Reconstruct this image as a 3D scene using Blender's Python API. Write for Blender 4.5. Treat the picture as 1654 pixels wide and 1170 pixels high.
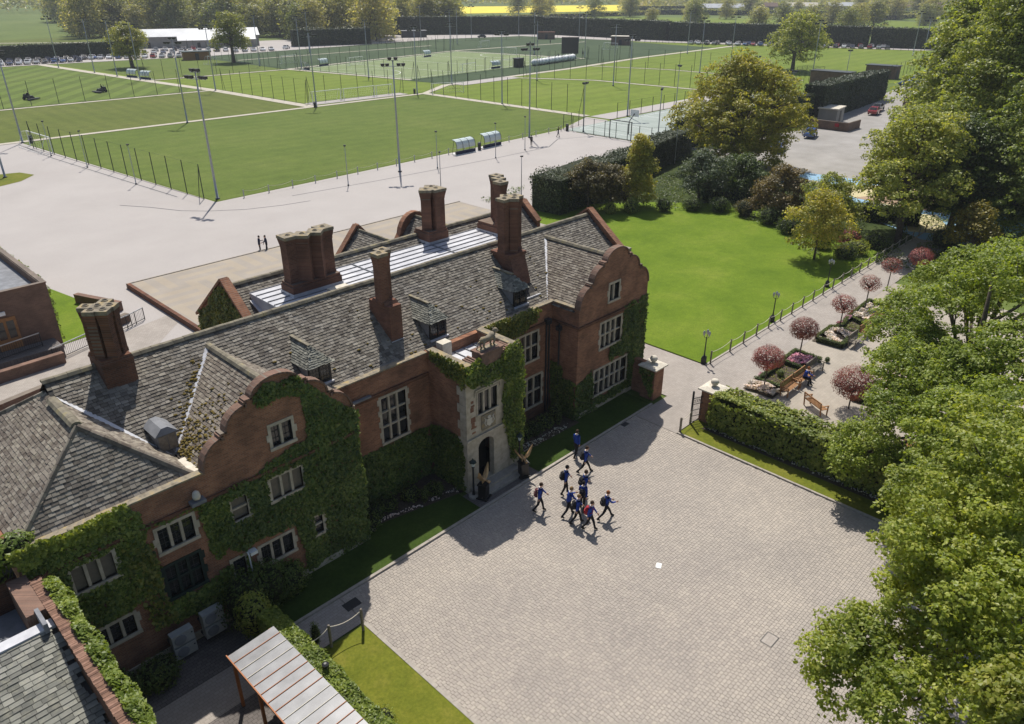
import bpy, math, random
import numpy as np
from mathutils import Vector, Matrix
from mathutils.geometry import tessellate_polygon

R = math.radians
SC = bpy.context.scene
for o in list(bpy.data.objects):
    bpy.data.objects.remove(o)
COL = SC.collection

# ------------------------------------------------------------ camera, sky, sun, exposure
# world X runs along the house front (away to the right), Y from the courtyard to the pitches, Z up
YAW, PITCH, CAM = R(44.3), math.atan(610 / 1212), Vector((0, 0, 23.5))
fw = Vector((math.cos(YAW), math.sin(YAW), 0))
rt = Vector((math.sin(YAW), -math.cos(YAW), 0))
fc = fw * math.cos(PITCH) - Vector((0, 0, math.sin(PITCH)))
uc = fw * math.sin(PITCH) + Vector((0, 0, math.cos(PITCH)))
cd = bpy.data.cameras.new('camera')
cd.sensor_width = 36
cd.lens = 36 * 1212 / 1654
cd.clip_start, cd.clip_end = 0.5, 9000
co = bpy.data.objects.new('camera', cd)
COL.objects.link(co)
co.matrix_world = Matrix(((rt.x, uc.x, -fc.x, CAM.x), (rt.y, uc.y, -fc.y, CAM.y), (rt.z, uc.z, -fc.z, CAM.z), (0, 0, 0, 1)))
SC.camera = co

SUN_EL, SUN_AZ = R(58), math.atan2(.60, .80)      # azimuth measured from +Y towards +X
W = bpy.data.worlds.new('World')
SC.world = W
W.use_nodes = True
nt = W.node_tree
sky = nt.nodes.new('ShaderNodeTexSky')
sky.sky_type = 'NISHITA'
sky.sun_disc = False
sky.sun_elevation, sky.sun_rotation = SUN_EL, SUN_AZ
sky.altitude, sky.air_density, sky.dust_density, sky.ozone_density = 60, 1.0, 1.6, 1.0
nt.links.new(sky.outputs[0], nt.nodes['Background'].inputs[0])
nt.nodes['Background'].inputs[1].default_value = 0.09
sd = bpy.data.lights.new('sun', 'SUN')
sd.energy, sd.angle, sd.color = 4.5, R(.53), (1.0, .955, .88)
so = bpy.data.objects.new('sun', sd)
COL.objects.link(so)
sdir = Vector((math.sin(SUN_AZ) * math.cos(SUN_EL), math.cos(SUN_AZ) * math.cos(SUN_EL), math.sin(SUN_EL)))
so.rotation_euler = sdir.to_track_quat('Z', 'Y').to_euler()
so.location = (60, 80, 120)
vs = SC.view_settings
vs.view_transform, vs.look, vs.gamma, vs.use_curve_mapping = 'Standard', 'None', 1, False
vs.exposure = 0.25
SC.cycles.use_denoising = True
SC.cycles.max_bounces = 8
SC.cycles.diffuse_bounces = 4
SC.cycles.transparent_max_bounces = 8
SC.cycles.use_adaptive_sampling = True
SC.cycles.caustics_reflective = SC.cycles.caustics_refractive = False

# ------------------------------------------------------------ helpers
rng = np.random.default_rng(7)
rnd = random.Random(11)
WMX = {}


def wm(o):
    return WMX.get(o.name, Matrix()) if o else Matrix()


def tag(o, label=None, cat=None, group=None, kind=None):
    for k, v in (('label', label), ('category', cat), ('group', group), ('kind', kind)):
        if v:
            o[k] = v
    return o


def thing(name, label, cat, loc=(0, 0, 0), rz=0, group=None, kind=None):
    o = bpy.data.objects.new(name, None)
    o.empty_display_size = .2
    COL.objects.link(o)
    o.location = loc
    o.rotation_euler = (0, 0, rz)
    WMX[o.name] = Matrix.Translation(loc) @ Matrix.Rotation(rz, 4, 'Z')
    return tag(o, label, cat, group, kind)


def obj(name, me, m=None, parent=None, smooth=False):
    o = bpy.data.objects.new(name, me)
    COL.objects.link(o)
    if m is not None:
        for x in (m if isinstance(m, (list, tuple)) else [m]):
            me.materials.append(x)
    if parent:
        o.parent = parent
        WMX[o.name] = wm(parent)
    if smooth:
        me.shade_smooth()
    return o


def np_mesh(name, V, Fs, k=4, mi=None):
    """V (n,3), Fs (m,k) int"""
    me = bpy.data.meshes.new(name)
    V = np.ascontiguousarray(V, dtype=np.float32)
    Fs = np.ascontiguousarray(Fs, dtype=np.int32)
    me.vertices.add(len(V))
    me.vertices.foreach_set('co', V.ravel())
    me.loops.add(Fs.size)
    me.loops.foreach_set('vertex_index', Fs.ravel())
    me.polygons.add(len(Fs))
    me.polygons.foreach_set('loop_start', np.arange(0, Fs.size, k, dtype=np.int32))
    if mi is not None:
        me.polygons.foreach_set('material_index', np.ascontiguousarray(mi, dtype=np.int32))
    me.update(calc_edges=True)
    me.shade_flat()
    return me


def to_local(V, parent):
    if parent is None or parent.name not in WMX:
        return V
    M = np.array(wm(parent).inverted())
    return V @ M[:3, :3].T + M[:3, 3]


class MB:
    """collects simple shapes and links them as ONE mesh object"""

    def __init__(s):
        s.v, s.f, s.m, s.mi = [], [], [], 0

    def add(s, vs, fs):
        b = len(s.v)
        s.v += [tuple(map(float, p)) for p in vs]
        s.f += [tuple(i + b for i in f) for f in fs]
        s.m += [s.mi] * len(fs)
        return s

    def box(s, x0, y0, z0, x1, y1, z1, bottom=True):
        v = [(x0, y0, z0), (x1, y0, z0), (x1, y1, z0), (x0, y1, z0), (x0, y0, z1), (x1, y0, z1), (x1, y1, z1), (x0, y1, z1)]
        f = [(4, 5, 6, 7), (0, 1, 5, 4), (1, 2, 6, 5), (2, 3, 7, 6), (3, 0, 4, 7)]
        if bottom:
            f.append((3, 2, 1, 0))
        return s.add(v, f)

    def cbox(s, c, d, rz=0):
        M = Matrix.Translation(c) @ Matrix.Rotation(rz, 4, 'Z')
        x, y, z = d[0] / 2, d[1] / 2, d[2] / 2
        v = [M @ Vector(p) for p in ((-x, -y, -z), (x, -y, -z), (x, y, -z), (-x, y, -z), (-x, -y, z), (x, -y, z), (x, y, z), (-x, y, z))]
        return s.add(v, [(4, 5, 6, 7), (0, 1, 5, 4), (1, 2, 6, 5), (2, 3, 7, 6), (3, 0, 4, 7), (3, 2, 1, 0)])

    def frustum(s, x0, y0, z0, x1, y1, z1, X0, Y0, X1, Y1):
        v = [(x0, y0, z0), (x1, y0, z0), (x1, y1, z0), (x0, y1, z0), (X0, Y0, z1), (X1, Y0, z1), (X1, Y1, z1), (X0, Y1, z1)]
        return s.add(v, [(4, 5, 6, 7), (0, 1, 5, 4), (1, 2, 6, 5), (2, 3, 7, 6), (3, 0, 4, 7), (3, 2, 1, 0)])

    def poly(s, pts):
        return s.add(pts, [tuple(range(len(pts)))])

    def extrude(s, pts, d):
        """planar polygon pts (3-D), extruded by vector d, closed"""
        n = len(pts)
        d = Vector(d)
        v = [Vector(p) for p in pts] + [Vector(p) + d for p in pts]
        f = [tuple(range(n))[::-1], tuple(range(n, 2 * n))] + [(i, (i + 1) % n, n + (i + 1) % n, n + i) for i in range(n)]
        return s.add(v, f)

    def beam(s, a, b, w, h=None, upv=(0, 0, 1)):
        """bar with rectangular section from a to b"""
        a, b = Vector(a), Vector(b)
        h = h or w
        t = (b - a).normalized()
        u = t.cross(Vector(upv))
        if u.length < 1e-4:
            u = Vector((1, 0, 0))
        u.normalize()
        n = u.cross(t)
        q = [u * w / 2 + n * h / 2, -u * w / 2 + n * h / 2, -u * w / 2 - n * h / 2, u * w / 2 - n * h / 2]
        v = [a + x for x in q] + [b + x for x in q]
        return s.add(v, [(0, 1, 2, 3), (7, 6, 5, 4), (0, 4, 5, 1), (1, 5, 6, 2), (2, 6, 7, 3), (3, 7, 4, 0)])

    def tube(s, pts, rad, n=8, cap=True):
        pts = [Vector(p) for p in pts]
        if not isinstance(rad, (list, tuple)):
            rad = [rad] * len(pts)
        V, prev = [], None
        for i, p in enumerate(pts):
            t = (pts[min(i + 1, len(pts) - 1)] - pts[max(i - 1, 0)])
            t = t.normalized() if t.length > 1e-6 else Vector((0, 0, 1))
            u = (prev - t * prev.dot(t)) if prev is not None else t.orthogonal()
            u = u.normalized() if u.length > 1e-5 else t.orthogonal().normalized()
            prev = u
            w = t.cross(u)
            for k in range(n):
                a = 2 * math.pi * k / n
                V.append(p + (u * math.cos(a) + w * math.sin(a)) * rad[i])
        f = [(i * n + k, i * n + (k + 1) % n, (i + 1) * n + (k + 1) % n, (i + 1) * n + k) for i in range(len(pts) - 1) for k in range(n)]
        if cap:
            f += [tuple(range(n))[::-1], tuple(range((len(pts) - 1) * n, len(pts) * n))]
        return s.add(V, f)

    def lathe(s, prof, c=(0, 0, 0), n=12):
        c = Vector(c)
        V = [c + Vector((r * math.cos(2 * math.pi * k / n), r * math.sin(2 * math.pi * k / n), z)) for r, z in prof for k in range(n)]
        f = [(i * n + k, i * n + (k + 1) % n, (i + 1) * n + (k + 1) % n, (i + 1) * n + k) for i in range(len(prof) - 1) for k in range(n)]
        f += [tuple(range(n))[::-1], tuple(range((len(prof) - 1) * n, len(prof) * n))]
        return s.add(V, f)

    def ball(s, c, r, n=10, m=6, M=None):
        r = (r, r, r) if not isinstance(r, (tuple, list)) else r
        c = Vector(c)
        V = [Vector((0, 0, r[2]))]
        for i in range(1, m):
            t = math.pi * i / m
            for k in range(n):
                a = 2 * math.pi * k / n
                V.append(Vector((r[0] * math.sin(t) * math.cos(a), r[1] * math.sin(t) * math.sin(a), r[2] * math.cos(t))))
        V.append(Vector((0, 0, -r[2])))
        if M is not None:
            V = [M @ v for v in V]
        V = [v + c for v in V]
        f = [(0, 1 + k, 1 + (k + 1) % n) for k in range(n)]
        f += [(1 + i * n + k, 1 + (i + 1) * n + k, 1 + (i + 1) * n + (k + 1) % n, 1 + i * n + (k + 1) % n) for i in range(m - 2) for k in range(n)]
        L = len(V) - 1
        f += [(L, 1 + (m - 2) * n + (k + 1) % n, 1 + (m - 2) * n + k) for k in range(n)]
        return s.add(V, f)

    def each(s, name, m, parent=None, boxes=()):
        for q in boxes:
            MB().box(*q).build(name, m, parent)

    def build(s, name, m, parent=None, smooth=False, local=False):
        V = np.array(s.v, dtype=float)
        if parent and not local:
            V = to_local(V, parent)
        me = bpy.data.meshes.new(name)
        me.from_pydata(V.tolist(), [], s.f)
        if any(s.m):
            me.polygons.foreach_set('material_index', s.m)
        me.update()
        return obj(name, me, m, parent, smooth)


def copy_tree(o, loc=None, rz=None, label=None, parent=None, group=None, scale=None):
    c = o.copy()
    COL.objects.link(c)
    c.parent = parent
    if loc is not None:
        c.location = loc
    if rz is not None:
        c.rotation_euler = (0, 0, rz)
    if scale is not None:
        c.scale = scale if isinstance(scale, (tuple, list)) else (scale,) * 3
    if label:
        c['label'] = label
    if group:
        c['group'] = group
    for ch in o.children:
        copy_tree(ch, parent=c)
    return c


def in_poly(px, py, poly):
    r = np.zeros(len(px), bool)
    n = len(poly)
    for i in range(n):
        x0, y0 = poly[i]
        x1, y1 = poly[(i + 1) % n]
        c = (y0 > py) != (y1 > py)
        with np.errstate(divide='ignore', invalid='ignore'):
            r ^= c & (px < (x1 - x0) * (py - y0) / (y1 - y0 + 1e-12) + x0)
    return r


def vnoise(p, scale, seed=0):
    """cheap smooth value noise for points (n,3), about -1..1"""
    r = np.random.default_rng(seed)
    out = np.zeros(len(p))
    for _ in range(5):
        k = r.normal(size=3) * scale
        out += np.sin(p @ k + r.uniform(0, 6.28))
    return out / 3.2


def leaf_quads(P, Nn, size, aspect=.62, tilt=.6, seed=0, droop=0.0):
    """kite-shaped leaves at P facing about Nn -> V, F"""
    r = np.random.default_rng(seed)
    n = len(P)
    N_ = Nn + r.normal(size=(n, 3)) * tilt
    N_ /= np.linalg.norm(N_, axis=1, keepdims=True) + 1e-9
    A = r.normal(size=(n, 3))
    A[:, 2] -= droop
    A -= N_ * (A * N_).sum(1, keepdims=True)
    A /= np.linalg.norm(A, axis=1, keepdims=True) + 1e-9
    B = np.cross(N_, A)
    L = (size * r.uniform(.65, 1.3, n))[:, None]
    Wd = L * aspect * r.uniform(.8, 1.2, n)[:, None]
    V = np.empty((n, 4, 3))
    V[:, 0] = P - A * L * .5
    V[:, 1] = P - B * Wd * .5 + A * L * .05 - N_ * L * .10
    V[:, 2] = P + A * L * .5
    V[:, 3] = P + B * Wd * .5 + A * L * .05 - N_ * L * .10
    return V.reshape(-1, 3), np.arange(n * 4).reshape(n, 4)


def leaf_obj(name, P, Nn, size, m, parent=None, **k):
    V, F_ = leaf_quads(P, Nn, size, **k)
    return obj(name, np_mesh(name, to_local(V, parent), F_), m, parent)
# ------------------------------------------------------------ materials
class NT:
    def __init__(s, name, rough=.8, spec=.3):
        s.m = bpy.data.materials.new(name)
        s.m.use_nodes = True
        s.t = s.m.node_tree
        s.b = s.t.nodes['Principled BSDF']
        s.b.inputs['Roughness'].default_value = rough
        s.b.inputs['Specular IOR Level'].default_value = spec

    def n(s, typ, ins=None, **pr):
        x = s.t.nodes.new(typ)
        for k, v in pr.items():
            setattr(x, k, v)
        for k, v in (ins or {}).items():
            s.put(x.inputs[k], v)
        return x

    def put(s, sock, v):
        if isinstance(v, bpy.types.NodeSocket):
            s.t.links.new(v, sock)
        elif isinstance(v, bpy.types.Node):
            s.t.links.new(v.outputs[0], sock)
        elif isinstance(v, tuple) and len(v) == 3 and sock.type == 'RGBA':
            sock.default_value = (*v, 1)
        else:
            sock.default_value = v

    def pos(s):
        return s.n('ShaderNodeNewGeometry').outputs['Position']

    def isl(s):
        """random value per loose piece and per object"""
        a = s.n('ShaderNodeNewGeometry').outputs['Random Per Island']
        b = s.n('ShaderNodeObjectInfo').outputs['Random']
        return s.math('FRACT', s.math('ADD', a, b))

    def math(s, op, a, b=None, clamp=False):
        x = s.n('ShaderNodeMath', {0: a}, operation=op, use_clamp=clamp)
        if b is not None:
            s.put(x.inputs[1], b)
        return x.outputs[0]

    def noise(s, scale, vec=None, detail=4, rough=.55):
        return s.n('ShaderNodeTexNoise', {'Vector': vec or s.pos(), 'Scale': scale, 'Detail': detail, 'Roughness': rough}).outputs[0]

    def ramp(s, fac, stops, interp='LINEAR'):
        x = s.n('ShaderNodeValToRGB', {0: fac})
        x.color_ramp.interpolation = interp
        e = x.color_ramp.elements
        while len(e) < len(stops):
            e.new(.5)
        for q, (p, c) in zip(e, stops):
            q.position = p
            q.color = (*c, 1) if isinstance(c, tuple) else (c, c, c, 1)
        return x.outputs[0]

    def mix(s, fac, a, b, mode='MIX'):
        x = s.n('ShaderNodeMix', data_type='RGBA', blend_type=mode)
        s.put(x.inputs[0], fac)
        s.put(x.inputs[6], a)
        s.put(x.inputs[7], b)
        return x.outputs[2]

    def bump(s, h, d=.02, strength=.6):
        s.put(s.b.inputs['Normal'], s.n('ShaderNodeBump', {'Height': h, 'Distance': d, 'Strength': strength}).outputs[0])

    def done(s, col):
        s.put(s.b.inputs['Base Color'], col)
        return s.m


def plain(name, c, rough=.7, spec=.3, metal=0, var=.12, scale=6):
    t = NT(name, rough, spec)
    t.b.inputs['Metallic'].default_value = metal
    lo, hi = tuple(x * (1 - var) for x in c), tuple(min(1, x * (1 + var)) for x in c)
    return t.done(t.ramp(t.noise(scale), [(.3, lo), (.7, hi)]))


def two(name, stops, scale=3, rough=.85, detail=6, island=False, bump=0):
    t = NT(name, rough, .25)
    nz = t.noise(scale, detail=detail)
    if bump:
        t.bump(nz, bump)
    return t.done(t.ramp(nz, stops))


def foliage(name, cols, big=.35, trans=.35, objvar=True, rough=.55):
    """leaf colours per leaf, drifting in clumps"""
    t = NT(name, min(rough, .45), .4)
    c = t.ramp(t.isl(), [(i / (len(cols) - 1), x) for i, x in enumerate(cols)])
    c = t.mix(1, c, t.ramp(t.noise(big, detail=2), [(.35, (.72, .74, .7)), (.65, (1.22, 1.15, 1.1))]), 'MULTIPLY')
    if objvar:
        c = t.mix(1, c, t.ramp(t.n('ShaderNodeObjectInfo').outputs['Random'], [(0, (.74, .82, .72)), (1, (1.22, 1.12, 1.08))]), 'MULTIPLY')
    t.done(c)
    tr = t.n('ShaderNodeBsdfTranslucent', {'Color': t.mix(1, c, (1.35, 1.3, .5), 'MULTIPLY')})
    ms = t.n('ShaderNodeMixShader', {0: trans, 1: t.b.outputs[0], 2: tr.outputs[0]})
    t.t.links.new(ms.outputs[0], t.t.nodes['Material Output'].inputs[0])
    return t.m


def brickmat(name, c1, c2, mortar, dirt=.5, bw=.225, rh=.075):
    t = NT(name, .9, .2)
    sp = t.n('ShaderNodeSeparateXYZ', {0: t.pos()})
    v = t.n('ShaderNodeCombineXYZ', {0: t.math('ADD', sp.outputs[0], sp.outputs[1]), 1: sp.outputs[2], 2: 0.0}).outputs[0]
    bt = t.n('ShaderNodeTexBrick', {'Vector': v, 'Color1': c1, 'Color2': c2, 'Mortar': mortar, 'Scale': 1.0, 'Mortar Size': .007,
                                    'Mortar Smooth': .2, 'Bias': 0.0, 'Brick Width': bw, 'Row Height': rh})
    c = t.mix(1, bt.outputs[0], t.ramp(t.noise(.9, detail=5), [(.3, (1 - dirt * .5,) * 3), (.7, (1.15, 1.1, 1.05))]), 'MULTIPLY')
    c = t.mix(t.ramp(t.noise(2.3, detail=6, rough=.7), [(.62, 0.0), (.78, .5)]), c, (.05, .04, .03))
    t.bump(bt.outputs[1], .006, -.6)
    return t.done(c)


def slatemat(name, stops, lichen=.25):
    t = NT(name, .9, .18)
    c = t.ramp(t.isl(), stops)
    c = t.mix(1, c, t.ramp(t.noise(.55, detail=4), [(.3, (.88, .87, .86)), (.7, (1.12, 1.09, 1.02))]), 'MULTIPLY')
    c = t.mix(t.math('MULTIPLY', t.ramp(t.noise(4.2, detail=6, rough=.7), [(.5, 0.0), (.72, 1.0)]), lichen), c, (.42, .39, .28))
    c = t.mix(t.ramp(t.noise(1.7, detail=5, rough=.7), [(.64, 0.0), (.8, .7)]), c, (.09, .075, .03))
    t.bump(t.noise(14), .01, .35)
    return t.done(c)


def grassmat(name, a, b, c, s1=.35, s2=9, stripes=None):
    """turf: broad drift, fine mottling; stripes = (width, angle, strength) for mowing"""
    t = NT(name, .9, .12)
    col = t.ramp(t.noise(s1, detail=6, rough=.6), [(.3, a), (.52, b), (.75, c)])
    col = t.mix(1, col, t.ramp(t.noise(s2, detail=5, rough=.75), [(.25, (.72, .74, .7)), (.75, (1.25, 1.22, 1.2))]), 'MULTIPLY')
    col = t.mix(1, col, t.ramp(t.noise(s1 * 7, detail=3, rough=.7), [(.3, (.86, .88, .84)), (.7, (1.12, 1.10, 1.12))]), 'MULTIPLY')
    if stripes:
        w, ang, st = stripes
        mp = t.n('ShaderNodeMapping', {'Vector': t.pos(), 'Rotation': (0, 0, ang)})
        wv = t.n('ShaderNodeTexWave', {'Vector': mp.outputs[0], 'Scale': math.pi / (10 * w), 'Distortion': .35, 'Detail': 2, 'Detail Scale': .4})
        col = t.mix(1, col, t.ramp(wv.outputs[0], [(.42, (1 - st,) * 3), (.58, (1 + st, 1 + st, 1 + st * .9))]), 'MULTIPLY')
    t.bump(t.noise(30), .02, .4)
    return t.done(col)


M = {}
HAZE = 0.0002
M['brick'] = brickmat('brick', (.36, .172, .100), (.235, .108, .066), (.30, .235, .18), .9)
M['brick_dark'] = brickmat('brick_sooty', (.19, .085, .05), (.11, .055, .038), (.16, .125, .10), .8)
M['brick_red'] = brickmat('brick_chimney', (.225, .105, .068), (.15, .070, .048), (.19, .145, .115), .8)
M['brick_brown'] = brickmat('brick_brown', (.20, .125, .090), (.145, .090, .068), (.19, .16, .135), .6)
M['coping_brick'] = brickmat('brick_coping', (.25, .150, .110), (.175, .105, .082), (.21, .18, .15), .7, .075, .225)
M['stone'] = two('limestone', [(.3, (.36, .31, .235)), (.55, (.47, .41, .32)), (.75, (.55, .49, .40))], 3.5, .85, bump=.006)
M['stone_lichen'] = two('lichened_stone', [(.3, (.13, .11, .08)), (.5, (.25, .215, .16)), (.7, (.36, .27, .13))], 4, .9, bump=.01)
M['cap_stone'] = two('pale_cap_stone', [(.3, (.50, .45, .36)), (.7, (.66, .61, .52))], 5, .85)
SL = [(0, (.095, .084, .074)), (.25, (.150, .135, .118)), (.55, (.190, .173, .152)), (.85, (.235, .216, .190)), (1, (.29, .268, .235))]
M['slate'] = slatemat('slate_grey', SL)
M['slate_brown'] = slatemat('slate_brown', [(0, (.105, .086, .073)), (.3, (.160, .137, .117)), (.7, (.21, .184, .158)), (1, (.27, .242, .206))], .35)
M['slate_green'] = slatemat('slate_green', [(0, (.115, .118, .107)), (.4, (.165, .168, .150)), (.75, (.215, .218, .194)), (1, (.28, .28, .25))], .3)
M['roof_deck'] = plain('roof_underlay', (.05, .047, .044), .95)
M['ridge'] = two('ridge_tile', [(.3, (.11, .095, .07)), (.55, (.22, .195, .145)), (.75, (.30, .25, .12))], 2.2, .9, bump=.01)
M['lead'] = two('lead_sheet', [(.3, (.40, .40, .42)), (.7, (.60, .60, .62))], 1.6, .45)
M['lead_dark'] = two('lead_dark', [(.3, (.15, .155, .165)), (.7, (.25, .255, .27))], 2, .8)
t = NT('window_glass', .06, .6)
M['glass'] = t.done(t.ramp(t.noise(1.2), [(.3, (.012, .014, .016)), (.7, (.035, .036, .036))]))
M['blind'] = plain('window_blind', (.17, .145, .115), .7)
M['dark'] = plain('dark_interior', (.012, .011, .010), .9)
M['lead_came'] = plain('window_lead', (.06, .06, .06), .5)
M['black'] = plain('black_paint', (.012, .012, .013), .45, .5)
M['green_paint'] = plain('dark_green_paint', (.02, .035, .03), .5)
M['gold'] = plain('bronze_gilt', (.52, .34, .17), .4, .5, .3)
M['wood'] = two('teak', [(.3, (.24, .115, .045)), (.7, (.36, .19, .08))], 7, .6)
M['wood_grey'] = two('weathered_timber', [(.3, (.16, .135, .105)), (.7, (.27, .235, .19))], 7, .8)
M['wood_orange'] = plain('stained_post', (.36, .13, .045), .6)
M['rope'] = plain('rope_cream', (.62, .56, .45), .9)
M['white'] = plain('white_paint', (.78, .78, .76), .5)
M['grey_metal'] = plain('galvanised', (.36, .37, .38), .45, .5, .5)
M['rail'] = plain('rail_grey', (.40, .41, .42), .4, .5, .4)
M['dark_metal'] = plain('dark_steel', (.035, .036, .038), .5)
M['net_post'] = plain('net_post', (.02, .028, .024), .6)
M['acrylic'] = plain('acrylic_roof', (.55, .62, .60), .2, .5)
M['soil'] = two('soil', [(.3, (.045, .035, .026)), (.7, (.10, .078, .055))], 9, .95, bump=.02)
M['bark'] = two('bark', [(.3, (.055, .042, .03)), (.7, (.14, .115, .088))], 5, .95, bump=.03)
M['moss'] = two('moss', [(.3, (.06, .05, .014)), (.7, (.19, .135, .03))], 9, .95, bump=.03)
# foliage
M['ivy'] = foliage('ivy_leaf', [(0.074, 0.12, 0.019), (0.132, 0.192, 0.031), (0.192, 0.252, 0.048), (0.276, 0.324, 0.084)], .8, .4, False, .42)
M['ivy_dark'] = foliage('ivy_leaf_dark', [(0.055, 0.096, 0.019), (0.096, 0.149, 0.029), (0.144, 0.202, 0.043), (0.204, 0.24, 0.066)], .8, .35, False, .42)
M['ivy_gold'] = foliage('ivy_leaf_golden', [(.06, .095, .012), (.12, .15, .02), (.20, .21, .035), (.28, .27, .06)], .8, .3, False, .42)
M['ivy_core'] = plain('dark_core', (.022, .028, .010), .95)  # dark fill for the solid cores added inside hedges and bushes to block light
M['hedge'] = foliage('hedge_leaf', [(0.121, 0.178, 0.021), (0.19, 0.259, 0.039), (0.276, 0.333, 0.069)], .9, .4)
M['yew'] = foliage('yew_leaf', [(.022, .040, .010), (.040, .062, .015), (.072, .098, .024)], .6, .12)
M['box'] = foliage('box_leaf', [(.06, .10, .014), (.11, .16, .025), (.16, .20, .04)], 1.5, .25)
M['leaf_lime'] = foliage('lime_leaf', [(0.176, 0.235, 0.027), (0.256, 0.323, 0.044), (0.344, 0.405, 0.071), (0.472, 0.5, 0.135)], .45, .5)
M['leaf_mid'] = foliage('tree_leaf', [(0.15, 0.204, 0.038), (0.228, 0.293, 0.057), (0.314, 0.371, 0.089), (0.4, 0.428, 0.128)], .3, .5)
M['leaf_spring'] = foliage('spring_leaf', [(0.202, 0.235, 0.032), (0.289, 0.316, 0.048), (0.37, 0.376, 0.081), (0.444, 0.41, 0.128)], .3, .5)
M['leaf_dark'] = foliage('evergreen_leaf', [(0.062, 0.1, 0.022), (0.1, 0.147, 0.035), (0.15, 0.198, 0.053)], .4, .4)
M['leaf_wood'] = foliage('woodland_leaf', [(0.2, 0.221, 0.078), (0.285, 0.307, 0.107), (0.356, 0.371, 0.143), (0.429, 0.407, 0.193)], .06, .5)
M['leaf_red'] = foliage('photinia_leaf', [(0.163, 0.044, 0.053), (0.25, 0.065, 0.075), (0.362, 0.125, 0.119), (0.213, 0.1, 0.075)], 1.2, .35)
M['leaf_grey'] = foliage('silver_leaf', [(.08, .11, .06), (.13, .165, .10), (.19, .225, .145)], .8, .4)
M['leaf_gold'] = foliage('golden_leaf', [(.12, .12, .012), (.22, .19, .02), (.34, .26, .03)], .8, .3)
M['leaf_bronze'] = foliage('bronze_leaf', [(.09, .08, .028), (.15, .125, .045), (.21, .17, .065)], .8, .4)
M['petal_white'] = foliage('petals_white', [(.62, .56, .58), (.72, .66, .68), (.80, .78, .78)], 2, .2)
M['petal_pink'] = foliage('petals_pink', [(.42, .15, .30), (.60, .30, .45), (.72, .50, .60)], 2, .2)
# ground
M['lawn'] = grassmat('lawn', (.088, .146, .009), (.118, .180, .013), (.160, .208, .025), .20, 7)
M['verge'] = grassmat('verge_grass', (.100, .125, .013), (.138, .150, .018), (.185, .172, .032), .5, 8)
M['pitch'] = grassmat('pitch_turf', (.085, .124, .020), (.102, .140, .025), (.122, .152, .034), .06, 3, (3.6, R(94), .03))
M['pitch_brown'] = grassmat('pitch_dry', (.088, .112, .020), (.102, .126, .024), (.120, .136, .032), .07, 3, (3.2, R(2), .04))
M['pitch_striped'] = grassmat('pitch_striped', (.090, .132, .022), (.106, .148, .028), (.122, .158, .036), .05, 3, (5.5, R(38), .13))
M['pitch_bright'] = grassmat('pitch_bright', (.118, .168, .018), (.138, .186, .023), (.160, .20, .034), .05, 2, (6, R(90), .05))
M['meadow'] = grassmat('meadow', (.085, .12, .028), (.11, .15, .036), (.14, .17, .05), .02, .5)
M['turf3g'] = grassmat('artificial_turf', (.040, .066, .030), (.05, .078, .036), (.062, .09, .042), .05, 2)
M['turf_pale'] = grassmat('sand_turf', (.17, .215, .10), (.19, .235, .115), (.21, .25, .13), .05, 2)
M['rape'] = two('oilseed_rape', [(.3, (.62, .50, .03)), (.7, (.80, .66, .05))], .05, .9)
M['court'] = two('court_surface', [(.3, (.26, .30, .27)), (.7, (.34, .375, .345))], .3, .8)
M['asphalt'] = two('pale_asphalt', [(.3, (.25, .235, .215)), (.7, (.34, .32, .30))], .25, .9)
M['path'] = two('cream_path', [(.3, (.40, .36, .29)), (.7, (.48, .44, .36))], .8, .9)


def plazamat():
    t = NT('pale_plaza', .85, .25)
    c = t.ramp(t.noise(.12, detail=6, rough=.6), [(.3, (.355, .325, .305)), (.7, (.40, .368, .345))])
    c = t.mix(1, c, t.ramp(t.noise(6, detail=4, rough=.8), [(.3, (.93,) * 3), (.7, (1.06,) * 3)]), 'MULTIPLY')
    c = t.mix(t.ramp(t.noise(.035, detail=8, rough=.7), [(.5, 0.0), (.75, .35)]), c, (.30, .265, .235))
    return t.done(c)


M['plaza'] = plazamat()


def pavemat(name, c1, c2, mort, bw=.2, rh=.15):
    """small block paving too far away to build"""
    t = NT(name, .88, .25)
    bt = t.n('ShaderNodeTexBrick', {'Vector': t.pos(), 'Color1': c1, 'Color2': c2, 'Mortar': mort, 'Scale': 1.0, 'Mortar Size': .008,
                                    'Brick Width': bw, 'Row Height': rh, 'Bias': .1})
    c = t.mix(1, bt.outputs[0], t.ramp(t.noise(.5, detail=6), [(.3, (.88, .87, .86)), (.7, (1.12, 1.11, 1.1))]), 'MULTIPLY')
    return t.done(c)


M['pave'] = pavemat('block_paving', (.36, .325, .29), (.315, .283, .252), (.25, .222, .195))
M['pave_cream'] = pavemat('garden_paving', (.37, .33, .275), (.335, .298, .248), (.30, .262, .215), .3, .2)
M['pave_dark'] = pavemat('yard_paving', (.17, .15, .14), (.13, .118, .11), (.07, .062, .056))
t = NT('courtyard_paver', .88, .25)
c = t.ramp(t.isl(), [(0, (.330, .294, .258)), (.35, (.352, .314, .274)), (.7, (.368, .328, .286)), (1, (.40, .354, .305))])
c = t.mix(1, c, t.ramp(t.noise(.28, detail=5), [(.3, (.9, .9, .91)), (.7, (1.09, 1.08, 1.06))]), 'MULTIPLY')
c = t.mix(1, c, t.ramp(t.noise(25, detail=3), [(.3, (.92,) * 3), (.7, (1.07,) * 3)]), 'MULTIPLY')
M['paver'] = t.done(c)
M['joint'] = two('joint_sand', [(.3, (.21, .186, .160)), (.7, (.26, .23, .20))], 4, .95)
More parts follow.
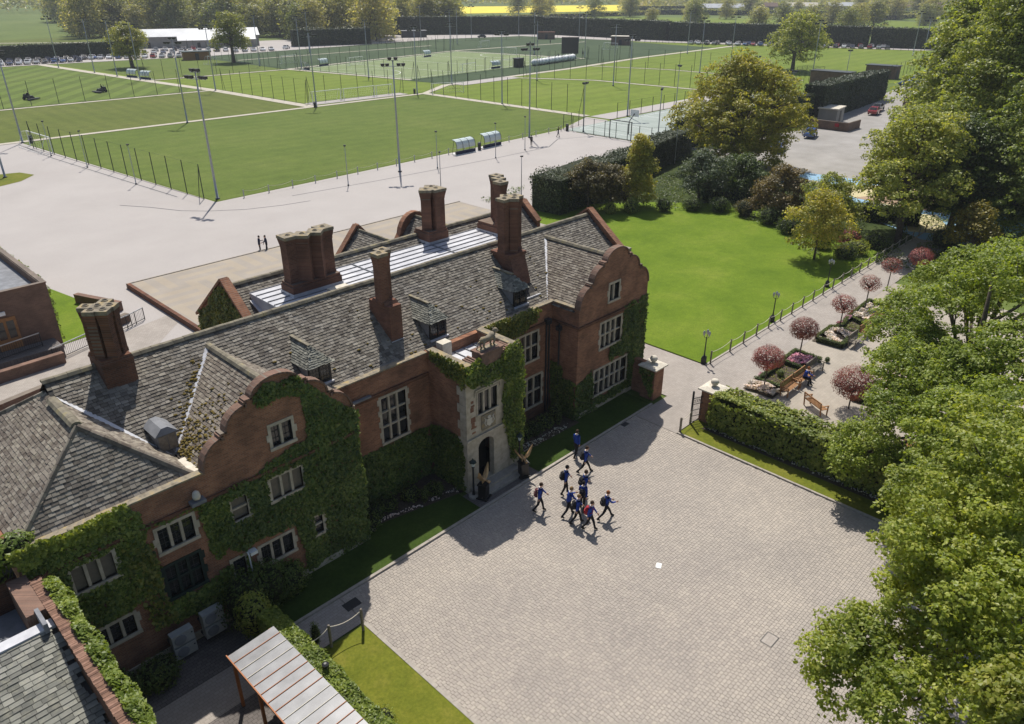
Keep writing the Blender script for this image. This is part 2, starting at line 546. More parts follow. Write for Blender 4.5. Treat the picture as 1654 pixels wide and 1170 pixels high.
M['kerb'] = two('kerb_stone', [(.3, (.30, .27, .235)), (.7, (.40, .36, .31))], 4, .9)


def mazemat():
    """terrace laid out in a two-tone maze of bands"""
    t = NT('maze_terrace', .88, .25)
    p = t.pos()
    ch = t.n('ShaderNodeTexChecker', {'Vector': p, 'Color1': (0, 0, 0), 'Color2': (1, 1, 1), 'Scale': 1 / 4.8})
    sp = t.n('ShaderNodeSeparateXYZ', {0: p})
    a = t.math('GREATER_THAN', t.math('FRACT', t.math('DIVIDE', sp.outputs[0], 1.6)), .5)
    b = t.math('GREATER_THAN', t.math('FRACT', t.math('DIVIDE', sp.outputs[1], 1.6)), .5)
    w = t.mix(ch.outputs[0], a, b)
    c = t.mix(w, (.335, .285, .222), (.305, .268, .225))
    c = t.mix(1, c, t.ramp(t.noise(.4, detail=6), [(.3, (.92,) * 3), (.7, (1.08,) * 3)]), 'MULTIPLY')
    return t.done(c)


M['maze'] = mazemat()
t = NT('car_paint', .25, .5)
M['car'] = t.done(t.n('ShaderNodeObjectInfo').outputs['Color'])
M['car'].node_tree.nodes['Principled BSDF'].inputs['Coat Weight'].default_value = .5
M['tyre'] = plain('tyre', (.015, .015, .016), .8)
M['skin'] = plain('skin', (.52, .32, .23), .6)
M['jumper'] = plain('blue_jumper', (.018, .055, .30), .85)
M['trousers'] = plain('black_trousers', (.012, .012, .015), .85)
M['shoe'] = plain('black_shoe', (.01, .01, .01), .5)
M['collar'] = plain('white_collar', (.75, .75, .75), .8)
M['navy'] = plain('navy_cloth', (.012, .018, .055), .85)
for k, c in (('hair_brown', (.055, .032, .018)), ('hair_dark', (.015, .012, .010)), ('hair_fair', (.22, .14, .065)), ('hair_ginger', (.25, .085, .022)),
             ('bag_black', (.014, .014, .018)), ('bag_red', (.32, .02, .03)), ('bag_maroon', (.10, .03, .04))):
    M[k] = plain(k, c, .8)
M['blue'] = plain('play_blue', (.24, .40, .55), .85)
M['yellow'] = plain('play_yellow', (.52, .45, .26), .85)
M['orange'] = plain('play_orange', (.36, .25, .17), .85)
M['teal'] = plain('play_teal', (.17, .32, .29), .85)
M['plastic_white'] = plain('casing_white', (.38, .38, .36), .5)
M['sheet_roof'] = two('sheet_roof', [(.3, (.42, .43, .44)), (.7, (.55, .56, .57))], .2, .5)
M['sheet_wall'] = two('sheet_wall', [(.3, (.22, .21, .19)), (.7, (.32, .30, .275))], .3, .7)
t = NT('canopy_sheet', .35, .4)
M['canopy'] = t.done(t.ramp(t.noise(1.4, detail=6), [(.3, (.17, .17, .175)), (.7, (.30, .30, .305))]))
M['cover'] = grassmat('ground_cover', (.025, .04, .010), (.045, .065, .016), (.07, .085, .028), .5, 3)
t = NT('loose_brick', .9, .2)
M['brick_piece'] = t.done(t.mix(1, t.ramp(t.isl(), [(0, (.13, .075, .055)), (.5, (.20, .115, .08)), (1, (.28, .165, .12))]), t.ramp(t.noise(7, detail=6), [(.3, (.75,) * 3), (.7, (1.2,) * 3)]), 'MULTIPLY'))
M['verge_painted_shade'] = grassmat('painted_shade_grass', (.030, .055, .009), (.042, .072, .012), (.060, .092, .018), .5, 8)  # darker verge grass along the house front, its shade painted into the colour
# ------------------------------------------------------------ the ground, roads, lawns and pitches
def sheet(name, pts, z, m, label=None):
    b = MB().poly([(x, y, z) for x, y in pts])
    o = b.build(name, M[m])
    if o.data.polygons[0].normal.z < 0:
        o.data.flip_normals()
    return tag(o, label, kind='structure')


def strip(name, pts, w, z, m):
    """a path of constant width along a polyline"""
    P = [Vector((*p, 0)) for p in pts]
    L, Rr = [], []
    for i, p in enumerate(P):
        d = (P[min(i + 1, len(P) - 1)] - P[max(i - 1, 0)]).normalized()
        n = Vector((-d.y, d.x, 0)) * w / 2
        L.append(p + n)
        Rr.append(p - n)
    b = MB()
    for i in range(len(P) - 1):
        b.poly([(*Rr[i].xy, z), (*Rr[i + 1].xy, z), (*L[i + 1].xy, z), (*L[i].xy, z)])
    return tag(b.build(name, M[m]), kind='structure')


def rect(x0, y0, x1, y1):
    return [(x0, y0), (x1, y0), (x1, y1), (x0, y1)]


sheet('ground', rect(-2500, -1500, 5000, 5000), -.06, 'meadow')
sheet('plaza', [(-60, 34), (-60, 185), (20, 149), (34.3, 149), (39.2, 88.2), (106.4, 91.6), (121, 97.5), (121, 92), (106.4, 88), (106.4, 66), (62, 58.5), (42, 58.5), (42, 34)], 0, 'plaza')
sheet('lawn', [(42.5, 22.75), (42.5, 58.3), (62, 58.3), (68, 57), (76, 50.5), (81.5, 44), (80.5, 34), (76, 27), (76, 22.75)], .012, 'lawn')
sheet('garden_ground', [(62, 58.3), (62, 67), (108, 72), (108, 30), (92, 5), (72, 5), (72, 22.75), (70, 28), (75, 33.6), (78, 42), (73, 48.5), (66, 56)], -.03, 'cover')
# house side path, garden walk and parterre paving
sheet('path_house_side', [(33.55, 19.3), (37.2, 19.3), (37.2, 24.4), (39, 24.4), (39, 58), (42.3, 58), (42.3, 22.4), (37.2, 22.4), (33.55, 22.2)][:0] or rect(36.9, 18.9, 42.38, 58.5), -.006, 'pave')
sheet('garden_walk', rect(42.38, 19.3, 95, 22.62), -.002, 'pave')
sheet('garden_paving', rect(36.9, -6, 68, 19.3), -.010, 'pave_cream')
sheet('entrance_path', rect(33.5, 19.25, 36.9, 22.15), -.004, 'pave')
sheet('courtyard_base', rect(12.1, -12, 33.5, 22.15), -.02, 'joint')
sheet('side_path', rect(2.6, 20.35, 12.1, 22.15), -.004, 'pave')
sheet('service_yard', rect(2.6, 4, 8.5, 24.3), -.014, 'pave_dark')
sheet('lawn_verge', rect(8.9, 2, 12.0, 20.2), .03, 'verge')
sheet('facade_verge', [(9.0, 22.3), (20.6, 22.3), (20.6, 26.4), (15.3, 26.4), (15.3, 24.4), (9.0, 24.4)], .05, 'verge_painted_shade')
sheet('facade_verge', [(25.0, 22.3), (35.3, 22.3), (35.3, 24.4), (30.4, 24.4), (30.4, 26.4), (25.0, 26.4)], .05, 'verge_painted_shade')
sheet('hedge_verge', rect(33.62, -8, 36.6, 19.15), .04, 'verge')
sheet('bed', [(15.3, 25.1), (20.9, 23.9), (20.9, 26.4), (15.3, 26.4)], .07, 'soil')
sheet('bed', [(25.0, 24.2), (30.4, 24.0), (30.4, 26.4), (25.0, 26.4)], .07, 'soil')
sheet('bed', rect(34.9, 8, 36.8, 18.4), .06, 'soil')
sheet('porch_forecourt', rect(20.6, 22.16, 25.0, 23.7), .004, 'pave_dark')


# ---- kerbs (rows of kerb stones)
def kerb(name, a, b, w=.16, h=.10, n=None):
    a, b = Vector((*a, 0)), Vector((*b, 0))
    L = (b - a).length
    n = n or int(L / .9)
    u = (b - a) / n
    ang = math.atan2(u.y, u.x)
    root = thing(name, None, None, kind='structure')
    me = None
    for i in range(n):
        c = a + u * (i + .5)
        if me is None:
            o = MB().cbox((0, 0, 0), (u.length - .012, w, h + .1)).build('kerb_stone', M['kerb'], root, local=True)
            me = o.data
        else:
            o = obj('kerb_stone', me, None, root)
        o.location = (c.x, c.y, h / 2 - .05 + rnd.uniform(-.004, .004))
        o.rotation_euler = (0, 0, ang)
    return root


kerb('kerb', (9.0, 22.22), (35.3, 22.22), .14, .09)
kerb('kerb', (12.05, 2), (12.05, 20.25), .16, .05)
kerb('kerb', (33.55, -6), (33.55, 19.2), .12, .08)
kerb('kerb', (42.44, 22.7), (90, 22.7), .14, .05, 40)

# ---- the built paving of the courtyard
CAMN = np.array(CAM)


def proj(P):
    d = P - CAMN
    zc = d @ np.array(fc)
    return np.stack([827 + 1212 * (d @ np.array(rt)) / zc, 585 - 1212 * (d @ np.array(uc)) / zc], 1), zc


court = thing('courtyard', None, None, kind='structure')
rows, y = [], -1.2
r_ = np.random.default_rng(3)
while y < 22.0:
    dpt = .145
    x = 12.16 + r_.uniform(-.2, 0)
    while x < 33.4:
        l = r_.choice([.14, .18, .18, .22])
        rows.append((max(x, 12.14), y, min(x + l, 33.46), y + dpt))
        x += l
    y += dpt
PV = np.array(rows)
PV = PV[(PV[:, 2] - PV[:, 0]) > .05]
ctr = np.stack([(PV[:, 0] + PV[:, 2]) / 2, (PV[:, 1] + PV[:, 3]) / 2, np.zeros(len(PV))], 1)
uvp, zc = proj(ctr)
ok = (uvp[:, 0] > -60) & (uvp[:, 0] < 1710) & (uvp[:, 1] < 1250)
PV, ctr, uvp, zc = PV[ok], ctr[ok], uvp[ok], zc[ok]
ins = (uvp[:, 0] > 640) & (uvp[:, 0] < 1270) & (uvp[:, 1] < 1165)
order = np.argsort(np.where(ins, zc, 1e9))
near = set(order[:300].tolist())
g_ = .003
zt_ = r_.uniform(-.003, .003, len(PV))
rest = np.array([i for i in range(len(PV)) if i not in near])


def paver_mesh(Q, zt):
    n = len(Q)
    x0, y0, x1, y1 = Q[:, 0] + g_, Q[:, 1] + g_, Q[:, 2] - g_, Q[:, 3] - g_
    b = .003
    V = np.empty((n, 8, 3))
    for k, (xx, yy, zz) in enumerate([(x0, y0, -.03), (x1, y0, -.03), (x1, y1, -.03), (x0, y1, -.03),
                                      (x0 + b, y0 + b, 0), (x1 - b, y0 + b, 0), (x1 - b, y1 - b, 0), (x0 + b, y1 - b, 0)]):
        V[:, k, 0], V[:, k, 1], V[:, k, 2] = xx, yy, zz + zt
    Fq = np.array([(4, 5, 6, 7), (0, 1, 5, 4), (1, 2, 6, 5), (2, 3, 7, 6), (3, 0, 4, 7)])
    return V.reshape(-1, 3), (np.arange(n)[:, None, None] * 8 + Fq[None]).reshape(-1, 4)


V, F_ = paver_mesh(PV[rest], zt_[rest])
tag(obj('paver_courses', np_mesh('paver_courses', V, F_), M['paver'], court), kind='stuff')
cache = {}
for i in near:
    x0, y0, x1, y1 = PV[i]
    l = round(x1 - x0, 2)
    if l not in cache:
        V, F_ = paver_mesh(np.array([[-l / 2, -.0725, l / 2, .0725]]), np.zeros(1))
        cache[l] = np_mesh('paver', V, F_)
        cache[l].materials.append(M['paver'])
    o = obj('paver', cache[l], None, court)
    o.location = (*ctr[i][:2], zt_[i])

# ---- pitches and paths beyond the plaza
Z1, Z2, Z3 = .012, .03, .05
sheet('pitch_ground', [(-60, 148), (-60, 310), (90, 310), (330, 310), (350, 60), (123, 88), (38, 88)], -.02, 'pitch_bright')
sheet('pitch_near', [(39.4, 88.4), (105.5, 92), (120.6, 97.6), (120.6, 147.2), (34.6, 147.2)], Z1, 'pitch')
sheet('pitch_dry', rect(-40, 149.2, 89, 189.6), Z1, 'pitch_brown')
sheet('pitch_mown', [(-60, 191.8), (87.6, 191.8), (80, 291), (-60, 300)], Z1, 'pitch_striped')
sheet('pitch_middle', [(92, 150), (121, 150), (137, 158), (131.5, 221), (90, 221)], Z1, 'pitch_bright')
sheet('pitch_back', [(89, 223.5), (128, 223.5), (128, 300), (84, 290)], Z1, 'pitch')
sheet('artificial_pitch', [(128.5, 222), (138, 158), (160, 158.5), (240, 171), (300, 176), (312, 300), (128.5, 306)], Z1 + .008, 'turf3g')
sheet('hockey_pitch', [(138.5, 174), (223, 181), (212, 238), (131.5, 221)], Z2 + .01, 'turf_pale')
strip('path_pitch', [(-40, 148.2), (121.4, 148.2)], 1.5, Z3, 'path')
strip('path_pitch', [(-40, 190.7), (90, 190.4)], 1.4, Z3, 'path')
strip('path_pitch', [(90.5, 149), (89, 190), (85.5, 225), (80, 300)], 2.6, Z3 + .008, 'path')
strip('path_pitch', [(121.8, 98), (121.6, 148), (136, 157), (190, 161.5), (240, 169), (314, 174)], 2.2, Z3 + .012, 'path')
strip('path_pitch', [(92, 152), (118, 151.5)], 3.6, Z3 + .016, 'plaza')
strip('path_pitch', [(139, 156), (162, 157.4)], 5.5, Z3 + .016, 'plaza')
strip('path_pitch', [(161.5, 156), (172, 136), (174.5, 97)], 1.3, Z3 + .004, 'path')
strip('path_pitch', [(203, 162), (210.3, 138), (211, 95)], 1.2, Z3 + .004, 'path')
strip('path_pitch', [(129, 222.5), (137.5, 173)], 1.6, Z3 + .018, 'path')
strip('path_pitch', [(85, 222.5), (129, 222.5)], 1.5, Z3 + .020, 'path')
strip('path_pitch', [(129, 223), (213, 240), (222, 181)], 1.6, Z3 + .022, 'path')
strip('path_pitch', [(212, 240), (290, 236)], 1.6, Z3 + .024, 'path')
strip('path_pitch', [(133, 262), (225, 268)], 1.2, Z3 + .024, 'path')
sheet('path_pitch', rect(122, 92.2, 200, 97.4), Z3 - .01, 'plaza')
sheet('court_surface', [(106.8, 70), (106.8, 91), (150, 92), (176, 92), (176, 70)], Z2, 'court')
sheet('car_park_far', [(50, 296), (90, 292), (135, 286), (200, 292), (255, 298), (262, 345), (60, 352)], Z3 + .03, 'plaza')
sheet('car_park_far', [(248, 300), (300, 286), (309, 215), (326, 163), (343, 108), (352, 104), (340, 150), (322, 215), (318, 300), (262, 330)], Z3 + .034, 'plaza')
strip('path_far', [(150, 330), (118, 362), (140, 385), (95, 420)], 3, Z3 + .04, 'path')
sheet('field_rough', [(30, 352), (140, 352), (150, 440), (40, 440)], Z1, 'pitch_brown')
# car park and playground beyond the lawn
sheet('car_park', [(92, 36), (108, 66), (139, 60), (200, 69), (300, 82), (302, 70), (200, 50), (150, 38), (120, 24), (95, 20)], -.008, 'asphalt')
sheet('play_surface', [(92, 32), (97, 48), (104, 46), (106, 30)], .008, 'blue')
sheet('play_surface', [(94, 28), (99, 50), (101, 50), (100, 38), (104, 34), (103, 31)], .014, 'yellow')
sheet('play_surface', [(95, 34), (95, 18), (105, 18), (106, 30), (101, 31)], .018, 'orange')
sheet('play_surface', [(83, 22), (88, 30), (96, 26), (94, 16), (86, 14)], .012, 'blue')
sheet('play_surface', [(85, 24), (92, 27), (94, 24), (87, 20)], .018, 'yellow')
sheet('play_surface', [(88, 14), (96, 24), (103, 20), (98, 10)], .022, 'teal')
# far fields
sheet('field_rape', [(470, 560), (690, 480), (900, 625), (600, 745)], .1, 'rape')
sheet('field_far', [(320, 330), (430, 140), (620, 180), (520, 480)], .05, 'pitch_bright')
sheet('field_far', [(700, 430), (640, 200), (1300, 240), (1300, 520)], .06, 'lawn')
# maze terrace behind the house: a raised slab
tr = MB().box(20.6, 41, -.05, 58.8, 66, .45).build('terrace', M['maze'])
tag(tr, kind='structure')
tag(MB().box(20.3, 41, -.05, 20.59, 66.2, .46).build('terrace_edge', M['brick_dark']), kind='structure')
tag(MB().box(20.3, 66.21, -.05, 59.0, 66.4, .45).build('terrace_edge', M['kerb']), kind='structure')
# ------------------------------------------------------------ the house
house = thing('manor_house', 'large red brick manor house with slate roofs, curved gables and ivy', 'house', (20, 30, 0))


def P3(ax, c, u, z):
    return Vector((u, c, z)) if ax == 'y' else Vector((c, u, z))


def wall_poly(b, ax, c, outer, holes, th, back=1):
    """flat wall in plane (ax = 'y': y = c), outline outer [(u, z)], rectangular or polygonal holes; thickness th towards back"""
    polys = [[P3(ax, c, u, z) for u, z in outer]] + [[P3(ax, c, u, z) for u, z in h] for h in holes]
    tris = tessellate_polygon(polys)
    flat = [p for q in polys for p in q]
    off = Vector((0, th * back, 0)) if ax == 'y' else Vector((th * back, 0, 0))
    b.add(flat, tris)
    b.add([p + off for p in flat], [t[::-1] for t in tris])
    for q in polys:
        n = len(q)
        b.add(list(q) + [p + off for p in q], [(i, (i + 1) % n, n + (i + 1) % n, n + i) for i in range(n)])


def rc(u0, z0, u1, z1):
    return [(u0, z0), (u1, z0), (u1, z1), (u0, z1)]


def window(ax, c, u0, z0, u1, z1, cols, rows, out=-1, quoin=.09, blind=False, arched=False, dark=False, came=True, parent=None, sur=.13):
    """stone mullioned window: surround with toothed quoins, mullions, glass panes set back, lead cames. Hole is u0..u1, z0..z1"""
    nm = 'window'
    s = MB()

    def bx(ua, za, ub, zb, d0, d1):
        a, b_ = P3(ax, c + out * d0, ua, za), P3(ax, c + out * d1, ub, zb)
        s.box(min(a.x, b_.x), min(a.y, b_.y), min(a.z, b_.z), max(a.x, b_.x), max(a.y, b_.y), max(a.z, b_.z))
    e = .03
    bx(u0 - sur, z1, u1 + sur, z1 + sur, e, -.12)
    bx(u0 - sur - .02, z0 - sur, u1 + sur + .02, z0, e + .05, -.14)
    n = max(2, int((z1 - z0) / .3))
    for k in range(n):
        za, zb = z0 + (z1 - z0) * k / n, z0 + (z1 - z0) * (k + 1) / n
        w = sur + (quoin if k % 2 else 0)
        bx(u0 - w, za, u0, zb, e + .002 * (k % 3), -.12)
        bx(u1, za, u1 + w, zb, e + .002 * (k % 3), -.12)
    mw = .055
    for k in range(1, cols):
        u = u0 + (u1 - u0) * k / cols
        bx(u - mw, z0, u + mw, z1, -.02, -.14)
    for k in range(1, rows):
        z = z0 + (z1 - z0) * k / rows
        bx(u0, z - mw * .8, u1, z + mw * .8, -.025, -.138)
    win = s.build(nm, M['green_paint'] if dark else M['stone'], parent or house)
    for i in range(cols):
        for j in range(rows):
            g = MB()
            ua, ub = u0 + (u1 - u0) * i / cols + (.04 if i else 0), u0 + (u1 - u0) * (i + 1) / cols - (.04 if i < cols - 1 else 0)
            za, zb = z0 + (z1 - z0) * j / rows, z0 + (z1 - z0) * (j + 1) / rows
            d = c - out * (.12 + rnd.uniform(0, .008))
            pts = [(ua, za), (ub, za), (ub, zb), (ua, zb)]
            if arched:
                r = (ub - ua) / 2
                pts = [(ua, za), (ub, za)] + [((ua + ub) / 2 + r * math.cos(t), zb - r * .8 + r * .8 * math.sin(t)) for t in np.linspace(0, math.pi, 7)]
            g.extrude([P3(ax, d, u, z) for u, z in pts], (0, -out * .02, 0) if ax == 'y' else (-out * .02, 0, 0))
            g.build('pane', M['blind'] if blind else M['glass'], win)
    if came:
        g = MB()
        for i in range(cols):
            ua, ub = u0 + (u1 - u0) * i / cols, u0 + (u1 - u0) * (i + 1) / cols
            nn = max(2, int((ub - ua) / .16))
            for k in range(1, nn):
                u = ua + (ub - ua) * k / nn
                a, b_ = P3(ax, c - out * .10, u - .007, z0), P3(ax, c - out * .125, u + .007, z1)
                g.box(min(a.x, b_.x), min(a.y, b_.y), a.z, max(a.x, b_.x), max(a.y, b_.y), b_.z)
        nz = int((z1 - z0) / .24)
        for k in range(1, nz):
            z = z0 + (z1 - z0) * k / nz
            a, b_ = P3(ax, c - out * .099, u0, z - .007), P3(ax, c - out * .126, u1, z + .007)
            g.box(min(a.x, b_.x), min(a.y, b_.y), a.z, max(a.x, b_.x), max(a.y, b_.y), b_.z)
        g.build('leaded_bars', M['lead_came'], win)
    return win


def gable_profile(cx, h, base=7.2):
    """curved Dutch gable: two convex quarter curves, ledges, round top; left foot to right foot"""
    k = h / 3.35
    L = []
    for t in np.linspace(0, 1, 8):
        a = t * math.pi / 2
        L.append((3.30 - .95 * (1 - math.cos(a)), base + 1.12 * math.sin(a)))
    L += [(2.45, base + 1.12), (2.45, base + 1.27), (2.2, base + 1.27)]
    for t in np.linspace(0.05, 1, 7):
        a = t * math.pi / 2
        L.append((2.2 - .95 * (1 - math.cos(a)), base + 1.27 + .83 * math.sin(a)))
    L += [(1.32, base + 2.1), (1.32, base + 2.26), (1.02, base + 2.26)]
    for t in np.linspace(0.05, 1, 9):
        a = t * math.pi / 2
        L.append((1.02 * math.cos(a), base + 2.26 + .62 * math.sin(a)))
    left = [(cx - d * k, z) for d, z in L]
    return left + [(2 * cx - u, z) for u, z in left[::-1][1:]]


def gable_coping(b, ax, c, prof, depth=.40, th=.075):
    """brick coping riding on the outline"""
    off = Vector((0, depth, 0)) if ax == 'y' else Vector((depth, 0, 0))
    st = Vector((0, -.07, 0)) if ax == 'y' else Vector((-.07, 0, 0))
    for (u0, z0), (u1, z1) in zip(prof, prof[1:]):
        d = Vector((u1 - u0, z1 - z0))
        if d.length < .01:
            continue
        n = Vector((-d.y, d.x)).normalized() * th
        e = d.normalized() * .012
        q = [(u0 - e.x, z0 - e.y), (u1 + e.x, z1 + e.y), (u1 + e.x + n.x, z1 + e.y + n.y), (u0 - e.x + n.x, z0 - e.y + n.y)]
        b.extrude([P3(ax, c, u, z) + st for u, z in q], off)


YF, YR = 24.4, 26.4
# openings: (u0, z0, u1, z1, cols, rows, options)
LW = [(11.38, 7.02, 12.28, 7.95, 2, 1, {}), (11.0, 4.62, 12.42, 5.62, 3, 1, dict(blind=True, came=False)), (9.28, 4.52, 9.92, 5.52, 1, 2, dict(blind=True, came=False)),
      (6.45, 4.72, 7.75, 5.70, 3, 1, {}), (6.38, 2.55, 7.68, 3.95, 3, 2, dict(dark=True)), (3.52, 4.72, 4.86, 5.72, 3, 1, dict(blind=True, came=False)),
      (3.6, 1.9, 4.95, 2.72, 3, 1, {}), (10.1, 1.75, 11.55, 2.68, 3, 1, {}), (12.66, 1.88, 13.06, 2.76, 1, 2, {}), (8.88, 1.2, 9.4, 2.72, 1, 1, {})]
RC = [(18.02, 3.28, 19.5, 5.72, 3, 3, dict(came=False)), (15.5, 3.28, 16.1, 5.72, 1, 3, dict(came=False)), (27.2, 4.05, 29.15, 5.72, 4, 2, dict(came=False)),
      (27.2, .95, 29.5, 2.85, 4, 2, dict(came=False))]
RW = [(32.5, 4.1, 34.42, 5.68, 4, 2, dict(came=False)), (32.1, 1.05, 35.25, 2.68, 6, 2, dict(came=False)), (33.12, 6.98, 34.0, 7.98, 2, 1, dict(came=False))]
gl, gr = gable_profile(11.85, 3.35), gable_profile(33.7, 3.3)
b = MB()
wall_poly(b, 'y', YF, [(2.2, 0), (15.3, 0), (15.3, 7.2)] + gl[::-1] + [(2.2, 7.2)], [rc(*w[:4]) for w in LW], .32)
b.build('wall', M['brick'], house)
b = MB()
wall_poly(b, 'y', YF, [(30.4, 0), (37.0, 0), (37.0, 7.2)] + gr[::-1] + [(30.4, 7.2)], [rc(*w[:4]) for w in RW], .32)
b.build('wall', M['brick'], house)
b = MB()
wall_poly(b, 'y', YR, [(14.9, 0), (30.7, 0), (30.7, 7.15), (14.9, 7.15)], [rc(*w[:4]) for w in RC] + [rc(23.4, 3, 24.0, 4)][:0], .32)
b.build('wall', M['brick'], house)
MB().each('wall', M['brick'], house, [(14.98, YF + .33, 0, 15.29, YR - .005, 7.2), (30.41, YF + .33, 0, 30.72, YR - .005, 7.2), (36.68, YF + .33, 0, 36.99, 33.9, 7.2), (36.99, 27.2, 0, 38.5, 40, 6.95), (2.2, YF + .33, 0, 2.5, 34.2, 7.0), (2.5, 33.9, 0, 15.6, 34.2, 7.0), (15.7, 39.5, 0, 38.4, 40, 6.9)])
for w in LW:
    window('y', YF, *w[:6], **w[6])
for w in RC:
    window('y', YR, *w[:6], **w[6])
for w in RW:
    window('y', YF, *w[:6], **w[6])
# dark rooms behind the glass
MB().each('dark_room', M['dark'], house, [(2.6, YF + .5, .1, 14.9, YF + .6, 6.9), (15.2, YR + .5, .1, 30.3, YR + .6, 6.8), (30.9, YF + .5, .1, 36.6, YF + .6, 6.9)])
# gable copings and parapets
for g_p in (gl, gr):
    b = MB()
    gable_coping(b, 'y', YF, g_p)
    b.build('gable_coping', M['coping_brick'], house)
b = MB()
for a, e in (((2.1, YF - .05), (8.55, YF + .27)), ((15.06, YF + .05), (15.36, YR - .06)), ((14.95, YR - .05), (20.98, YR + .27)), ((24.74, YR - .05), (30.74, YR + .27)), ((30.34, YF + .36), (30.68, YR - .065)), ((36.66, YF + .36), (37.06, 33.9))):
    zt = 7.2 if a[1] < 25 or a[0] > 30.2 and a[1] < 26 else 7.152
    MB().box(a[0], a[1], zt, e[0], e[1], zt + .07).build('parapet_coping', M['stone_lichen'], house)
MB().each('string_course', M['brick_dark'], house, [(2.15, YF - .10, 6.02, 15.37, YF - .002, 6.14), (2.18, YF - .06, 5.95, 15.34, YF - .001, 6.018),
    (15.29, YF - .05, 6.022, 15.39, YR - .1, 6.142), (15.4, YR - .10, 6.0, 20.99, YR - .002, 6.12), (15.4, YR - .06, 5.93, 20.99, YR - .001, 5.998),
    (24.72, YR - .10, 6.0, 30.30, YR - .002, 6.12), (30.31, YF - .10, 6.02, 30.409, YR - .11, 6.14), (30.41, YF - .10, 6.021, 37.08, YF - .002, 6.141), (30.42, YF - .06, 5.95, 37.05, YF - .001, 6.02)])
MB().each('plinth', M['stone'], house, [(2.2, YF - .07, 0, 15.36, YF - .003, .35), (30.34, YF - .07, 0, 37.05, YF - .003, .35)])

# ---- porch
b = MB()
door = [(21.75, .35), (22.85, .35), (22.85, 2.45)] + [(22.3 + .55 * math.cos(t), 2.45 + .42 * math.sin(t)) for t in np.linspace(.15, math.pi - .15, 9)] + [(21.75, 2.45)]
wall_poly(b, 'y', 23.6, [(21.0, 0), (24.72, 0), (24.72, 3.2), (21.0, 3.2)], [door], .34)
b.build('porch_base', M['stone'], house)
b = MB()
wall_poly(b, 'y', 23.62, [(21.02, 3.2), (24.7, 3.2), (24.7, 7.28), (21.02, 7.28)], [rc(21.78, 4.42, 23.1, 5.62)], .32)
b.build('porch_front', M['stone'], house)
b = MB()
for x0, x1, z0, z1 in ((21.32, 21.56, 5.0, 5.1), (21.28, 21.5, 4.72, 4.98), (21.3, 21.6, 4.1, 4.4), (21.34, 21.55, 3.85, 4.08), (21.3, 21.66, 3.75, 3.84), (21.36, 21.6, 3.45, 3.55), (21.33, 21.5, 5.2, 5.34)):
    b.box(x0, 23.606, z0, x1, 23.619, z1)
b.build('brick_patch', M['brick'], house)
MB().each('porch_wall', M['brick'], house, [(21.0, 23.97, 0, 21.3, YR - .003, 3.2), (21.02, 23.95, 3.201, 21.31, YR - .003, 7.28), (24.42, 23.95, 0, 24.72, YR - .003, 7.28)])
b = MB()
for k in range(14):
    z0 = .4 + k * .48
    b.box(20.975, 23.58, z0, 21.02, 23.95 + (.28 if k % 2 else .1), z0 + .46)
b.box(20.96, 23.52, 3.1, 24.75, 23.599, 3.22)
b.box(21.6, 23.54, 5.78, 23.3, 23.617, 5.86).box(21.55, 23.54, 5.5, 21.62, 23.617, 5.779).box(23.28, 23.54, 5.5, 23.35, 23.617, 5.779)
b.build('porch_quoins', M['stone'], house)
window('y', 23.62, 21.78, 4.42, 23.1, 5.62, 3, 1, arched=True, quoin=0, sur=.08, came=False)
# carved shield panel over the door
b = MB().box(22.0, 23.56, 3.4, 22.95, 23.618, 4.25).box(22.06, 23.545, 3.46, 22.89, 23.56, 4.19)
b.mi = 1
b.extrude([(22.28, 23.51, 3.95), (22.28, 23.51, 3.68), (22.48, 23.51, 3.52), (22.68, 23.51, 3.68), (22.68, 23.51, 3.95)], (0, .035, 0))
b.ball((22.48, 23.53, 4.05), (.12, .04, .1), 8, 5)
for s in (-1, 1):
    b.tube([(22.48 + s * .22, 23.53, 3.6), (22.48 + s * .33, 23.52, 3.8), (22.48 + s * .25, 23.53, 4.0), (22.48 + s * .34, 23.53, 4.1)], [.02, .035, .03, .015], 6)
b.build('carved_panel', [M['stone_lichen'], M['cap_stone']], house)
MB().box(21.5, 24.6, .3, 23.2, 24.7, 3.1).box(21.31, 24.0, .29, 24.4, 26.3, .35).build('doorway', M['dark'], house)
MB().each('step', M['kerb'], house, [(21.15, 22.75, 0, 24.3, 23.1, .14), (21.15, 23.1, 0, 24.3, 23.6, .30)])
b = MB().box(21.3, 23.95, 6.5, 24.42, 26.8, 6.62)
b.build('porch_roof', M['lead'], house)
b = MB()
for k in range(5):
    MB().box(21.4 + k * .65, 24.0, 6.62, 21.45 + k * .65, 26.5, 6.68).build('lead_roll', M['lead_dark'], house)
MB().each('parapet_coping', M['stone_lichen'], house, [(20.96, 23.55, 7.281, 21.4, YR, 7.36), (24.36, 23.55, 7.281, 24.78, YR, 7.36), (21.41, 23.55, 7.281, 22.0, 23.98, 7.36), (23.75, 23.55, 7.281, 24.35, 23.98, 7.36)])
b = MB()
for x0 in (21.45, 21.6, 21.75, 23.55, 23.7, 23.85, 24.0):
    MB().box(x0, 23.6, 7.30, x0 + .1, 24.3 + .1 * (x0 > 23), 7.42 + .03 * math.sin(x0 * 9)).build('coping_brick', M['coping_brick'], house)
b = MB().box(22.05, 23.56, 7.0, 23.5, 24.25, 7.62).box(22.0, 23.5, 7.62, 23.55, 24.3, 7.7)
b.build('pedestal', M['coping_brick'], house)
MB().box(21.7, 26.0, 6.62, 22.3, 26.5, 7.5).build('vent_box', M['cap_stone'], house)

# ---- roofs: sloping decks, slates laid in courses
KS = 2.9 / 3.8
ALL_S = []


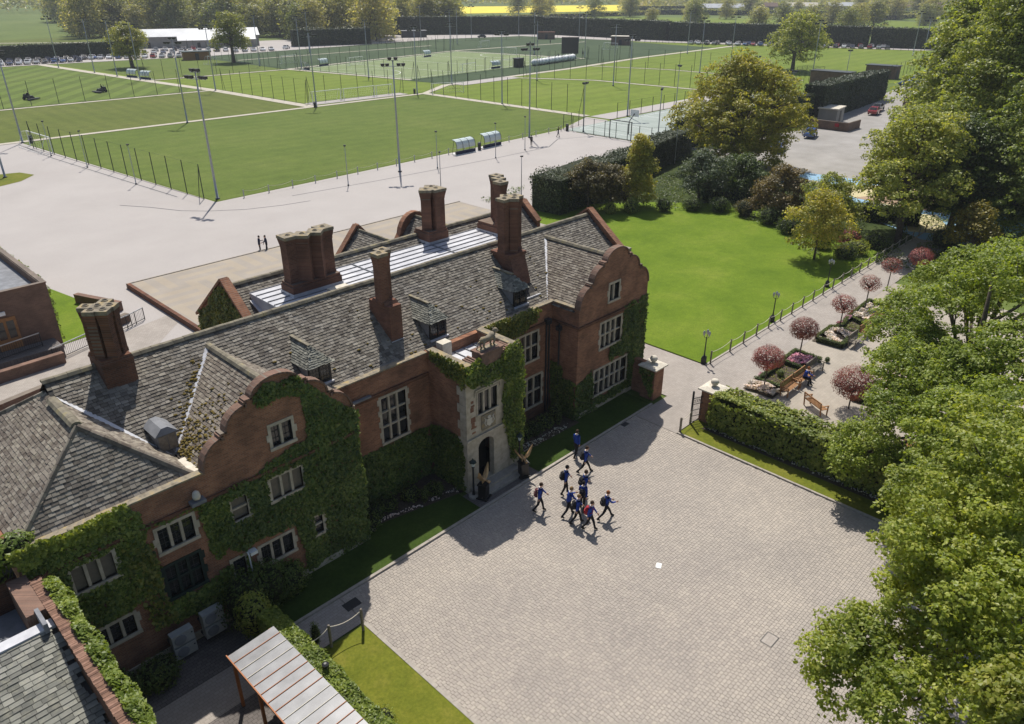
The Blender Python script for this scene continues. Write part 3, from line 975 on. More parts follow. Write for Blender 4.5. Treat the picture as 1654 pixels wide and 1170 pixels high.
def roofmesh(polys, name='roof', m='roof_deck'):
    b = MB()
    for p in polys:
        b.poly(p)
    return b.build(name, M[m], house)


def slates(parent, O, U, S, poly, w=.215, e=.155, mat='slate', holes=(), seed=1, store=None, lift=.0):
    """courses of slates on the plane O + u*U + s*S inside the polygon poly [(u, s)]"""
    r = np.random.default_rng(seed)
    U, S = np.array(U, float), np.array(S, float)
    U /= np.linalg.norm(U)
    S /= np.linalg.norm(S)
    N_ = np.cross(U, S)
    if N_[2] < 0:
        N_ = -N_
    us, ss = [p[0] for p in poly], [p[1] for p in poly]
    rows_ = []
    k, s = 0, min(ss)
    while s < max(ss):
        u = min(us) - r.uniform(0, w)
        while u < max(us):
            ww = w * r.choice([.8, .95, 1.0, 1.1, 1.3])
            rows_.append((u, s, ww))
            u += ww
        s += e * r.uniform(.97, 1.03)
        k += 1
    A = np.array(rows_)
    cu, cs = A[:, 0] + A[:, 2] / 2, A[:, 1] + e / 2
    ok = in_poly(cu, cs, poly)
    for h in holes:
        ok &= ~in_poly(cu, cs, h)
    A = A[ok]
    n = len(A)
    O = np.array(O, float)
    g = .006
    u0, u1 = A[:, 0] + g, A[:, 0] + A[:, 2] - g
    s0 = A[:, 1] + r.normal(0, .010, n)
    s1 = A[:, 1] + e * 1.25
    t0, t1 = .026 + r.uniform(0, .018, n) + lift, .004 + lift
    tk = .014
    V = np.empty((n, 8, 3))
    sk = r.normal(0, .006, n)
    for j, (uu, sv, tv) in enumerate([(u0, s0, t0 - tk), (u1, s0 + sk, t0 - tk), (u1, s1, t1 - tk), (u0, s1, t1 - tk), (u0, s0, t0), (u1, s0 + sk, t0), (u1, s1, t1), (u0, s1, t1)]):
        V[:, j] = O + np.outer(uu, U) + np.outer(sv, S) + np.outer(np.broadcast_to(tv, n), N_)
    (ALL_S if store is None else store).append((V, parent, mat))


FQ5 = np.array([(4, 5, 6, 7), (0, 1, 5, 4), (1, 2, 6, 5), (2, 3, 7, 6), (3, 0, 4, 7)])


def flush_slates(store, limit=300):
    """the slates that show largest become pieces of their own, the rest of each slope one mesh"""
    cen = np.concatenate([V.mean(1) for V, _, _ in store])
    own = np.concatenate([np.full(len(V), i) for i, (V, _, _) in enumerate(store)])
    uv, zc = proj(cen)
    vis = (uv[:, 0] > 3) & (uv[:, 0] < 1650) & (uv[:, 1] > 0) & (uv[:, 1] < 1167)
    pick = np.argsort(np.where(vis, zc, 1e9))[:limit]
    sel = np.zeros(len(cen), bool)
    sel[pick] = True
    base = 0
    for i, (V, parent, mat) in enumerate(store):
        m = sel[own == i]
        rest_ = V[~m]
        if len(rest_):
            L = to_local(rest_.reshape(-1, 3), parent)
            tag(obj('slate_courses', np_mesh('slate_courses', L, (np.arange(len(rest_))[:, None, None] * 8 + FQ5[None]).reshape(-1, 4)), M[mat], parent), kind='stuff')
        for q in V[m]:
            c = q.mean(0)
            me = np_mesh('slate', q - c, FQ5)
            o = obj('slate', me, M[mat], parent)
            o.location = Vector(to_local(c[None], parent)[0])


def SV(y0, z0, y1, z1):
    return (0, y1 - y0, z1 - z0)


# main range, front slope
SL_L = math.hypot(3.8, 2.9)
main = roofmesh([[(5.55, 26.7, 7.0), (38.5, 26.7, 7.0), (38.5, 30.5, 9.9), (5.55, 30.5, 9.9)], [(5.55, 30.5, 9.9), (38.5, 30.5, 9.9), (38.5, 34.3, 7.0), (5.55, 34.3, 7.0)],
                 [(15.0, 26.45, 6.95), (30.6, 26.45, 6.95), (30.6, 26.72, 6.98), (15.0, 26.72, 6.98)]])
dorm = [(14.85, 15.98), (21.85, 22.95), (27.95, 29.0)]
# where the two front gables and the hipped wing cover the main slope, no slates are laid
hl = [(8.7, -1), (11.85, 4.0), (15.2, -1)]
hr = [(30.6, -1), (33.7, 4.0), (36.9, -1)]
hh = [(5, -1), (5, 3.2), (5.7, 3.2), (8.3, -.4)]
holes = [rc(a + .05, .62, b_ - .05, 2.0) for a, b_ in dorm] + [hl, hr, hh, rc(19.9, 1.3, 20.5, 2.1), rc(29.1, .9, 30.2, 3.4), rc(7.75, 3.6, 8.5, 4.6)]
slates(main, (0, 26.7, 7.0), (1, 0, 0), SV(26.7, 7, 30.5, 9.9), [(5.6, 0), (38.45, 0), (38.45, SL_L), (5.6, SL_L)], holes=holes, seed=2)
# left front gable
SG = math.hypot(3.4, 2.5)
for cx, nm in ((11.85, 5), (33.7, 6)):
    rf = roofmesh([[(cx - 3.4, 24.7, 7.0), (cx, 24.7, 9.5), (cx, 30.05, 9.5), (cx - 3.4, 26.75, 7.0)], [(cx + 3.4, 24.7, 7.0), (cx + 3.4, 26.75, 7.0), (cx, 30.05, 9.5), (cx, 24.7, 9.5)]])
    hole = [rc(24.5, 0, 25.6, 2.6)] if False else []
    slates(rf, (cx - 3.4, 0, 7.0), (0, 1, 0), (3.4, 0, 2.5), [(24.75, 0), (26.7, 0), (29.95, SG), (24.75, SG)], mat='slate_brown', seed=nm)
    slates(rf, (cx + 3.4, 0, 7.0), (0, 1, 0), (-3.4, 0, 2.5), [(24.75, 0), (26.7, 0), (29.95, SG), (24.75, SG)], mat='slate_brown', seed=nm + 10)
# hipped wing at the near end
HX, HZ = 5.5, 9.5
hip = roofmesh([[(2.35, 24.75, 7.03), (8.35, 24.75, 7.03), (HX, 26.95, HZ)], [(2.35, 24.75, 7.03), (HX, 26.95, HZ), (HX, 30.5, HZ), (2.35, 34.3, 7.03)],
                [(8.35, 24.75, 7.03), (8.35, 26.75, 7.03), (HX, 29.95, HZ), (HX, 26.95, HZ)]])
sf = math.hypot(2.2, 2.47)
slates(hip, (0, 24.75, 7.03), (1, 0, 0), SV(24.75, 7.03, 26.95, HZ), [(2.35, 0), (8.35, 0), (HX + .05, sf), (HX - .05, sf)], mat='slate', seed=21)
sl = math.hypot(3.15, 2.47)
slates(hip, (2.35, 0, 7.03), (0, 1, 0), (3.15, 0, 2.47), [(24.8, 0), (34.2, 0), (30.4, sl), (26.95, sl)], mat='slate_brown', seed=22)
slates(hip, (8.35, 0, 7.03), (0, 1, 0), (-2.85, 0, 2.47), [(24.8, 0), (26.7, 0), (29.85, 3.75), (26.95, 3.75)], mat='slate_brown', seed=23)
# rear range
rear = roofmesh([[(15.9, 33.0, 7.0), (38, 33.0, 7.0), (38, 36.1, 9.5), (15.9, 36.1, 9.5)], [(15.9, 36.1, 9.5), (38, 36.1, 9.5), (38, 40, 6.9), (15.9, 40, 6.9)]])
slates(rear, (0, 33.0, 7.0), (1, 0, 0), SV(33, 7, 36.1, 9.5), [(16, 0), (37.9, 0), (37.9, 3.98), (16, 3.98)], holes=[rc(16.7, -1, 34.2, 3.0)], seed=31)
# two small gables on the garden side of the rear range
for cx, hw in ((26.9, 1.7), (31.6, 1.6)):
    rf = roofmesh([[(cx - hw, 40.4, 7.6), (cx, 40.4, 9.25), (cx, 36.5, 9.25), (cx - hw, 38.5, 7.6)], [(cx + hw, 40.4, 7.6), (cx + hw, 38.5, 7.6), (cx, 36.5, 9.25), (cx, 40.4, 9.25)]])
    h_ = math.hypot(hw, 1.65)
    slates(rf, (cx - hw, 0, 7.6), (0, 1, 0), (hw, 0, 1.65), [(38.4, 0), (40.3, 0), (40.3, h_), (36.6, h_)], seed=int(cx))
    slates(rf, (cx + hw, 0, 7.6), (0, 1, 0), (-hw, 0, 1.65), [(38.4, 0), (40.3, 0), (40.3, h_), (36.6, h_)], seed=int(cx) + 1)
    b = MB()
    pk = 9.55 if cx < 30 else 9.7
    prof = [(cx - hw - .25, 7.4), (cx, pk), (cx + hw + .25, 7.4)] if cx < 30 else [(cx - hw - .2, 7.4)] + [(cx - 1.25 * math.cos(t), 8.0 + 1.45 * math.sin(t)) for t in np.linspace(.15, math.pi - .15, 11)] + [(cx + hw + .2, 7.4)]
    wall_poly(b, 'y', 40.3, [(cx - hw - .3, 5.5)] + prof + [(cx + hw + .3, 5.5)], [], .3)
    gable_coping(b, 'y', 40.25, prof, .42, .12)
    b.build('rear_gable', M['brick'], house)
# lead flat between the ranges with rolls
b = MB().box(16.6, 31.0, 7.2, 34.2, 35.35, 9.12)
b.build('lead_flat', M['lead'], house)
MB().each('lead_roll', M['lead_dark'], house, [(16.62, 31.65 + k * .6, 9.122, 34.18, 31.70 + k * .6, 9.17) for k in range(7)] + [(22.9, 31.1, 9.122, 22.96, 35.3, 9.18), (28.4, 31.1, 9.122, 28.46, 35.3, 9.18)])
MB().box(19.5, 31.9, 9.17, 20.6, 32.5, 9.35).build('roof_hatch', M['cap_stone'], house)


# ridges, hips, valleys
def ridge_line(a, b_, w=.34, m='ridge', nm='ridge_tile', L=.46, n_each=True):
    a, b_ = Vector(a), Vector(b_)
    n = max(1, int((b_ - a).length / L))
    d = (b_ - a) / n
    bb = MB()
    for i in range(n):
        p, q = a + d * i + d * .01, a + d * (i + 1) - d * .01
        t = d.normalized()
        s = t.cross(Vector((0, 0, 1))).normalized()
        up_ = s.cross(t).normalized()
        h = .10 + rnd.uniform(-.012, .012)
        for x in (p, q):
            pass
        sec = [-s * w / 2 - up_ * .04, -s * w * .28 + up_ * h * .75, up_ * h, s * w * .28 + up_ * h * .75, s * w / 2 - up_ * .04]
        bb.add([p + x for x in sec] + [q + x for x in sec], [(0, 5, 6, 1), (1, 6, 7, 2), (2, 7, 8, 3), (3, 8, 9, 4), (0, 1, 2, 3, 4), (9, 8, 7, 6, 5)])
    return bb.build(nm, M[m], house)


ridge_line((5.5, 30.5, 9.93), (38.4, 30.5, 9.93))
ridge_line((11.85, 24.9, 9.53), (11.85, 30.0, 9.53))
ridge_line((33.7, 24.9, 9.53), (33.7, 30.0, 9.53))
ridge_line((HX, 26.95, HZ + .06), (HX, 29.6, HZ + .06), .42)
ridge_line((16.0, 36.1, 9.53), (37.8, 36.1, 9.53))
ridge_line((HX, 26.95, HZ), (2.35, 24.75, 7.08), .16, 'slate_brown', 'hip')
ridge_line((HX, 26.95, HZ), (8.3, 24.8, 7.08), .30, 'slate_brown', 'hip')
ridge_line((HX, 30.45, HZ), (2.4, 34.2, 7.08), .2, 'slate_brown', 'hip')
ridge_line((26.9, 40.2, 9.28), (26.9, 36.6, 9.28), .2)
ridge_line((31.6, 40.2, 9.28), (31.6, 36.6, 9.28), .2)
b = MB()
for a, e in (((8.55, 26.7, 7.06), (11.85, 30.02, 9.56)), ((30.45, 26.7, 7.06), (33.7, 30.02, 9.56)), ((8.2, 26.6, 7.1), (5.75, 29.9, 9.42)), ((16.55, 33.0, 7.9), (16.55, 35.1, 8.8))):
    MB().beam(a, e, .22, .05).build('valley', M['lead'], house)
b = MB().box(7.75, 24.9, 7.03, 8.7, 26.1, 7.12)
b.build('lead_gutter', M['cap_stone'], house)

# east and west gable ends
b = MB()
wall_poly(b, 'x', 38.5, [(26.4, 0), (34.6, 0), (34.6, 7.1), (30.5, 10.2), (26.4, 7.1)], [], .35)
gable_coping(b, 'x', 38.45, [(34.7, 7.05), (30.5, 10.22), (26.3, 7.05)][::-1], .48, .13)
b.build('end_gable', M['brick'], house)
b = MB()
wall_poly(b, 'x', 38.0, [(34.65, 0), (40, 0), (40, 6.8), (36.1, 9.85), (34.65, 8.7)], [], .35)
gable_coping(b, 'x', 37.95, [(34.6, 8.65), (36.1, 9.88), (40.1, 6.75)], .48, .13)
b.build('end_gable', M['brick'], house)
b = MB()
wall_poly(b, 'x', 15.6, [(32.4, 0), (39.9, 0), (39.9, 6.9), (36.1, 9.85), (32.4, 6.9)], [rc(35.0, 6.6, 36.0, 7.6)], .32)
gable_coping(b, 'x', 15.55, [(32.3, 6.85), (36.1, 9.88), (40.0, 6.85)], .48, .13)
b.build('end_gable', M['brick'], house)
window('x', 15.6, 35.0, 6.6, 36.0, 7.6, 2, 1, came=False)
flush_slates(ALL_S)


# ---- dormers
def dormer(x0, x1):
    yf, zb, zt = 27.12, 7.36, 8.25
    xm = (x0 + x1) / 2
    d = MB()
    for x in (x0 + .04, x1 - .04):
        d.extrude([(x - .04, yf, zb), (x - .04, yf + 1.2, zt + .02), (x - .04, yf, zt)], (.08, 0, 0))
    dd = d.build('dormer', M['lead_dark'], house)
    f = MB()
    f.box(x0, yf - .02, zb - .02, x1, yf + .08, zb + .06).box(x0, yf - .02, zt - .08, x1, yf + .08, zt)
    for x in (x0, xm - .035, x1 - .07):
        f.box(x, yf - .015, zb + .06, x + .07, yf + .075, zt - .08)
    f.build('dormer_frame', M['black'], dd)
    for a, e in ((x0 + .07, xm - .035), (xm + .035, x1 - .07)):
        MB().box(a, yf + .03, zb + .06, e, yf + .05, zt - .08).build('pane', M['glass'], dd)
    g = MB()
    for a, e in ((x0 + .07, xm - .035), (xm + .035, x1 - .07)):
        for k in (1, 2):
            x = a + (e - a) * k / 3
            g.box(x - .006, yf + .018, zb + .06, x + .006, yf + .029, zt - .08)
        for k in range(1, 4):
            z = zb + .06 + (zt - zb - .14) * k / 4
            g.box(a, yf + .019, z - .006, e, yf + .028, z + .006)
    g.build('leaded_bars', M['lead_came'], dd)
    MB().box(x0 - .05, yf - .14, zb - .1, x1 + .05, yf + .1, zb - .025).build('apron', M['lead'], dd)
    # small hipped slate roof running back into the main slope
    zr, o = 8.98, .12
    yr0, yr1 = yf + .62, 29.35
    e0, e1 = x0 - o, x1 + o
    ym = 26.7 + (zt - 7.0) / KS
    dk = MB().poly([(e0, yf - .14, zt), (e1, yf - .14, zt), (xm, yr0, zr)]).poly([(e0, yf - .14, zt), (xm, yr0, zr), (xm, yr1, zr), (e0, ym, zt)]).poly([(e1, yf - .14, zt), (e1, ym, zt), (xm, yr1, zr), (xm, yr0, zr)])
    dk.poly([(e0, yf - .14, zt - .001), (e0, ym, zt - .001), (e1, ym, zt - .001), (e1, yf - .14, zt - .001)])
    dk.build('dormer_soffit', M['roof_deck'], dd)
    st = []
    h = math.hypot(xm - e0, zr - zt)
    hf = math.hypot(yr0 - yf + .14, zr - zt)
    kw = dict(w=.17, e=.105, mat='slate_green', store=st)
    slates(dd, (e0, 0, zt), (0, 1, 0), (xm - e0, 0, zr - zt), [(yf - .14, 0), (ym, 0), (yr1, h), (yr0, h)], seed=41, **kw)
    slates(dd, (e1, 0, zt), (0, 1, 0), (xm - e1, 0, zr - zt), [(yf - .14, 0), (ym, 0), (yr1, h), (yr0, h)], seed=42, **kw)
    slates(dd, (0, yf - .14, zt), (1, 0, 0), (0, yr0 - yf + .14, zr - zt), [(e0, 0), (e1, 0), (xm, hf)], seed=43, **kw)
    flush_slates(st, 0)
    b = MB()
    b.beam((xm, yr0, zr + .03), (xm, yr1, zr + .03), .16, .08)
    b.build('dormer_ridge', M['ridge'], dd)


for a, e in dorm:
    dormer(a, e)
# lead-covered vent housing and its louvre door
b = MB().box(7.95, 26.85, 7.2, 8.7, 27.6, 7.95).frustum(7.88, 26.8, 7.95, 8.78, 28.0, 8.2, 8.2, 26.9, 8.45, 28.0)
vb = b.build('vent_housing', M['lead_dark'], house)
MB().box(8.0, 26.83, 7.25, 8.32, 26.845, 7.9).box(8.34, 26.83, 7.25, 8.65, 26.845, 7.9).build('louvre_door', M['wood_grey'], vb)


# ---- chimneys
def ribbed(cx, cy, w, d, n):
    """plan of a ribbed stack: notched outline"""
    return cx, cy, w, d, n


def chimney(cells, z0, z1, base, pots, m='brick_red', cap=.16, flare=.12):
    """cells: square flues (cx, cy, half, turned) side by side; base: list of frustum/boxes"""
    bb = MB()
    for q in base:
        bb.frustum(*q) if len(q) == 10 else bb.box(*q)
    root = bb.build('chimney', M[m], house)
    s = MB()
    for i, (cx, cy, h, turn) in enumerate(cells):
        zt = z1 + .004 * i
        hh = h * (1.19 if turn else 1)
        s.v_before = len(s.v)

        def ring(k, z):
            if turn:
                return [(cx - hh * k, cy, z), (cx, cy - hh * k, z), (cx + hh * k, cy, z), (cx, cy + hh * k, z)]
            return [(cx - h * k, cy - h * k, z), (cx + h * k, cy - h * k, z), (cx + h * k, cy + h * k, z), (cx - h * k, cy + h * k, z)]
        prof = [(1.08, z0), (1.08, z0 + .14), (1.0, z0 + .2), (1, zt - .62), (1.05, zt - .6), (1.05, zt - .5), (1.12, zt - .4), (1.22, zt - .22), (1.22, zt - cap)]
        V = [p for k, z in prof for p in ring(k, z)]
        n = len(prof)
        f = [(a * 4 + j, a * 4 + (j + 1) % 4, (a + 1) * 4 + (j + 1) % 4, (a + 1) * 4 + j) for a in range(n - 1) for j in range(4)]
        f += [(3, 2, 1, 0), tuple(range((n - 1) * 4, n * 4))]
        s.add(V, f)
    s.build('flue_shaft', M[m], root)
    c = MB()
    for i, (cx, cy, h, turn) in enumerate(cells):
        k = h * 1.30
        zt = z1 + .004 * i
        if turn:
            k *= 1.19
            c.extrude([(cx - k, cy, zt - cap), (cx, cy - k, zt - cap), (cx + k, cy, zt - cap), (cx, cy + k, zt - cap)], (0, 0, cap))
        else:
            c.box(cx - k, cy - k, zt - cap + .001 * i, cx + k, cy + k, zt)
    c.build('chimney_cap', M['stone_lichen'], root)
    for i, (px, py) in enumerate(pots):
        p = MB().lathe([(.13, z1 - .02), (.13, z1 + .035 + .004 * i), (.10, z1 + .04 + .004 * i), (.10, z1 + .0)], (px, py, 0), 10)
        p.mi = 1
        p.lathe([(.10, z1 + .02 + .004 * len(cells)), (.0001, z1 + .021 + .004 * len(cells))], (px, py, 0), 10)
        p.build('chimney_pot', [M['stone_lichen'], M['dark']], root)
    return root


# big stack at the near end of the ridge: two turned flues by three
C1 = [(7.75 + .43 * i + .43 * j, 29.95 + .43 * i - .43 * j + .25, .29, True) for i in range(3) for j in range(2)]
C1 = [(7.70, 30.02, .22, True), (8.06, 29.73, .22, True), (8.42, 30.02, .22, True), (7.70, 30.54, .22, True), (8.06, 30.25, .22, True), (8.42, 30.54, .22, True)]
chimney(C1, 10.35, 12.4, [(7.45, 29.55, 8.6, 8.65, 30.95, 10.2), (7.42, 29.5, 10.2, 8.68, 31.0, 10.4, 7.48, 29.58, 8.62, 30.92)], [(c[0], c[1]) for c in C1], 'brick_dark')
# slender double stack on the front slope
chimney([(19.98, 28.32, .24, False), (20.38, 28.62, .24, False)], 9.6, 12.15, [(19.85, 27.66, 7.4, 20.58, 29.3, 9.55), (19.8, 27.9, 9.55, 20.63, 29.0, 9.72, 19.85, 28.0, 20.55, 28.95)], [(19.98, 28.32), (20.38, 28.62)])
# tall stack beside the right-hand gable: raked base
chimney([(29.25, 29.15, .27, False), (29.68, 29.5, .27, True), (30.1, 29.15, .27, False), (29.68, 28.82, .27, True)], 9.75, 12.9,
        [(29.05, 27.3, 7.1, 30.25, 29.9, 8.0, 29.05, 28.0, 30.25, 29.9), (29.05, 28.0, 8.0, 30.25, 29.9, 9.6, 29.05, 28.5, 30.25, 29.9), (28.95, 28.45, 9.6, 30.35, 29.98, 9.78)],
        [(29.25, 29.15), (30.1, 29.15), (29.68, 29.5), (29.68, 28.82)])
# four-flue stack on the lead flat
chimney([(18.35, 33.75, .32, False), (19.0, 33.45, .36, True), (19.75, 33.45, .36, True), (20.4, 33.75, .32, False)], 9.7, 12.2,
        [(17.9, 33.1, 8.5, 20.85, 34.3, 9.6), (17.95, 33.15, 9.6, 20.8, 34.25, 9.75)], [(18.35, 33.75), (19.0, 33.45), (19.75, 33.45), (20.4, 33.75)])
# rear stack
chimney([(28.85, 35.5, .36, True), (29.45, 35.25, .36, False), (29.45, 35.85, .3, True)], 9.8, 12.4, [(28.4, 34.8, 8.5, 29.95, 36.3, 9.75), (28.45, 34.85, 9.75, 29.9, 36.25, 9.9)], [(28.85, 35.5), (29.45, 35.25), (29.5, 35.75)])
# row of three single flues
chimney([(33.0, 33.2, .27, False), (33.55, 33.95, .27, False), (34.05, 34.65, .27, False)], 9.7, 12.55, [(32.65, 32.85, 8.5, 34.45, 35.05, 9.6), (32.7, 32.9, 9.6, 34.4, 35.0, 9.75)], [(33.0, 33.2), (33.55, 33.95), (34.05, 34.65)])
b = MB()
for x0, y0, x1, y1, z in ((7.42, 29.49, 8.68, 29.549, 9.0), (19.83, 27.6, 20.6, 27.66, 7.6), (29.0, 27.22, 30.3, 27.3, 7.35)):
    MB().box(x0, y0, z - .12, x1, y1, z + .14).build('flashing', M['lead'], house)
MB().each('flashing', M['lead'], house, [(17.86, 33.06, 9.12, 20.89, 34.34, 9.26), (28.36, 34.76, 9.12, 29.99, 36.0, 9.28), (32.61, 32.81, 9.12, 34.49, 35.09, 9.26)])

# moss clumps on the slates
b = MB()
rm = random.Random(5)
for k in range(330):
    y_ = rm.uniform(24.9, 27.6)
    s_ = rm.betavariate(1.1, 3.2)
    x_ = 8.5 + 3.3 * s_ + rm.uniform(0, .1)
    z_ = 7.0 + 2.5 * (x_ - 8.45) / 3.4
    if y_ > 24.9 + (x_ - 8.45) + 2.2:
        continue
    r = rm.uniform(.025, .10)
    b.ball((x_, y_, z_ + .015), (r * rm.uniform(.8, 1.6), r * rm.uniform(.7, 1.3), .04), 7, 4)
for k in range(150):
    t = rm.random()
    x_, y_ = 11.4 - 2.2 * t - abs(rm.gauss(0, .25)), 29.4 - 2.2 * t + rm.gauss(0, .2)
    r = rm.uniform(.02, .1)
    b.ball((x_, y_, 7 + (y_ - 26.7) * KS + .02), (r * 1.2, r, .04), 7, 4)
for k in range(70):
    x_, y_ = rm.uniform(9, 38), rm.betavariate(1.2, 2) * 3.5 + 26.8
    r = rm.uniform(.03, .1)
    b.ball((x_, y_, 7 + (y_ - 26.7) * KS + .03), (r * 1.2, r, .04), 6, 4)
tag(b.build('moss', M['moss'], house, smooth=True), kind='stuff')

# rainwater pipes, hopper heads, flood lamp, small fittings
b = MB()
for x, y in ((29.85, 26.32), (30.1, 26.33), (30.32, 25.75)):
    MB().tube([(x, y, .1), (x, y, 6.0)], .05, 8).build('downpipe', M['dark_metal'], house)
MB().each('hopper', M['dark_metal'], house, [(29.7, 26.1, 6.0, 30.05, 26.38, 6.3), (30.15, 25.6, 5.6, 30.4, 25.9, 5.85)])
b = MB().tube([(9.5, 24.3, 2.9), (9.5, 24.2, 2.8), (9.55, 24.25, .4)], .035, 8).box(9.55, 24.1, 2.75, 9.85, 24.38, 2.9)
b.build('downpipe', M['white'], house)
b = MB().box(7.75, 24.05, 6.2, 8.3, 24.38, 6.34)
lb = b.build('hopper', M['lead_dark'], house)
MB().lathe([(.02, 0), (.13, .02), (.16, .14), (.12, .3), (.05, .36)], (8.02, 24.2, 6.4), 10).build('carved_head', M['cap_stone'], lb, True)
MB().box(15.9, 26.2, 6.15, 17.4, 26.36, 6.24).build('ledge', M['lead_dark'], house)
for z in (3.3, 5.5):
    b = MB().box(37.0, 25.2, z - .9, 37.6, 26.6, z - .82)
    for k in range(9):
        y_ = 25.22 + k * .17
        b.tube([(37.57, y_, z - .82), (37.57, y_, z)], .012, 5)
    b.beam((37.57, 25.2, z), (37.57, 26.6, z), .04)
    b.beam((37.0, 25.22, z), (37.57, 25.22, z), .04)
    b.beam((37.0, 26.58, z), (37.57, 26.58, z), .04)
    b.build('balcony', M['rail'], house)
for z0, z1 in ((2.4, 4.4), (4.6, 6.1)):
    MB().box(36.99, 25.4, z0, 37.02, 26.4, z1).build('balcony_door', M['glass'], house)
# ------------------------------------------------------------ ivy on the walls
def ivy(name, label, ax, c, polys, holes=(), out=-1, dens=330, size=.155, th=.16, m='ivy', seed=1, fray=.18, core=True, group='ivy on the house walls'):
    """leaves covering polygons [(u, z)] of a wall plane; edges frayed"""
    r = np.random.default_rng(seed)
    allu = [p[0] for q in polys for p in q]
    allz = [p[1] for q in polys for p in q]
    u0, u1, z0, z1 = min(allu), max(allu), min(allz), max(allz)
    n = int((u1 - u0) * (z1 - z0) * dens)
    u, z = r.uniform(u0, u1, n), r.uniform(z0, z1, n)
    pp = np.stack([u, z, np.zeros(n)], 1)
    du, dz = vnoise(pp, 2.2, seed) * fray + r.normal(0, .03, n), vnoise(pp, 2.5, seed + 1) * fray + r.normal(0, .03, n)
    ok = np.zeros(n, bool)
    for q in polys:
        ok |= in_poly(u + du, z + dz, q)
    for h in holes:
        ok &= ~((u > h[0] - .08 + np.minimum(du, .05)) & (u < h[2] + .08 + np.maximum(du, -.05)) & (z > h[1] - .06) & (z < h[3] + .1 + dz * .3))
    u, z = u[ok], z[ok]
    n = len(u)
    d = (.03 + th * (.55 + .45 * vnoise(np.stack([u, z, np.zeros(n)], 1), 3.5, seed + 2))) * r.uniform(.15, 1.1, n)
    N_ = np.zeros((n, 3))
    P_ = np.zeros((n, 3))
    k = 1 if ax == 'y' else 0
    P_[:, 1 - k], P_[:, k], P_[:, 2] = u, c + out * d, z
    N_[:, k], N_[:, 2] = out, .45
    o = leaf_obj(name, P_, N_, size, M[m], tilt=.5, seed=seed, aspect=.85, droop=.8)
    return tag(o, label, 'ivy', group)


H = [w[:4] for w in LW]
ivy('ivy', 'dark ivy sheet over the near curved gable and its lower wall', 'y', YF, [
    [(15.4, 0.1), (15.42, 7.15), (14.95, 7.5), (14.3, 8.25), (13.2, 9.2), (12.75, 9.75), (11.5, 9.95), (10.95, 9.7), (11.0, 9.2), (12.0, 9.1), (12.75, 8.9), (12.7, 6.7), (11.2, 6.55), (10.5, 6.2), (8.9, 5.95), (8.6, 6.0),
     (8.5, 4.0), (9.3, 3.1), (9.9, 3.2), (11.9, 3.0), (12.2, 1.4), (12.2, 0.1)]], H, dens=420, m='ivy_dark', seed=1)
ivy('ivy', 'ivy sheet between the upper windows left of the near gable', 'y', YF, [
    [(2.3, 7.25), (5.6, 7.25), (6.1, 6.7), (6.2, 6.05), (8.6, 6.1), (9.2, 5.9), (9.3, 4.2), (8.4, 3.2), (8.0, 3.9), (8.1, 4.3), (8.05, 6.0), (6.2, 6.0), (6.0, 5.0), (6.15, 2.4), (7.9, 2.3), (9.4, 3.0), (9.9, 1.6), (9.6, .6),
     (7.6, 1.0), (6.4, 1.3), (6.0, 3.2), (5.1, 3.0), (4.9, 4.3), (3.3, 4.4), (2.6, 2.6), (2.3, 2.6)],
    [(2.3, 4.6), (2.3, 2.9), (5.2, 2.95), (5.9, 4.6)]], H, dens=420, m='ivy', seed=2)
ivy('ivy', 'yellowing ivy streak left of the dark green window', 'y', YF - .06, [[(5.2, 5.9), (6.15, 5.5), (6.2, 2.4), (6.5, 1.4), (5.6, 1.6), (5.2, 3.5)]], H, dens=160, m='ivy_gold', seed=3)
ivy('ivy', 'ivy fringe spilling over the long parapet by the hipped roof', 'y', YF - .08, [[(2.0, 7.42), (5.7, 7.38), (5.6, 6.9), (4.6, 6.7), (2.1, 6.6)]], (), dens=420, th=.22, m='hedge', seed=4)
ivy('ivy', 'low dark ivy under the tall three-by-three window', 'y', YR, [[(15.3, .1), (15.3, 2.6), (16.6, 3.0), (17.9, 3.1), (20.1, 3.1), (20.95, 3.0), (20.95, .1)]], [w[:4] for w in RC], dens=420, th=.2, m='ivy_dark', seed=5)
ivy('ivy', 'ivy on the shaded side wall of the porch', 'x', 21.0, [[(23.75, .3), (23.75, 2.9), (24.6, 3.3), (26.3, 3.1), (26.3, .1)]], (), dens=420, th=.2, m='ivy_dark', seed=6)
ivy('ivy', 'thick bright ivy over the porch parapet and corner', 'y', 23.58, [
    [(20.9, 7.5), (21.8, 7.4), (22.1, 7.0), (23.2, 7.05), (23.6, 7.6), (24.85, 7.6), (24.9, .9), (24.1, .6), (23.75, 2.4), (23.45, 3.4), (23.5, 5.9), (22.6, 6.0), (21.4, 6.05), (20.95, 6.6)]],
    [(21.7, 4.3, 23.2, 5.75)], dens=480, th=.34, m='ivy', seed=7, size=.14)
ivy('ivy', 'golden ivy along the porch side parapet', 'x', 21.0, [[(23.5, 7.5), (26.1, 7.5), (26.0, 6.9), (24.8, 6.5), (23.6, 6.1)]], (), dens=420, th=.22, m='ivy_gold', seed=8)
ivy('ivy', 'golden ivy mat on the parapet right of the porch', 'y', YR - .03, [[(24.75, 7.35), (28.9, 7.35), (29.2, 7.1), (29.1, 6.4), (28.2, 6.05), (26.9, 6.0), (26.4, 5.6), (24.75, 5.8)]], [w[:4] for w in RC], dens=420, th=.25, m='ivy_gold', seed=9)
ivy('ivy', 'ivy patch below the upper window right of the porch', 'y', YR, [[(26.3, 4.0), (27.3, 3.9), (28.2, 3.8), (28.0, 3.2), (26.6, 2.9)]], [w[:4] for w in RC], dens=360, m='ivy_dark', seed=10)
RH = [w[:4] for w in RW]
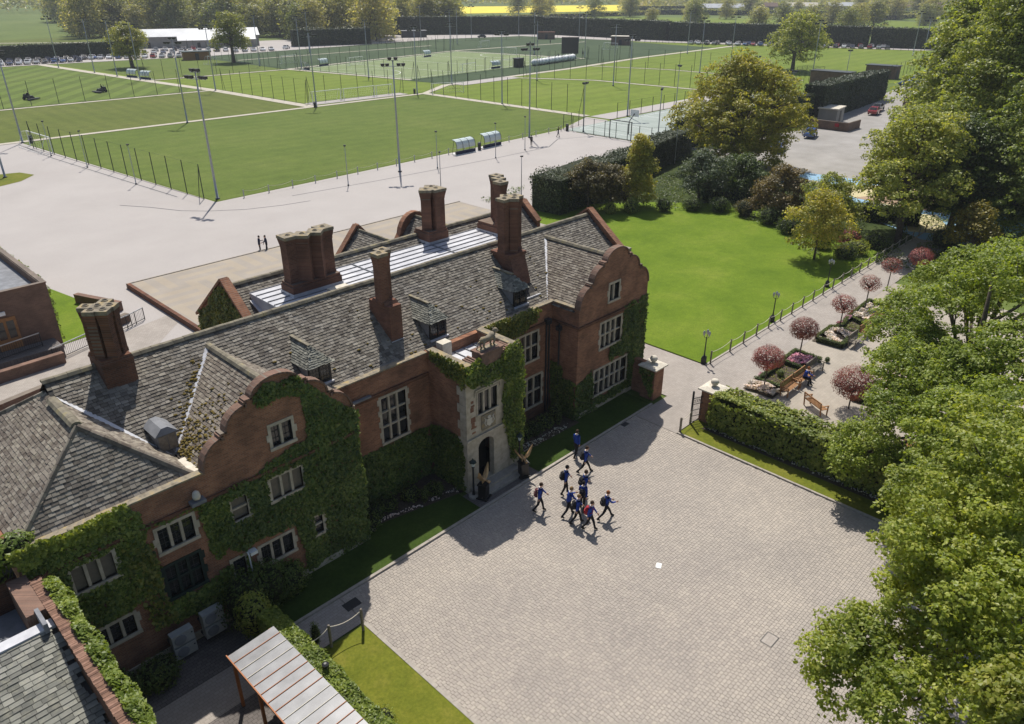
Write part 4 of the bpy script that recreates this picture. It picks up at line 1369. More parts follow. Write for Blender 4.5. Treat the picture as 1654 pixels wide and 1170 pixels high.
ivy('ivy', 'dark ivy column on the far corner of the far gable', 'y', YF, [
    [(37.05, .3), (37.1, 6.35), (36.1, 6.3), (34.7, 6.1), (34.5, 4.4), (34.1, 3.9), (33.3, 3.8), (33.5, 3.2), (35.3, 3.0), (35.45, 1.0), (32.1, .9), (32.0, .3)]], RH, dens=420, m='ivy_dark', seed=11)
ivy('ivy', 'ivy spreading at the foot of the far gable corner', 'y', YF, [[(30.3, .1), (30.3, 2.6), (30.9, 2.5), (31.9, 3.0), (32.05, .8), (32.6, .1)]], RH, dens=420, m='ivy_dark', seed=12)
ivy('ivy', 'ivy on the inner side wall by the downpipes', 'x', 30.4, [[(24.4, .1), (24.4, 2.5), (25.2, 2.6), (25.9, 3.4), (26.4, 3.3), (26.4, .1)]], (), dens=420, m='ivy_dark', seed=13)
ivy('ivy', 'bright ivy covering the end gable of the rear range', 'x', 15.6, [[(32.6, 3), (32.5, 6.8), (36.1, 9.6), (37.5, 8.7), (39.8, 6.9), (40.2, 3)]], [(35.0, 6.6, 36.0, 7.6)], dens=300, th=.2, m='ivy_gold', seed=14)

# leafy ball where the ivy climbs over the parapet end
def bush(name, label, c, rad, n, size, m, cat='shrub', group=None, seed=1, stem=True, core=True, flat=0, tilt=.6):
    r = np.random.default_rng(seed)
    d = r.normal(size=(n, 3))
    d /= np.linalg.norm(d, axis=1, keepdims=True)
    if flat:
        d[:, 2] = np.abs(d[:, 2]) if flat == 1 else d[:, 2]
    rr = r.uniform(.72, 1.05, n) * (1 + .16 * vnoise(d * 3, 1.6, seed))
    P_ = np.array(c) + d * np.array(rad) * rr[:, None]
    keep = P_[:, 2] > .03
    t_ = thing(name, label, cat, (c[0], c[1], max(0, c[2] - rad[2])), 0, group)
    leaf_obj('foliage', P_[keep], d[keep] + np.array([0, 0, .3]), size, M[m], t_, seed=seed, tilt=tilt)
    if core:
        MB().ball(c, tuple(x * .74 for x in rad), 10, 7).build('light_block_core', M['ivy_core'], t_, True)  # added solid ball, keeps light from passing through the leaves
    if stem and c[2] - rad[2] > .1:
        MB().tube([(c[0], c[1], 0), (c[0], c[1], c[2])], .05, 6).build('stem', M['bark'], t_)
    return t_


ib = bush('ivy', 'ball of ivy at the end of the long parapet', (2.3, 24.9, 7.1), (.75, .6, .6), 900, .15, 'hedge', 'ivy', seed=3, stem=False)
ib = bush('ivy', 'overgrown ivy heap on the wall top below the hipped roof', (1.2, 25.0, 6.6), (.9, .7, .6), 900, .15, 'hedge', 'ivy', seed=4, stem=False)

# ------------------------------------------------------------ statues, lamps and furniture at the front door
def eagle(loc, rz, label):
    t_ = thing('eagle_statue', label, 'statue', loc, rz, 'eagle statues at the front door')
    MB().box(-.34, -.34, 0, .34, .34, .1).box(-.24, -.24, .1, .24, .24, .88).box(-.29, -.29, .88, .29, .29, .96).build('plinth', M['black'], t_, local=True)
    b = MB()
    b.tube([(0, .22, 1.22), (0, .05, 1.24), (0, -.14, 1.2), (0, -.28, 1.27), (0, -.34, 1.26), (0, -.42, 1.19)], [.03, .11, .12, .075, .07, .015], 8)
    b.tube([(0, .2, 1.22), (0, .42, 1.15)], [.07, .09], 6)
    for s in (-1, 1):
        b.tube([(s * .06, -.02, 1.14), (s * .07, -.04, .97)], [.05, .03], 6)
    b.build('bird_body', M['gold'], t_, True, True)
    for s in (-1, 1):
        w = MB()
        prof = [(s * .08, -.12, 1.26), (s * .30, -.16, 1.42), (s * .52, -.10, 1.72), (s * .60, -.02, 2.02), (s * .52, .06, 1.92), (s * .44, .10, 1.66), (s * .32, .14, 1.44), (s * .08, .12, 1.22)]
        w.extrude(prof if s > 0 else prof[::-1], (0, .035, .012))
        for k in range(5):
            f = k / 5
            w.tube([(s * (.2 + .28 * f), .02 + .06 * (1 - f), 1.36 + .4 * f), (s * (.36 + .22 * f), .14 - .06 * f, 1.42 + .52 * f)], [.02, .008], 5)
        w.build('wing', M['gold'], t_, False, True)
    return t_


E1 = eagle((21.35, 22.85, .0), R(200), 'gilded eagle statue with raised wings on black plinth, nearer of the pair')
E2 = eagle((24.15, 22.72, .0), R(160), 'gilded eagle statue with raised wings on black plinth, farther of the pair')


E1.scale = E2.scale = (.88, .88, .92)


def porch_lamp(loc, label):
    t_ = thing('lamp_post', label, 'lamp', loc, 0, 'lanterns at the front door')
    MB().lathe([(.27, 0), (.27, .12), (.2, .15)], n=12).build('base', M['kerb'], t_, local=True)
    MB().lathe([(.10, .12), (.07, .3), (.05, .4), (.045, 1.75), (.08, 1.8), (.03, 1.84)], n=8).build('pole', M['black'], t_, local=True)
    MB().lathe([(.07, 1.86), (.13, 2.1)], n=6).build('glass', M['acrylic'], t_, local=True)
    MB().lathe([(.2, 2.1), (.17, 2.16), (.05, 2.26), (.02, 2.34)], n=6).build('lantern_cap', M['green_paint'], t_, local=True)


porch_lamp((21.05, 23.28, 0), 'black lantern post by the ivy side of the door')
porch_lamp((24.45, 23.3, 0), 'black lantern post by the far side of the door')

# stone beast on the porch parapet
t_ = thing('lion_statue', 'weathered stone lion standing on the porch parapet', 'statue', (22.78, 23.9, 7.7))
b = MB()
b.tube([(-.5, 0, .46), (-.32, 0, .5), (0, 0, .47), (.25, 0, .52), (.42, 0, .66)], [.06, .16, .14, .18, .12], 8)
b.ball((.52, 0, .74), (.16, .13, .15), 8, 6)
b.ball((.66, 0, .69), (.08, .07, .06), 8, 5)
for x, y, s in ((.3, .1, 1), (.34, -.1, 1), (-.34, .1, -1), (-.3, -.1, -1)):
    b.tube([(x, y, .48), (x + .04 * s, y, .26), (x - .02, y, .12), (x + .06, y, .03)], [.09, .06, .045, .05], 6)
b.tube([(-.5, 0, .48), (-.64, 0, .4), (-.66, 0, .2), (-.74, 0, .12)], [.03, .025, .02, .03], 6)
for s in (-1, 1):
    b.ball((.46, s * .11, .86), .04, 6, 4)
b.build('lion_body', M['stone_lichen'], t_, True, True)
MB().box(-.6, -.18, 0, .55, .18, .03).build('base', M['stone_lichen'], t_, local=True)

# ------------------------------------------------------------ low planting by the house
def scatter_bed(name, label, poly, n, size, m, h0=.05, h1=.4, seed=1, cat='flowers', group=None, kind=None):
    r = np.random.default_rng(seed)
    xs, ys = [p[0] for p in poly], [p[1] for p in poly]
    k = n * 3
    x, y = r.uniform(min(xs), max(xs), k), r.uniform(min(ys), max(ys), k)
    nz = vnoise(np.stack([x, y, np.zeros(k)], 1), 4, seed)
    ok = in_poly(x, y, poly) & (nz > -.35)
    x, y, nz = x[ok][:n], y[ok][:n], nz[ok][:n]
    z = h0 + (h1 - h0) * np.clip(.5 + .5 * nz, 0, 1) * r.uniform(.5, 1, len(x))
    P_ = np.stack([x, y, z], 1)
    N_ = np.tile([0, 0, 1.0], (len(x), 1))
    return tag(leaf_obj(name, P_, N_, size, M[m], seed=seed, tilt=.5, aspect=.9), label, cat, group, kind)


for k, (x, y, rx, h, m) in enumerate([(15.9, 25.0, .5, .7, 'ivy_dark'), (16.4, 25.5, .6, .9, 'leaf_dark'), (17.3, 25.6, .55, .7, 'ivy_dark'), (18.6, 25.4, .6, .8, 'leaf_dark'), (19.8, 24.9, .5, .6, 'ivy_dark'),
                                      (25.7, 25.2, .6, 1.0, 'leaf_dark'), (26.6, 25.3, .7, 1.0, 'ivy_dark'), (27.6, 25.2, .6, .8, 'leaf_dark'), (28.6, 25.2, .6, .8, 'ivy_dark'), (29.7, 25.3, .5, 1.2, 'leaf_dark')]):
    bush('border_shrub', ['low dark shrub in the bed left of the front door, %s from the gable', 'dark shrub in the bed right of the front door, %s from the porch'][k > 4] % ['first', 'second', 'third', 'fourth', 'fifth'][k % 5],
         (x, y, h * .5), (rx, rx, h * .55), 500, .1, m, group='shrubs along the house front', seed=60 + k, stem=False)
for k, (x, y) in enumerate([(19.7, 24.4), (29.3, 24.75), (10.0, 20.55), (18.9, 24.6)]):
    bush('topiary', ['small clipped cone in the bed near the porch steps', 'small clipped cone beside the downpipe corner', 'slim dark cone beside the rope posts and clipped wall hedge', 'tiny clipped cone among white flowers left of the door'][k],
         (x, y, .55 if k != 2 else .7), (.2, .2, .5 if k != 2 else .68), 500, .06, 'leaf_dark', 'topiary', seed=80 + k, stem=False)
scatter_bed('flowers', 'white and pink flowers edging the bed left of the door', [(15.6, 24.4), (16.2, 24.9), (19.9, 24.1), (20.8, 23.95), (20.8, 24.3), (18, 24.8), (15.6, 25.2)], 420, .075, 'petal_white', .1, .3, 7, kind='stuff')
scatter_bed('flowers', 'white flowers edging the bed right of the door', [(25.2, 24.1), (27, 24.05), (29.6, 24.0), (29.8, 24.4), (27, 24.5), (25.2, 24.9)], 300, .075, 'petal_white', .1, .3, 8, kind='stuff')
scatter_bed('flowers', 'white flowers at the foot of the tall hedge', [(35.0, 18.3), (35.3, 18.3), (35.35, 8.0), (35.0, 8.0)], 380, .075, 'petal_white', .08, .26, 9, kind='stuff')
# bushes in the dark corner by the cooling units
for k, (x, y, z, rx, rz_, m, lab) in enumerate([(8.7, 23.5, 1.4, 1.0, 1.5, 'leaf_dark', 'dark green bush against the wall beside the cooling units'), (9.9, 23.8, 1.2, .9, 1.3, 'leaf_dark', 'dark bush under the ground floor windows'),
                                                 (8.5, 22.4, 1.5, .7, 1.2, 'leaf_mid', 'orange-berried bush where the wall hedge meets the house'), (10.9, 23.9, .8, .8, .9, 'ivy_dark', 'low dark bush below the three-light window'),
                                                 (3.6, 23.5, .5, .9, .7, 'ivy_dark', 'low bush under the lowest window by the annexe'), (4.9, 23.3, .5, .9, .6, 'ivy_dark', 'low bush left of the cooling units')]):
    bush('wall_shrub', lab, (x, y, z), (rx, rx * .8, rz_), 1700, .12, m, 'bush', 'bushes in the yard corner', seed=90 + k, stem=False)

# cooling units
def ac_unit(x, z, label):
    t_ = thing('cooling_unit', label, 'air conditioner', (x, 24.0, z), 0, 'cooling units on the yard wall')
    MB().box(-.42, -.32, 0, .42, .02, .56).build('casing', M['plastic_white'], t_, local=True)
    MB().lathe([(.23, -.01), (.23, .012), (.20, .02), (.03, .022)], n=16).build('fan_grille', M['lead_dark'], t_, local=True)
    o = t_.children[-1]
    o.rotation_euler = (R(90), 0, 0)
    o.location = (-.12, -.345, .29)
    MB().extrude([(.29, -.35, .40), (.335, -.35, .44), (.38, -.35, .40), (.335, -.35, .36)], (0, .008, 0)).build('maker_mark', M['dark_metal'], t_, local=True)


for x, z, lab in ((6.2, .15, 'lower cooling unit of the nearer pair'), (6.2, .78, 'upper cooling unit of the nearer pair'), (7.45, .35, 'lower cooling unit of the farther pair'), (7.45, .98, 'upper cooling unit of the farther pair')):
    ac_unit(x, z, 'white ' + lab + ' on the wall')
    MB().box(x - .4, 24.03, max(0, z - .12), x + .4, 24.4, z - .01).build('bracket', M['dark_metal'], bpy.data.objects[[o.name for o in bpy.data.objects if o.name.startswith('cooling_unit')][-1]])

# ------------------------------------------------------------ annexe at the near corner
ax_ = thing('annexe', 'brick annexe with green-grey slate roof and ivy along its wall top', 'building', (0, 18, 0))
b = MB().box(2.32, 8, 0, 2.72, 23.9, 6.35)
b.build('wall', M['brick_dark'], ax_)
b = MB()
cb_ = None
for k in range(int(15.9 / .078)):
    y_ = 8 + k * .078
    if cb_ is None:
        o = MB().box(-.17, 0, 0, .17, .07, .09).build('coping_brick', M['brick_piece'], ax_, local=True)
        cb_ = o.data
    else:
        o = obj('coping_brick', cb_, None, ax_)
    o.location = (2.46 + rnd.uniform(-.01, .01), y_ - 18, 6.35 + rnd.uniform(-.008, .008))
b = MB().box(1.75, 22.2, 5.2, 2.31, 24.3, 6.42)
b.build('parapet_block', M['coping_brick'], ax_)
dk = MB().poly([(-6, 21.7, 6.1), (2.3, 21.7, 6.1), (2.3, 8, -.2 + 6.1 - 3.0), (-6, 8, -.2 + 6.1 - 3.0)]).build('roof', M['roof_deck'], ax_)
st = []
k_ = 3.2 / 13.7
slates(dk, (0, 8, 2.95), (1, 0, 0), (0, 13.7, 3.2), [(-6, 0), (2.28, 0), (2.28, 14.0), (-6, 14.0)], w=.29, e=.18, mat='slate_green', seed=51, store=st)
flush_slates(st)
MB().box(-6, 21.55, 6.1, 2.3, 21.95, 6.2).build('ridge_sheet', M['lead'], ax_)
MB().box(2.0, 21.4, 6.15, 2.12, 22.3, 6.5).build('flashing', M['lead_dark'], ax_)
MB().box(-6, 21.95, 5.0, 2.1, 24.6, 5.1).build('flat_roof', M['lead_dark'], ax_)
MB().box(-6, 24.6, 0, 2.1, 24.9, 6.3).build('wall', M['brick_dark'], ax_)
dk2 = MB().poly([(-6, 24.9, 6.3), (2.1, 24.9, 6.3), (2.1, 27, 7.6), (-6, 27, 7.6)]).build('roof', M['slate_green'], ax_)
r = np.random.default_rng(5)
n = 11500
y_ = r.uniform(8, 23.6, n)
x_ = 2.58 + .46 * r.beta(1.2, 1.2, n) * (1 + .18 * np.sin(y_ * 2.3) + .12 * np.sin(y_ * 5.1))
z_ = 6.36 + .2 * r.uniform(0, 1, n) - 1.2 * np.clip(x_ - 2.85, 0, 1) + .08 * np.sin(y_ * 5)
tag(leaf_obj('ivy', np.stack([x_, y_, z_], 1), np.tile([.3, 0, 1.0], (n, 1)), .14, M['hedge'], seed=9, tilt=.5, aspect=.85), 'bright ivy running along the annexe wall top', 'ivy')
ivy('ivy', 'shaded ivy hanging on the yard side of the annexe wall', 'x', 2.72, [[(8, .5), (8, 6.3), (23.8, 6.3), (23.8, .5)]], (), out=1, dens=160, th=.2, m='ivy_dark', seed=16, group=None)

# ------------------------------------------------------------ timber canopy and the ivy-clad yard wall
cp = thing('canopy_shelter', 'timber canopy with clear ribbed roof sheets beside the ivy wall', 'canopy', (6.6, 15, 0))
for y_ in (20.15, 18.4, 16.6, 14.8, 13.0):
    MB().box(6.58, y_ - .05, 0, 6.68, y_ + .05, 2.4).build('post', M['wood_orange'], cp)
MB().box(6.55, 11.0, 2.4, 6.69, 20.25, 2.52).build('beam', M['wood_orange'], cp)
MB().box(8.1, 11.0, 2.5, 8.22, 20.25, 2.62).build('beam', M['wood_orange'], cp)
for k in range(10):
    ya, yb = 11.02 + k * .922, 11.02 + (k + 1) * .922 - .02
    MB().extrude([(6.5, ya, 2.53), (8.3, ya, 2.64), (8.3, yb, 2.64), (6.5, yb, 2.53)], (0, 0, .012)).build('roof_sheet', M['canopy'], cp)
    for kk in (0, 1):
        yy = ya + kk * .46
        MB().beam((6.48, yy, 2.56), (8.3, yy, 2.67), .022, .02).build('glazing_bar', M['wood_orange'] if (k + kk) % 3 else M['cap_stone'], cp)
MB().box(6.46, 11, 2.5, 6.50, 20.27, 2.58).build('fascia', M['wood_orange'], cp)
MB().box(8.0, 12.6, 2.68, 8.25, 12.95, 2.71).build('white_card', M['white'], cp)
yw = thing('yard_wall', 'yard wall wholly covered in clipped bright ivy', 'hedge wall', (8.7, 15, 0))
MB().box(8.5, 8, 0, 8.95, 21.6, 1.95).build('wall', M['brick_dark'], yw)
r = np.random.default_rng(6)


def hedge_leaves(x0, y0, x1, y1, h, dens, size, m, parent, seed, bulge=.1, top=1.0, z0=.1):
    r = np.random.default_rng(seed)
    A = [(y1 - y0) * (h - z0), (y1 - y0) * (h - z0), (x1 - x0) * (h - z0), (x1 - x0) * (h - z0), (x1 - x0) * (y1 - y0)]
    PP, NN = [], []
    for i, a in enumerate(A):
        n = int(a * dens * (top if i == 4 else 1))
        if not n:
            continue
        u, v = r.uniform(0, 1, n), r.uniform(0, 1, n)
        p, q = np.zeros((n, 3)), np.zeros((n, 3))
        if i < 2:
            p[:, 0], p[:, 1], p[:, 2] = (x0, x1)[i], y0 + u * (y1 - y0), z0 + v * (h - z0)
            q[:, 0] = (-1, 1)[i]
        elif i < 4:
            p[:, 0], p[:, 1], p[:, 2] = x0 + u * (x1 - x0), (y0, y1)[i - 2], z0 + v * (h - z0)
            q[:, 1] = (-1, 1)[i - 2]
        else:
            p[:, 0], p[:, 1], p[:, 2] = x0 + u * (x1 - x0), y0 + v * (y1 - y0), h
            q[:, 2] = 1
        p += q * (bulge * (vnoise(p, 1.7, seed) + .4 * vnoise(p, 4, seed + 1) + r.normal(0, .35, n)))[:, None]
        PP.append(p)
        NN.append(q + np.array([0, 0, .4]))
    return leaf_obj('foliage', np.concatenate(PP), np.concatenate(NN), size, M[m], parent, seed=seed, tilt=.5, aspect=.8)


hedge_leaves(8.36, 8, 9.12, 21.7, 2.1, 420, .13, 'hedge', yw, 7, .09, 2.2)
b = MB().lathe([(.03, 2.0), (.03, 2.25), (.12, 2.3), (.13, 2.42), (.05, 2.46)], (8.75, 17.6, 0), 8)
b.build('wall_lantern', M['black'], yw)
# rope fence by the left lawn
def rope_fence(label, pts, h=.95, r=.06, m='wood_grey', sag=.18, rm_='rope', group=None, rr=.018, tilt=0):
    t_ = thing('rope_fence', label, 'rope fence', (*pts[0], 0), 0, group)
    me = None
    for i, (x, y) in enumerate(pts):
        if me is None:
            o = MB().lathe([(r, -.05), (r, h), (r * .6, h + .04)], n=8).build('post', M[m], t_, local=True)
            me = o.data
        else:
            o = obj('post', me, None, t_)
        o.location = (x - pts[0][0], y - pts[0][1], 0)
    for (x0, y0), (x1, y1) in zip(pts, pts[1:]):
        P_ = [(x0 + (x1 - x0) * f, y0 + (y1 - y0) * f, h - .06 - sag * 4 * f * (1 - f)) for f in np.linspace(0, 1, 8)]
        MB().tube(P_, rr, 5).build('rope', M[rm_], t_)
    return t_


rope_fence('two rope-linked timber posts at the corner of the left lawn', [(9.3, 20.1), (10.4, 20.15), (11.78, 19.95)], 1.15, .06)
rope_fence('short rope fence at the gate by the tall hedge', [(33.75, 19.15), (35.0, 19.25)], .95, .07)
bush('rose_bush', 'leggy rose bush on the left lawn beside the ivy wall', (9.6, 15.6, .6), (.45, .5, .6), 420, .09, 'leaf_mid', 'bush', seed=33)

# ------------------------------------------------------------ gate pillars, gate and hedge
def pillar(x, y, label, h=2.15):
    t_ = thing('gate_pillar', label, 'pillar', (x, y, 0), 0, 'gate pillars')
    MB().box(-.5, -.5, 0, .5, .5, h).build('shaft', M['brick'], t_, local=True)
    MB().box(-.68, -.68, h, .68, .68, h + .08).frustum(-.68, -.68, h + .08, .68, .68, h + .2, -.3, -.3, .3, .3).build('capstone', M['cap_stone'], t_, local=True)
    MB().lathe([(.14, h + .2), (.10, h + .26), (.2, h + .36), (.25, h + .48), (.2, h + .62), (.06, h + .68)], n=12).build('ball_finial', M['cap_stone'], t_, True, True)
    return t_


pillar(36.2, 22.95, 'brick gate pillar with pale ball-topped cap beside the house')
pillar(36.15, 18.6, 'brick gate pillar with pale ball-topped cap at the hedge end')
MB().box(36.0, 23.46, 0, 36.3, 24.38, 2.3).build('wall', M['brick'], house)
ivy('ivy', 'ivy draped over the pillar beside the house', 'x', 35.68, [[(22.5, .2), (22.45, 2.1), (23.5, 2.2), (23.5, 1.2), (23.1, .8)]], (), dens=260, th=.15, m='ivy_dark', seed=18, group=None)
gt = thing('iron_gate', 'open black wrought iron gate leaf beside the hedge pillar', 'gate', (35.0, 19.15, 0))
a0, a1 = Vector((35.0, 19.25, 0)), Vector((35.7, 18.95, 0))
MB().beam(a0 + Vector((0, 0, 0)), a0 + Vector((0, 0, 2.2)), .09).build('gate_post', M['dark_metal'], gt)
dv = a1 - a0
b = MB()
for k in range(9):
    f = (k + .5) / 9
    p = a0 + dv * f
    b.tube([p + Vector((0, 0, .12)), p + Vector((0, 0, 1.75 + .25 * abs(f - .5)))], .012, 5)
for z in (.12, .5, .9, 1.3, 1.7):
    b.beam(a0 + Vector((0, 0, z)), a1 + Vector((0, 0, z)), .03)
for k in range(4):
    p = a0 + dv * (k + .8) / 5
    b.tube([p + dv.normalized() * (.09 * math.cos(t)) + Vector((0, 0, 1.5 + .09 * math.sin(t))) for t in np.linspace(0, 6.28, 9)], .01, 4)
b.build('bars', M['dark_metal'], gt)
hd = thing('laurel_hedge', 'tall laurel hedge along the east verge of the courtyard', 'hedge', (36, 12, 0))
MB().box(35.4, 1, 0, 36.75, 18.0, 2.0).build('light_block_core', M['ivy_core'], hd)  # added box, blocks light inside the leaf shell
hedge_leaves(35.2, 1, 36.95, 18.2, 2.15, 170, .19, 'leaf_mid', hd, 17, .2, 1.5)
# ------------------------------------------------------------ garden walk: rope fence, lamps, parterre
xs_ = [42.85] + [45.5 + 1.92 * k for k in range(22)]
rope_fence('long rope fence with timber posts between lawn and garden walk', [(x, 22.6) for x in xs_], .95, .06, 'wood_grey', .14)


def lawn_lamp(loc, label):
    t_ = thing('lamp_post', label, 'lamp', loc, R(20), 'lamp posts along the lawn')
    MB().box(-.17, -.17, 0, .17, .17, .42).frustum(-.17, -.17, .42, .17, .17, .55, -.08, -.08, .08, .08).build('base', M['black'], t_, local=True)
    MB().lathe([(.07, .5), (.045, .8), (.035, 1.95), (.05, 2.0)], n=8).build('pole', M['black'], t_, local=True)
    for a in (0, 2.1, 4.2):
        c, s = math.cos(a), math.sin(a)
        MB().tube([(0, 0, 1.9), (.14 * c, .14 * s, 1.95), (.2 * c, .2 * s, 2.1)], .018, 6).build('arm', M['black'], t_, local=True)
        MB().lathe([(.05, 2.1), (.10, 2.3), (.10, 2.34), (.03, 2.46)], (.2 * c, .2 * s, 0), 6).build('lantern', M['grey_metal'], t_, local=True)


for loc, w in (((42.62, 23.0, 0), 'nearest the gate'), ((52.6, 23.0, 0), 'second from the gate'), ((63.0, 23.2, 0), 'farthest, half in tree shade')):
    lawn_lamp(loc, 'black three-lantern lamp post on the lawn edge, ' + w)


def bench(loc, rz, label, m='wood'):
    t_ = thing('garden_bench', label, 'bench', loc, rz, 'garden benches')
    L = .8
    for k in range(5):
        MB().box(-L, -.22 + k * .095, .42, L, -.14 + k * .095, .445).build('seat_slat', M[m], t_, local=True)
    for k in range(13):
        x = -L + .06 + k * (2 * L - .12) / 12
        MB().beam((x, .25, .47), (x, .33, .86), .035, .02, (0, 1, 0)).build('back_slat', M[m], t_, local=True)
    MB().beam((-L, .335, .89), (L, .335, .89), .05, .07).build('top_rail', M[m], t_, local=True)
    MB().beam((-L, .25, .46), (L, .25, .46), .04, .05).build('back_rail', M[m], t_, local=True)
    for s in (-1, 1):
        MB().beam((s * (L - .03), -.22, 0), (s * (L - .03), -.22, .64), .06).build('leg', M[m], t_, local=True)
        MB().beam((s * (L - .03), .24, 0), (s * (L - .03), .345, .92), .06).build('leg', M[m], t_, local=True)
        MB().beam((s * (L - .03), -.27, .66), (s * (L - .03), .3, .66), .07, .035).build('armrest', M[m], t_, local=True)
    return t_


bench((42.75, 16.75, 0), 0, 'teak bench nearest the tall hedge, back to the flower bed')
bench((44.55, 16.75, 0), 0, 'teak bench with the seated reader, middle of three')
bench((46.5, 16.8, 0), 0, 'weathered bench at the far end of the row of three', 'wood_grey')
bench((52.9, 16.6, 0), 0, 'grey weathered bench at the second flower bed', 'wood_grey')
bench((55.2, 16.7, 0), 0, 'orange teak bench beside the grey one at the second bed')
bench((57.6, 16.9, 0), 0, 'teak bench at the far end of the second bed, by the maple leaves')
bench((41.8, 14.6, 0), R(62), 'lone teak bench turned sideways just behind the hedge')
bench((43.6, 11.6, 0), R(180), 'teak bench mostly hidden behind the red lollipop tree')
for k in range(4):
    bench((40.9 - .35 * k, 8.6 - 1.75 * k, 0), R(96), 'slatted bench seen through the maple branches, %s of four' % ['first', 'second', 'third', 'last'][k])


def box_hedge(pts, label, w=.32, h=.35, seed=1, m='box'):
    t_ = thing('box_hedge', label, 'hedge', (*pts[0], 0), 0, 'low box hedges of the parterre')
    PP, NN = [], []
    r = np.random.default_rng(seed)
    b = MB()
    for (x0, y0), (x1, y1) in zip(pts, pts[1:]):
        a, e = np.array([x0, y0]), np.array([x1, y1])
        L = np.linalg.norm(e - a)
        d = (e - a) / L
        nn = np.array([-d[1], d[0]])
        n = int(L * 260)
        u, s = r.uniform(-.1, L + .1, n), r.uniform(-1, 1, n)
        z = h * np.where(np.abs(s) > .8, r.uniform(.1, 1, n), 1) + r.normal(0, .02, n)
        q = a + np.outer(u, d) + np.outer(s * w / 2, nn)
        PP.append(np.column_stack([q, z]))
        NN.append(np.column_stack([np.outer(s, nn) * .6, np.ones(n) * .8]))
        b.beam((x0, y0, h * .45), (x1, y1, h * .45), w * .8, h * .85)
    b.build('light_block_core', M['ivy_core'], t_)  # solid bars added to stop light between the leaves
    leaf_obj('foliage', np.concatenate(PP), np.concatenate(NN), .075, M[m], t_, seed=seed, tilt=.6)


sheet('flower_bed', [(41.2, 19.2), (48.6, 19.3), (48.4, 17.15), (41.2, 17.15)], .02, 'soil')
sheet('flower_bed', [(51.3, 19.2), (62, 19.2), (62, 17.0), (51.5, 17.0)], .02, 'soil')
sheet('flower_bed', [(44.5, 13.6), (52, 13.4), (52, 9.5), (45, 9.8)], .02, 'soil')
box_hedge([(42.6, 19.1), (42.7, 17.3), (44.6, 17.35), (46.2, 17.4), (46.4, 19.0), (44.6, 18.9), (42.7, 18.95)], 'box hedge square round the dark bed behind the benches', seed=2)
box_hedge([(46.5, 19.1), (48.5, 19.15), (48.4, 17.3), (46.8, 17.3)], 'box hedge edging the bed end by the second red tree', seed=3)
box_hedge([(53.6, 17.2), (51.6, 17.15), (51.5, 18.9)], 'dark box hedge corner at the second bed', .4, .42, 4)
box_hedge([(51.9, 19.1), (54.4, 19.1), (54.6, 17.3), (56.6, 17.3), (57.4, 19.0), (55.4, 18.6), (54.5, 18.9)], 'box hedge triangle in the middle of the second bed', seed=5)
box_hedge([(57.5, 19.0), (61.8, 19.1), (61.5, 17.4), (58, 17.3)], 'box hedge at the far end of the second bed', seed=6)
box_hedge([(44.6, 13.5), (45.0, 10.0), (48, 10.1)], 'box hedge by the bench behind the red tree', seed=7)
for q, m, lab, sd in (([(41.2, 19.15), (42.5, 19.15), (42.5, 17.2), (41.3, 17.2)], 'petal_white', 'pale flowers at the near end of the first bed', 1), ([(42.8, 19.2), (46.3, 19.2), (46.3, 18.95), (42.8, 18.95)], 'petal_pink', 'pink flowers along the walk side of the first bed', 2),
                      ([(46.6, 18.9), (48.3, 19), (48.2, 17.5), (46.8, 17.5)], 'petal_pink', 'pink flowers under the second red tree', 3), ([(51.8, 19.0), (54.3, 18.9), (54.3, 17.4), (51.8, 17.4)], 'petal_white', 'white flowers at the near end of the second bed', 4),
                      ([(54.8, 19.1), (57.2, 19.1), (57.2, 18.7), (54.8, 18.7)], 'petal_pink', 'magenta flowers by the walk in the second bed', 5), ([(57.7, 18.9), (61.3, 18.9), (61.3, 17.6), (57.7, 17.6)], 'petal_white', 'white flowers at the far end of the second bed', 6),
                      ([(45, 13.2), (50, 13.2), (50, 10.4), (45.3, 10.2)], 'petal_white', 'white flowers behind the red tree by the hedge', 7)):
    scatter_bed('flowers', lab, q, 1300, .13, m, .14, .42, sd + 20, kind='stuff')
bush('topiary', 'small round box ball in the dark square bed', (44.4, 18.2, .25), (.3, .3, .28), 500, .06, 'box', 'topiary', seed=5, stem=False)
bush('topiary', 'small box ball beside the farther bench end', (48.7, 16.9, .2), (.2, .2, .22), 260, .06, 'box', 'topiary', seed=6, stem=False)


for q, sd in (([(42.9, 18.8), (46.1, 18.8), (46.1, 17.5), (42.9, 17.5)], 1), ([(54.8, 18.6), (56.6, 18.6), (56.4, 17.5), (54.8, 17.5)], 2), ([(57.9, 18.8), (61.4, 18.8), (61.2, 17.6), (58, 17.6)], 3)):
    scatter_bed('seedlings', 'low green seedlings dotted over the dark bed soil', q, 260, .09, 'leaf_mid', .04, .12, sd + 50, 'seedlings', 'bed seedlings', 'stuff')


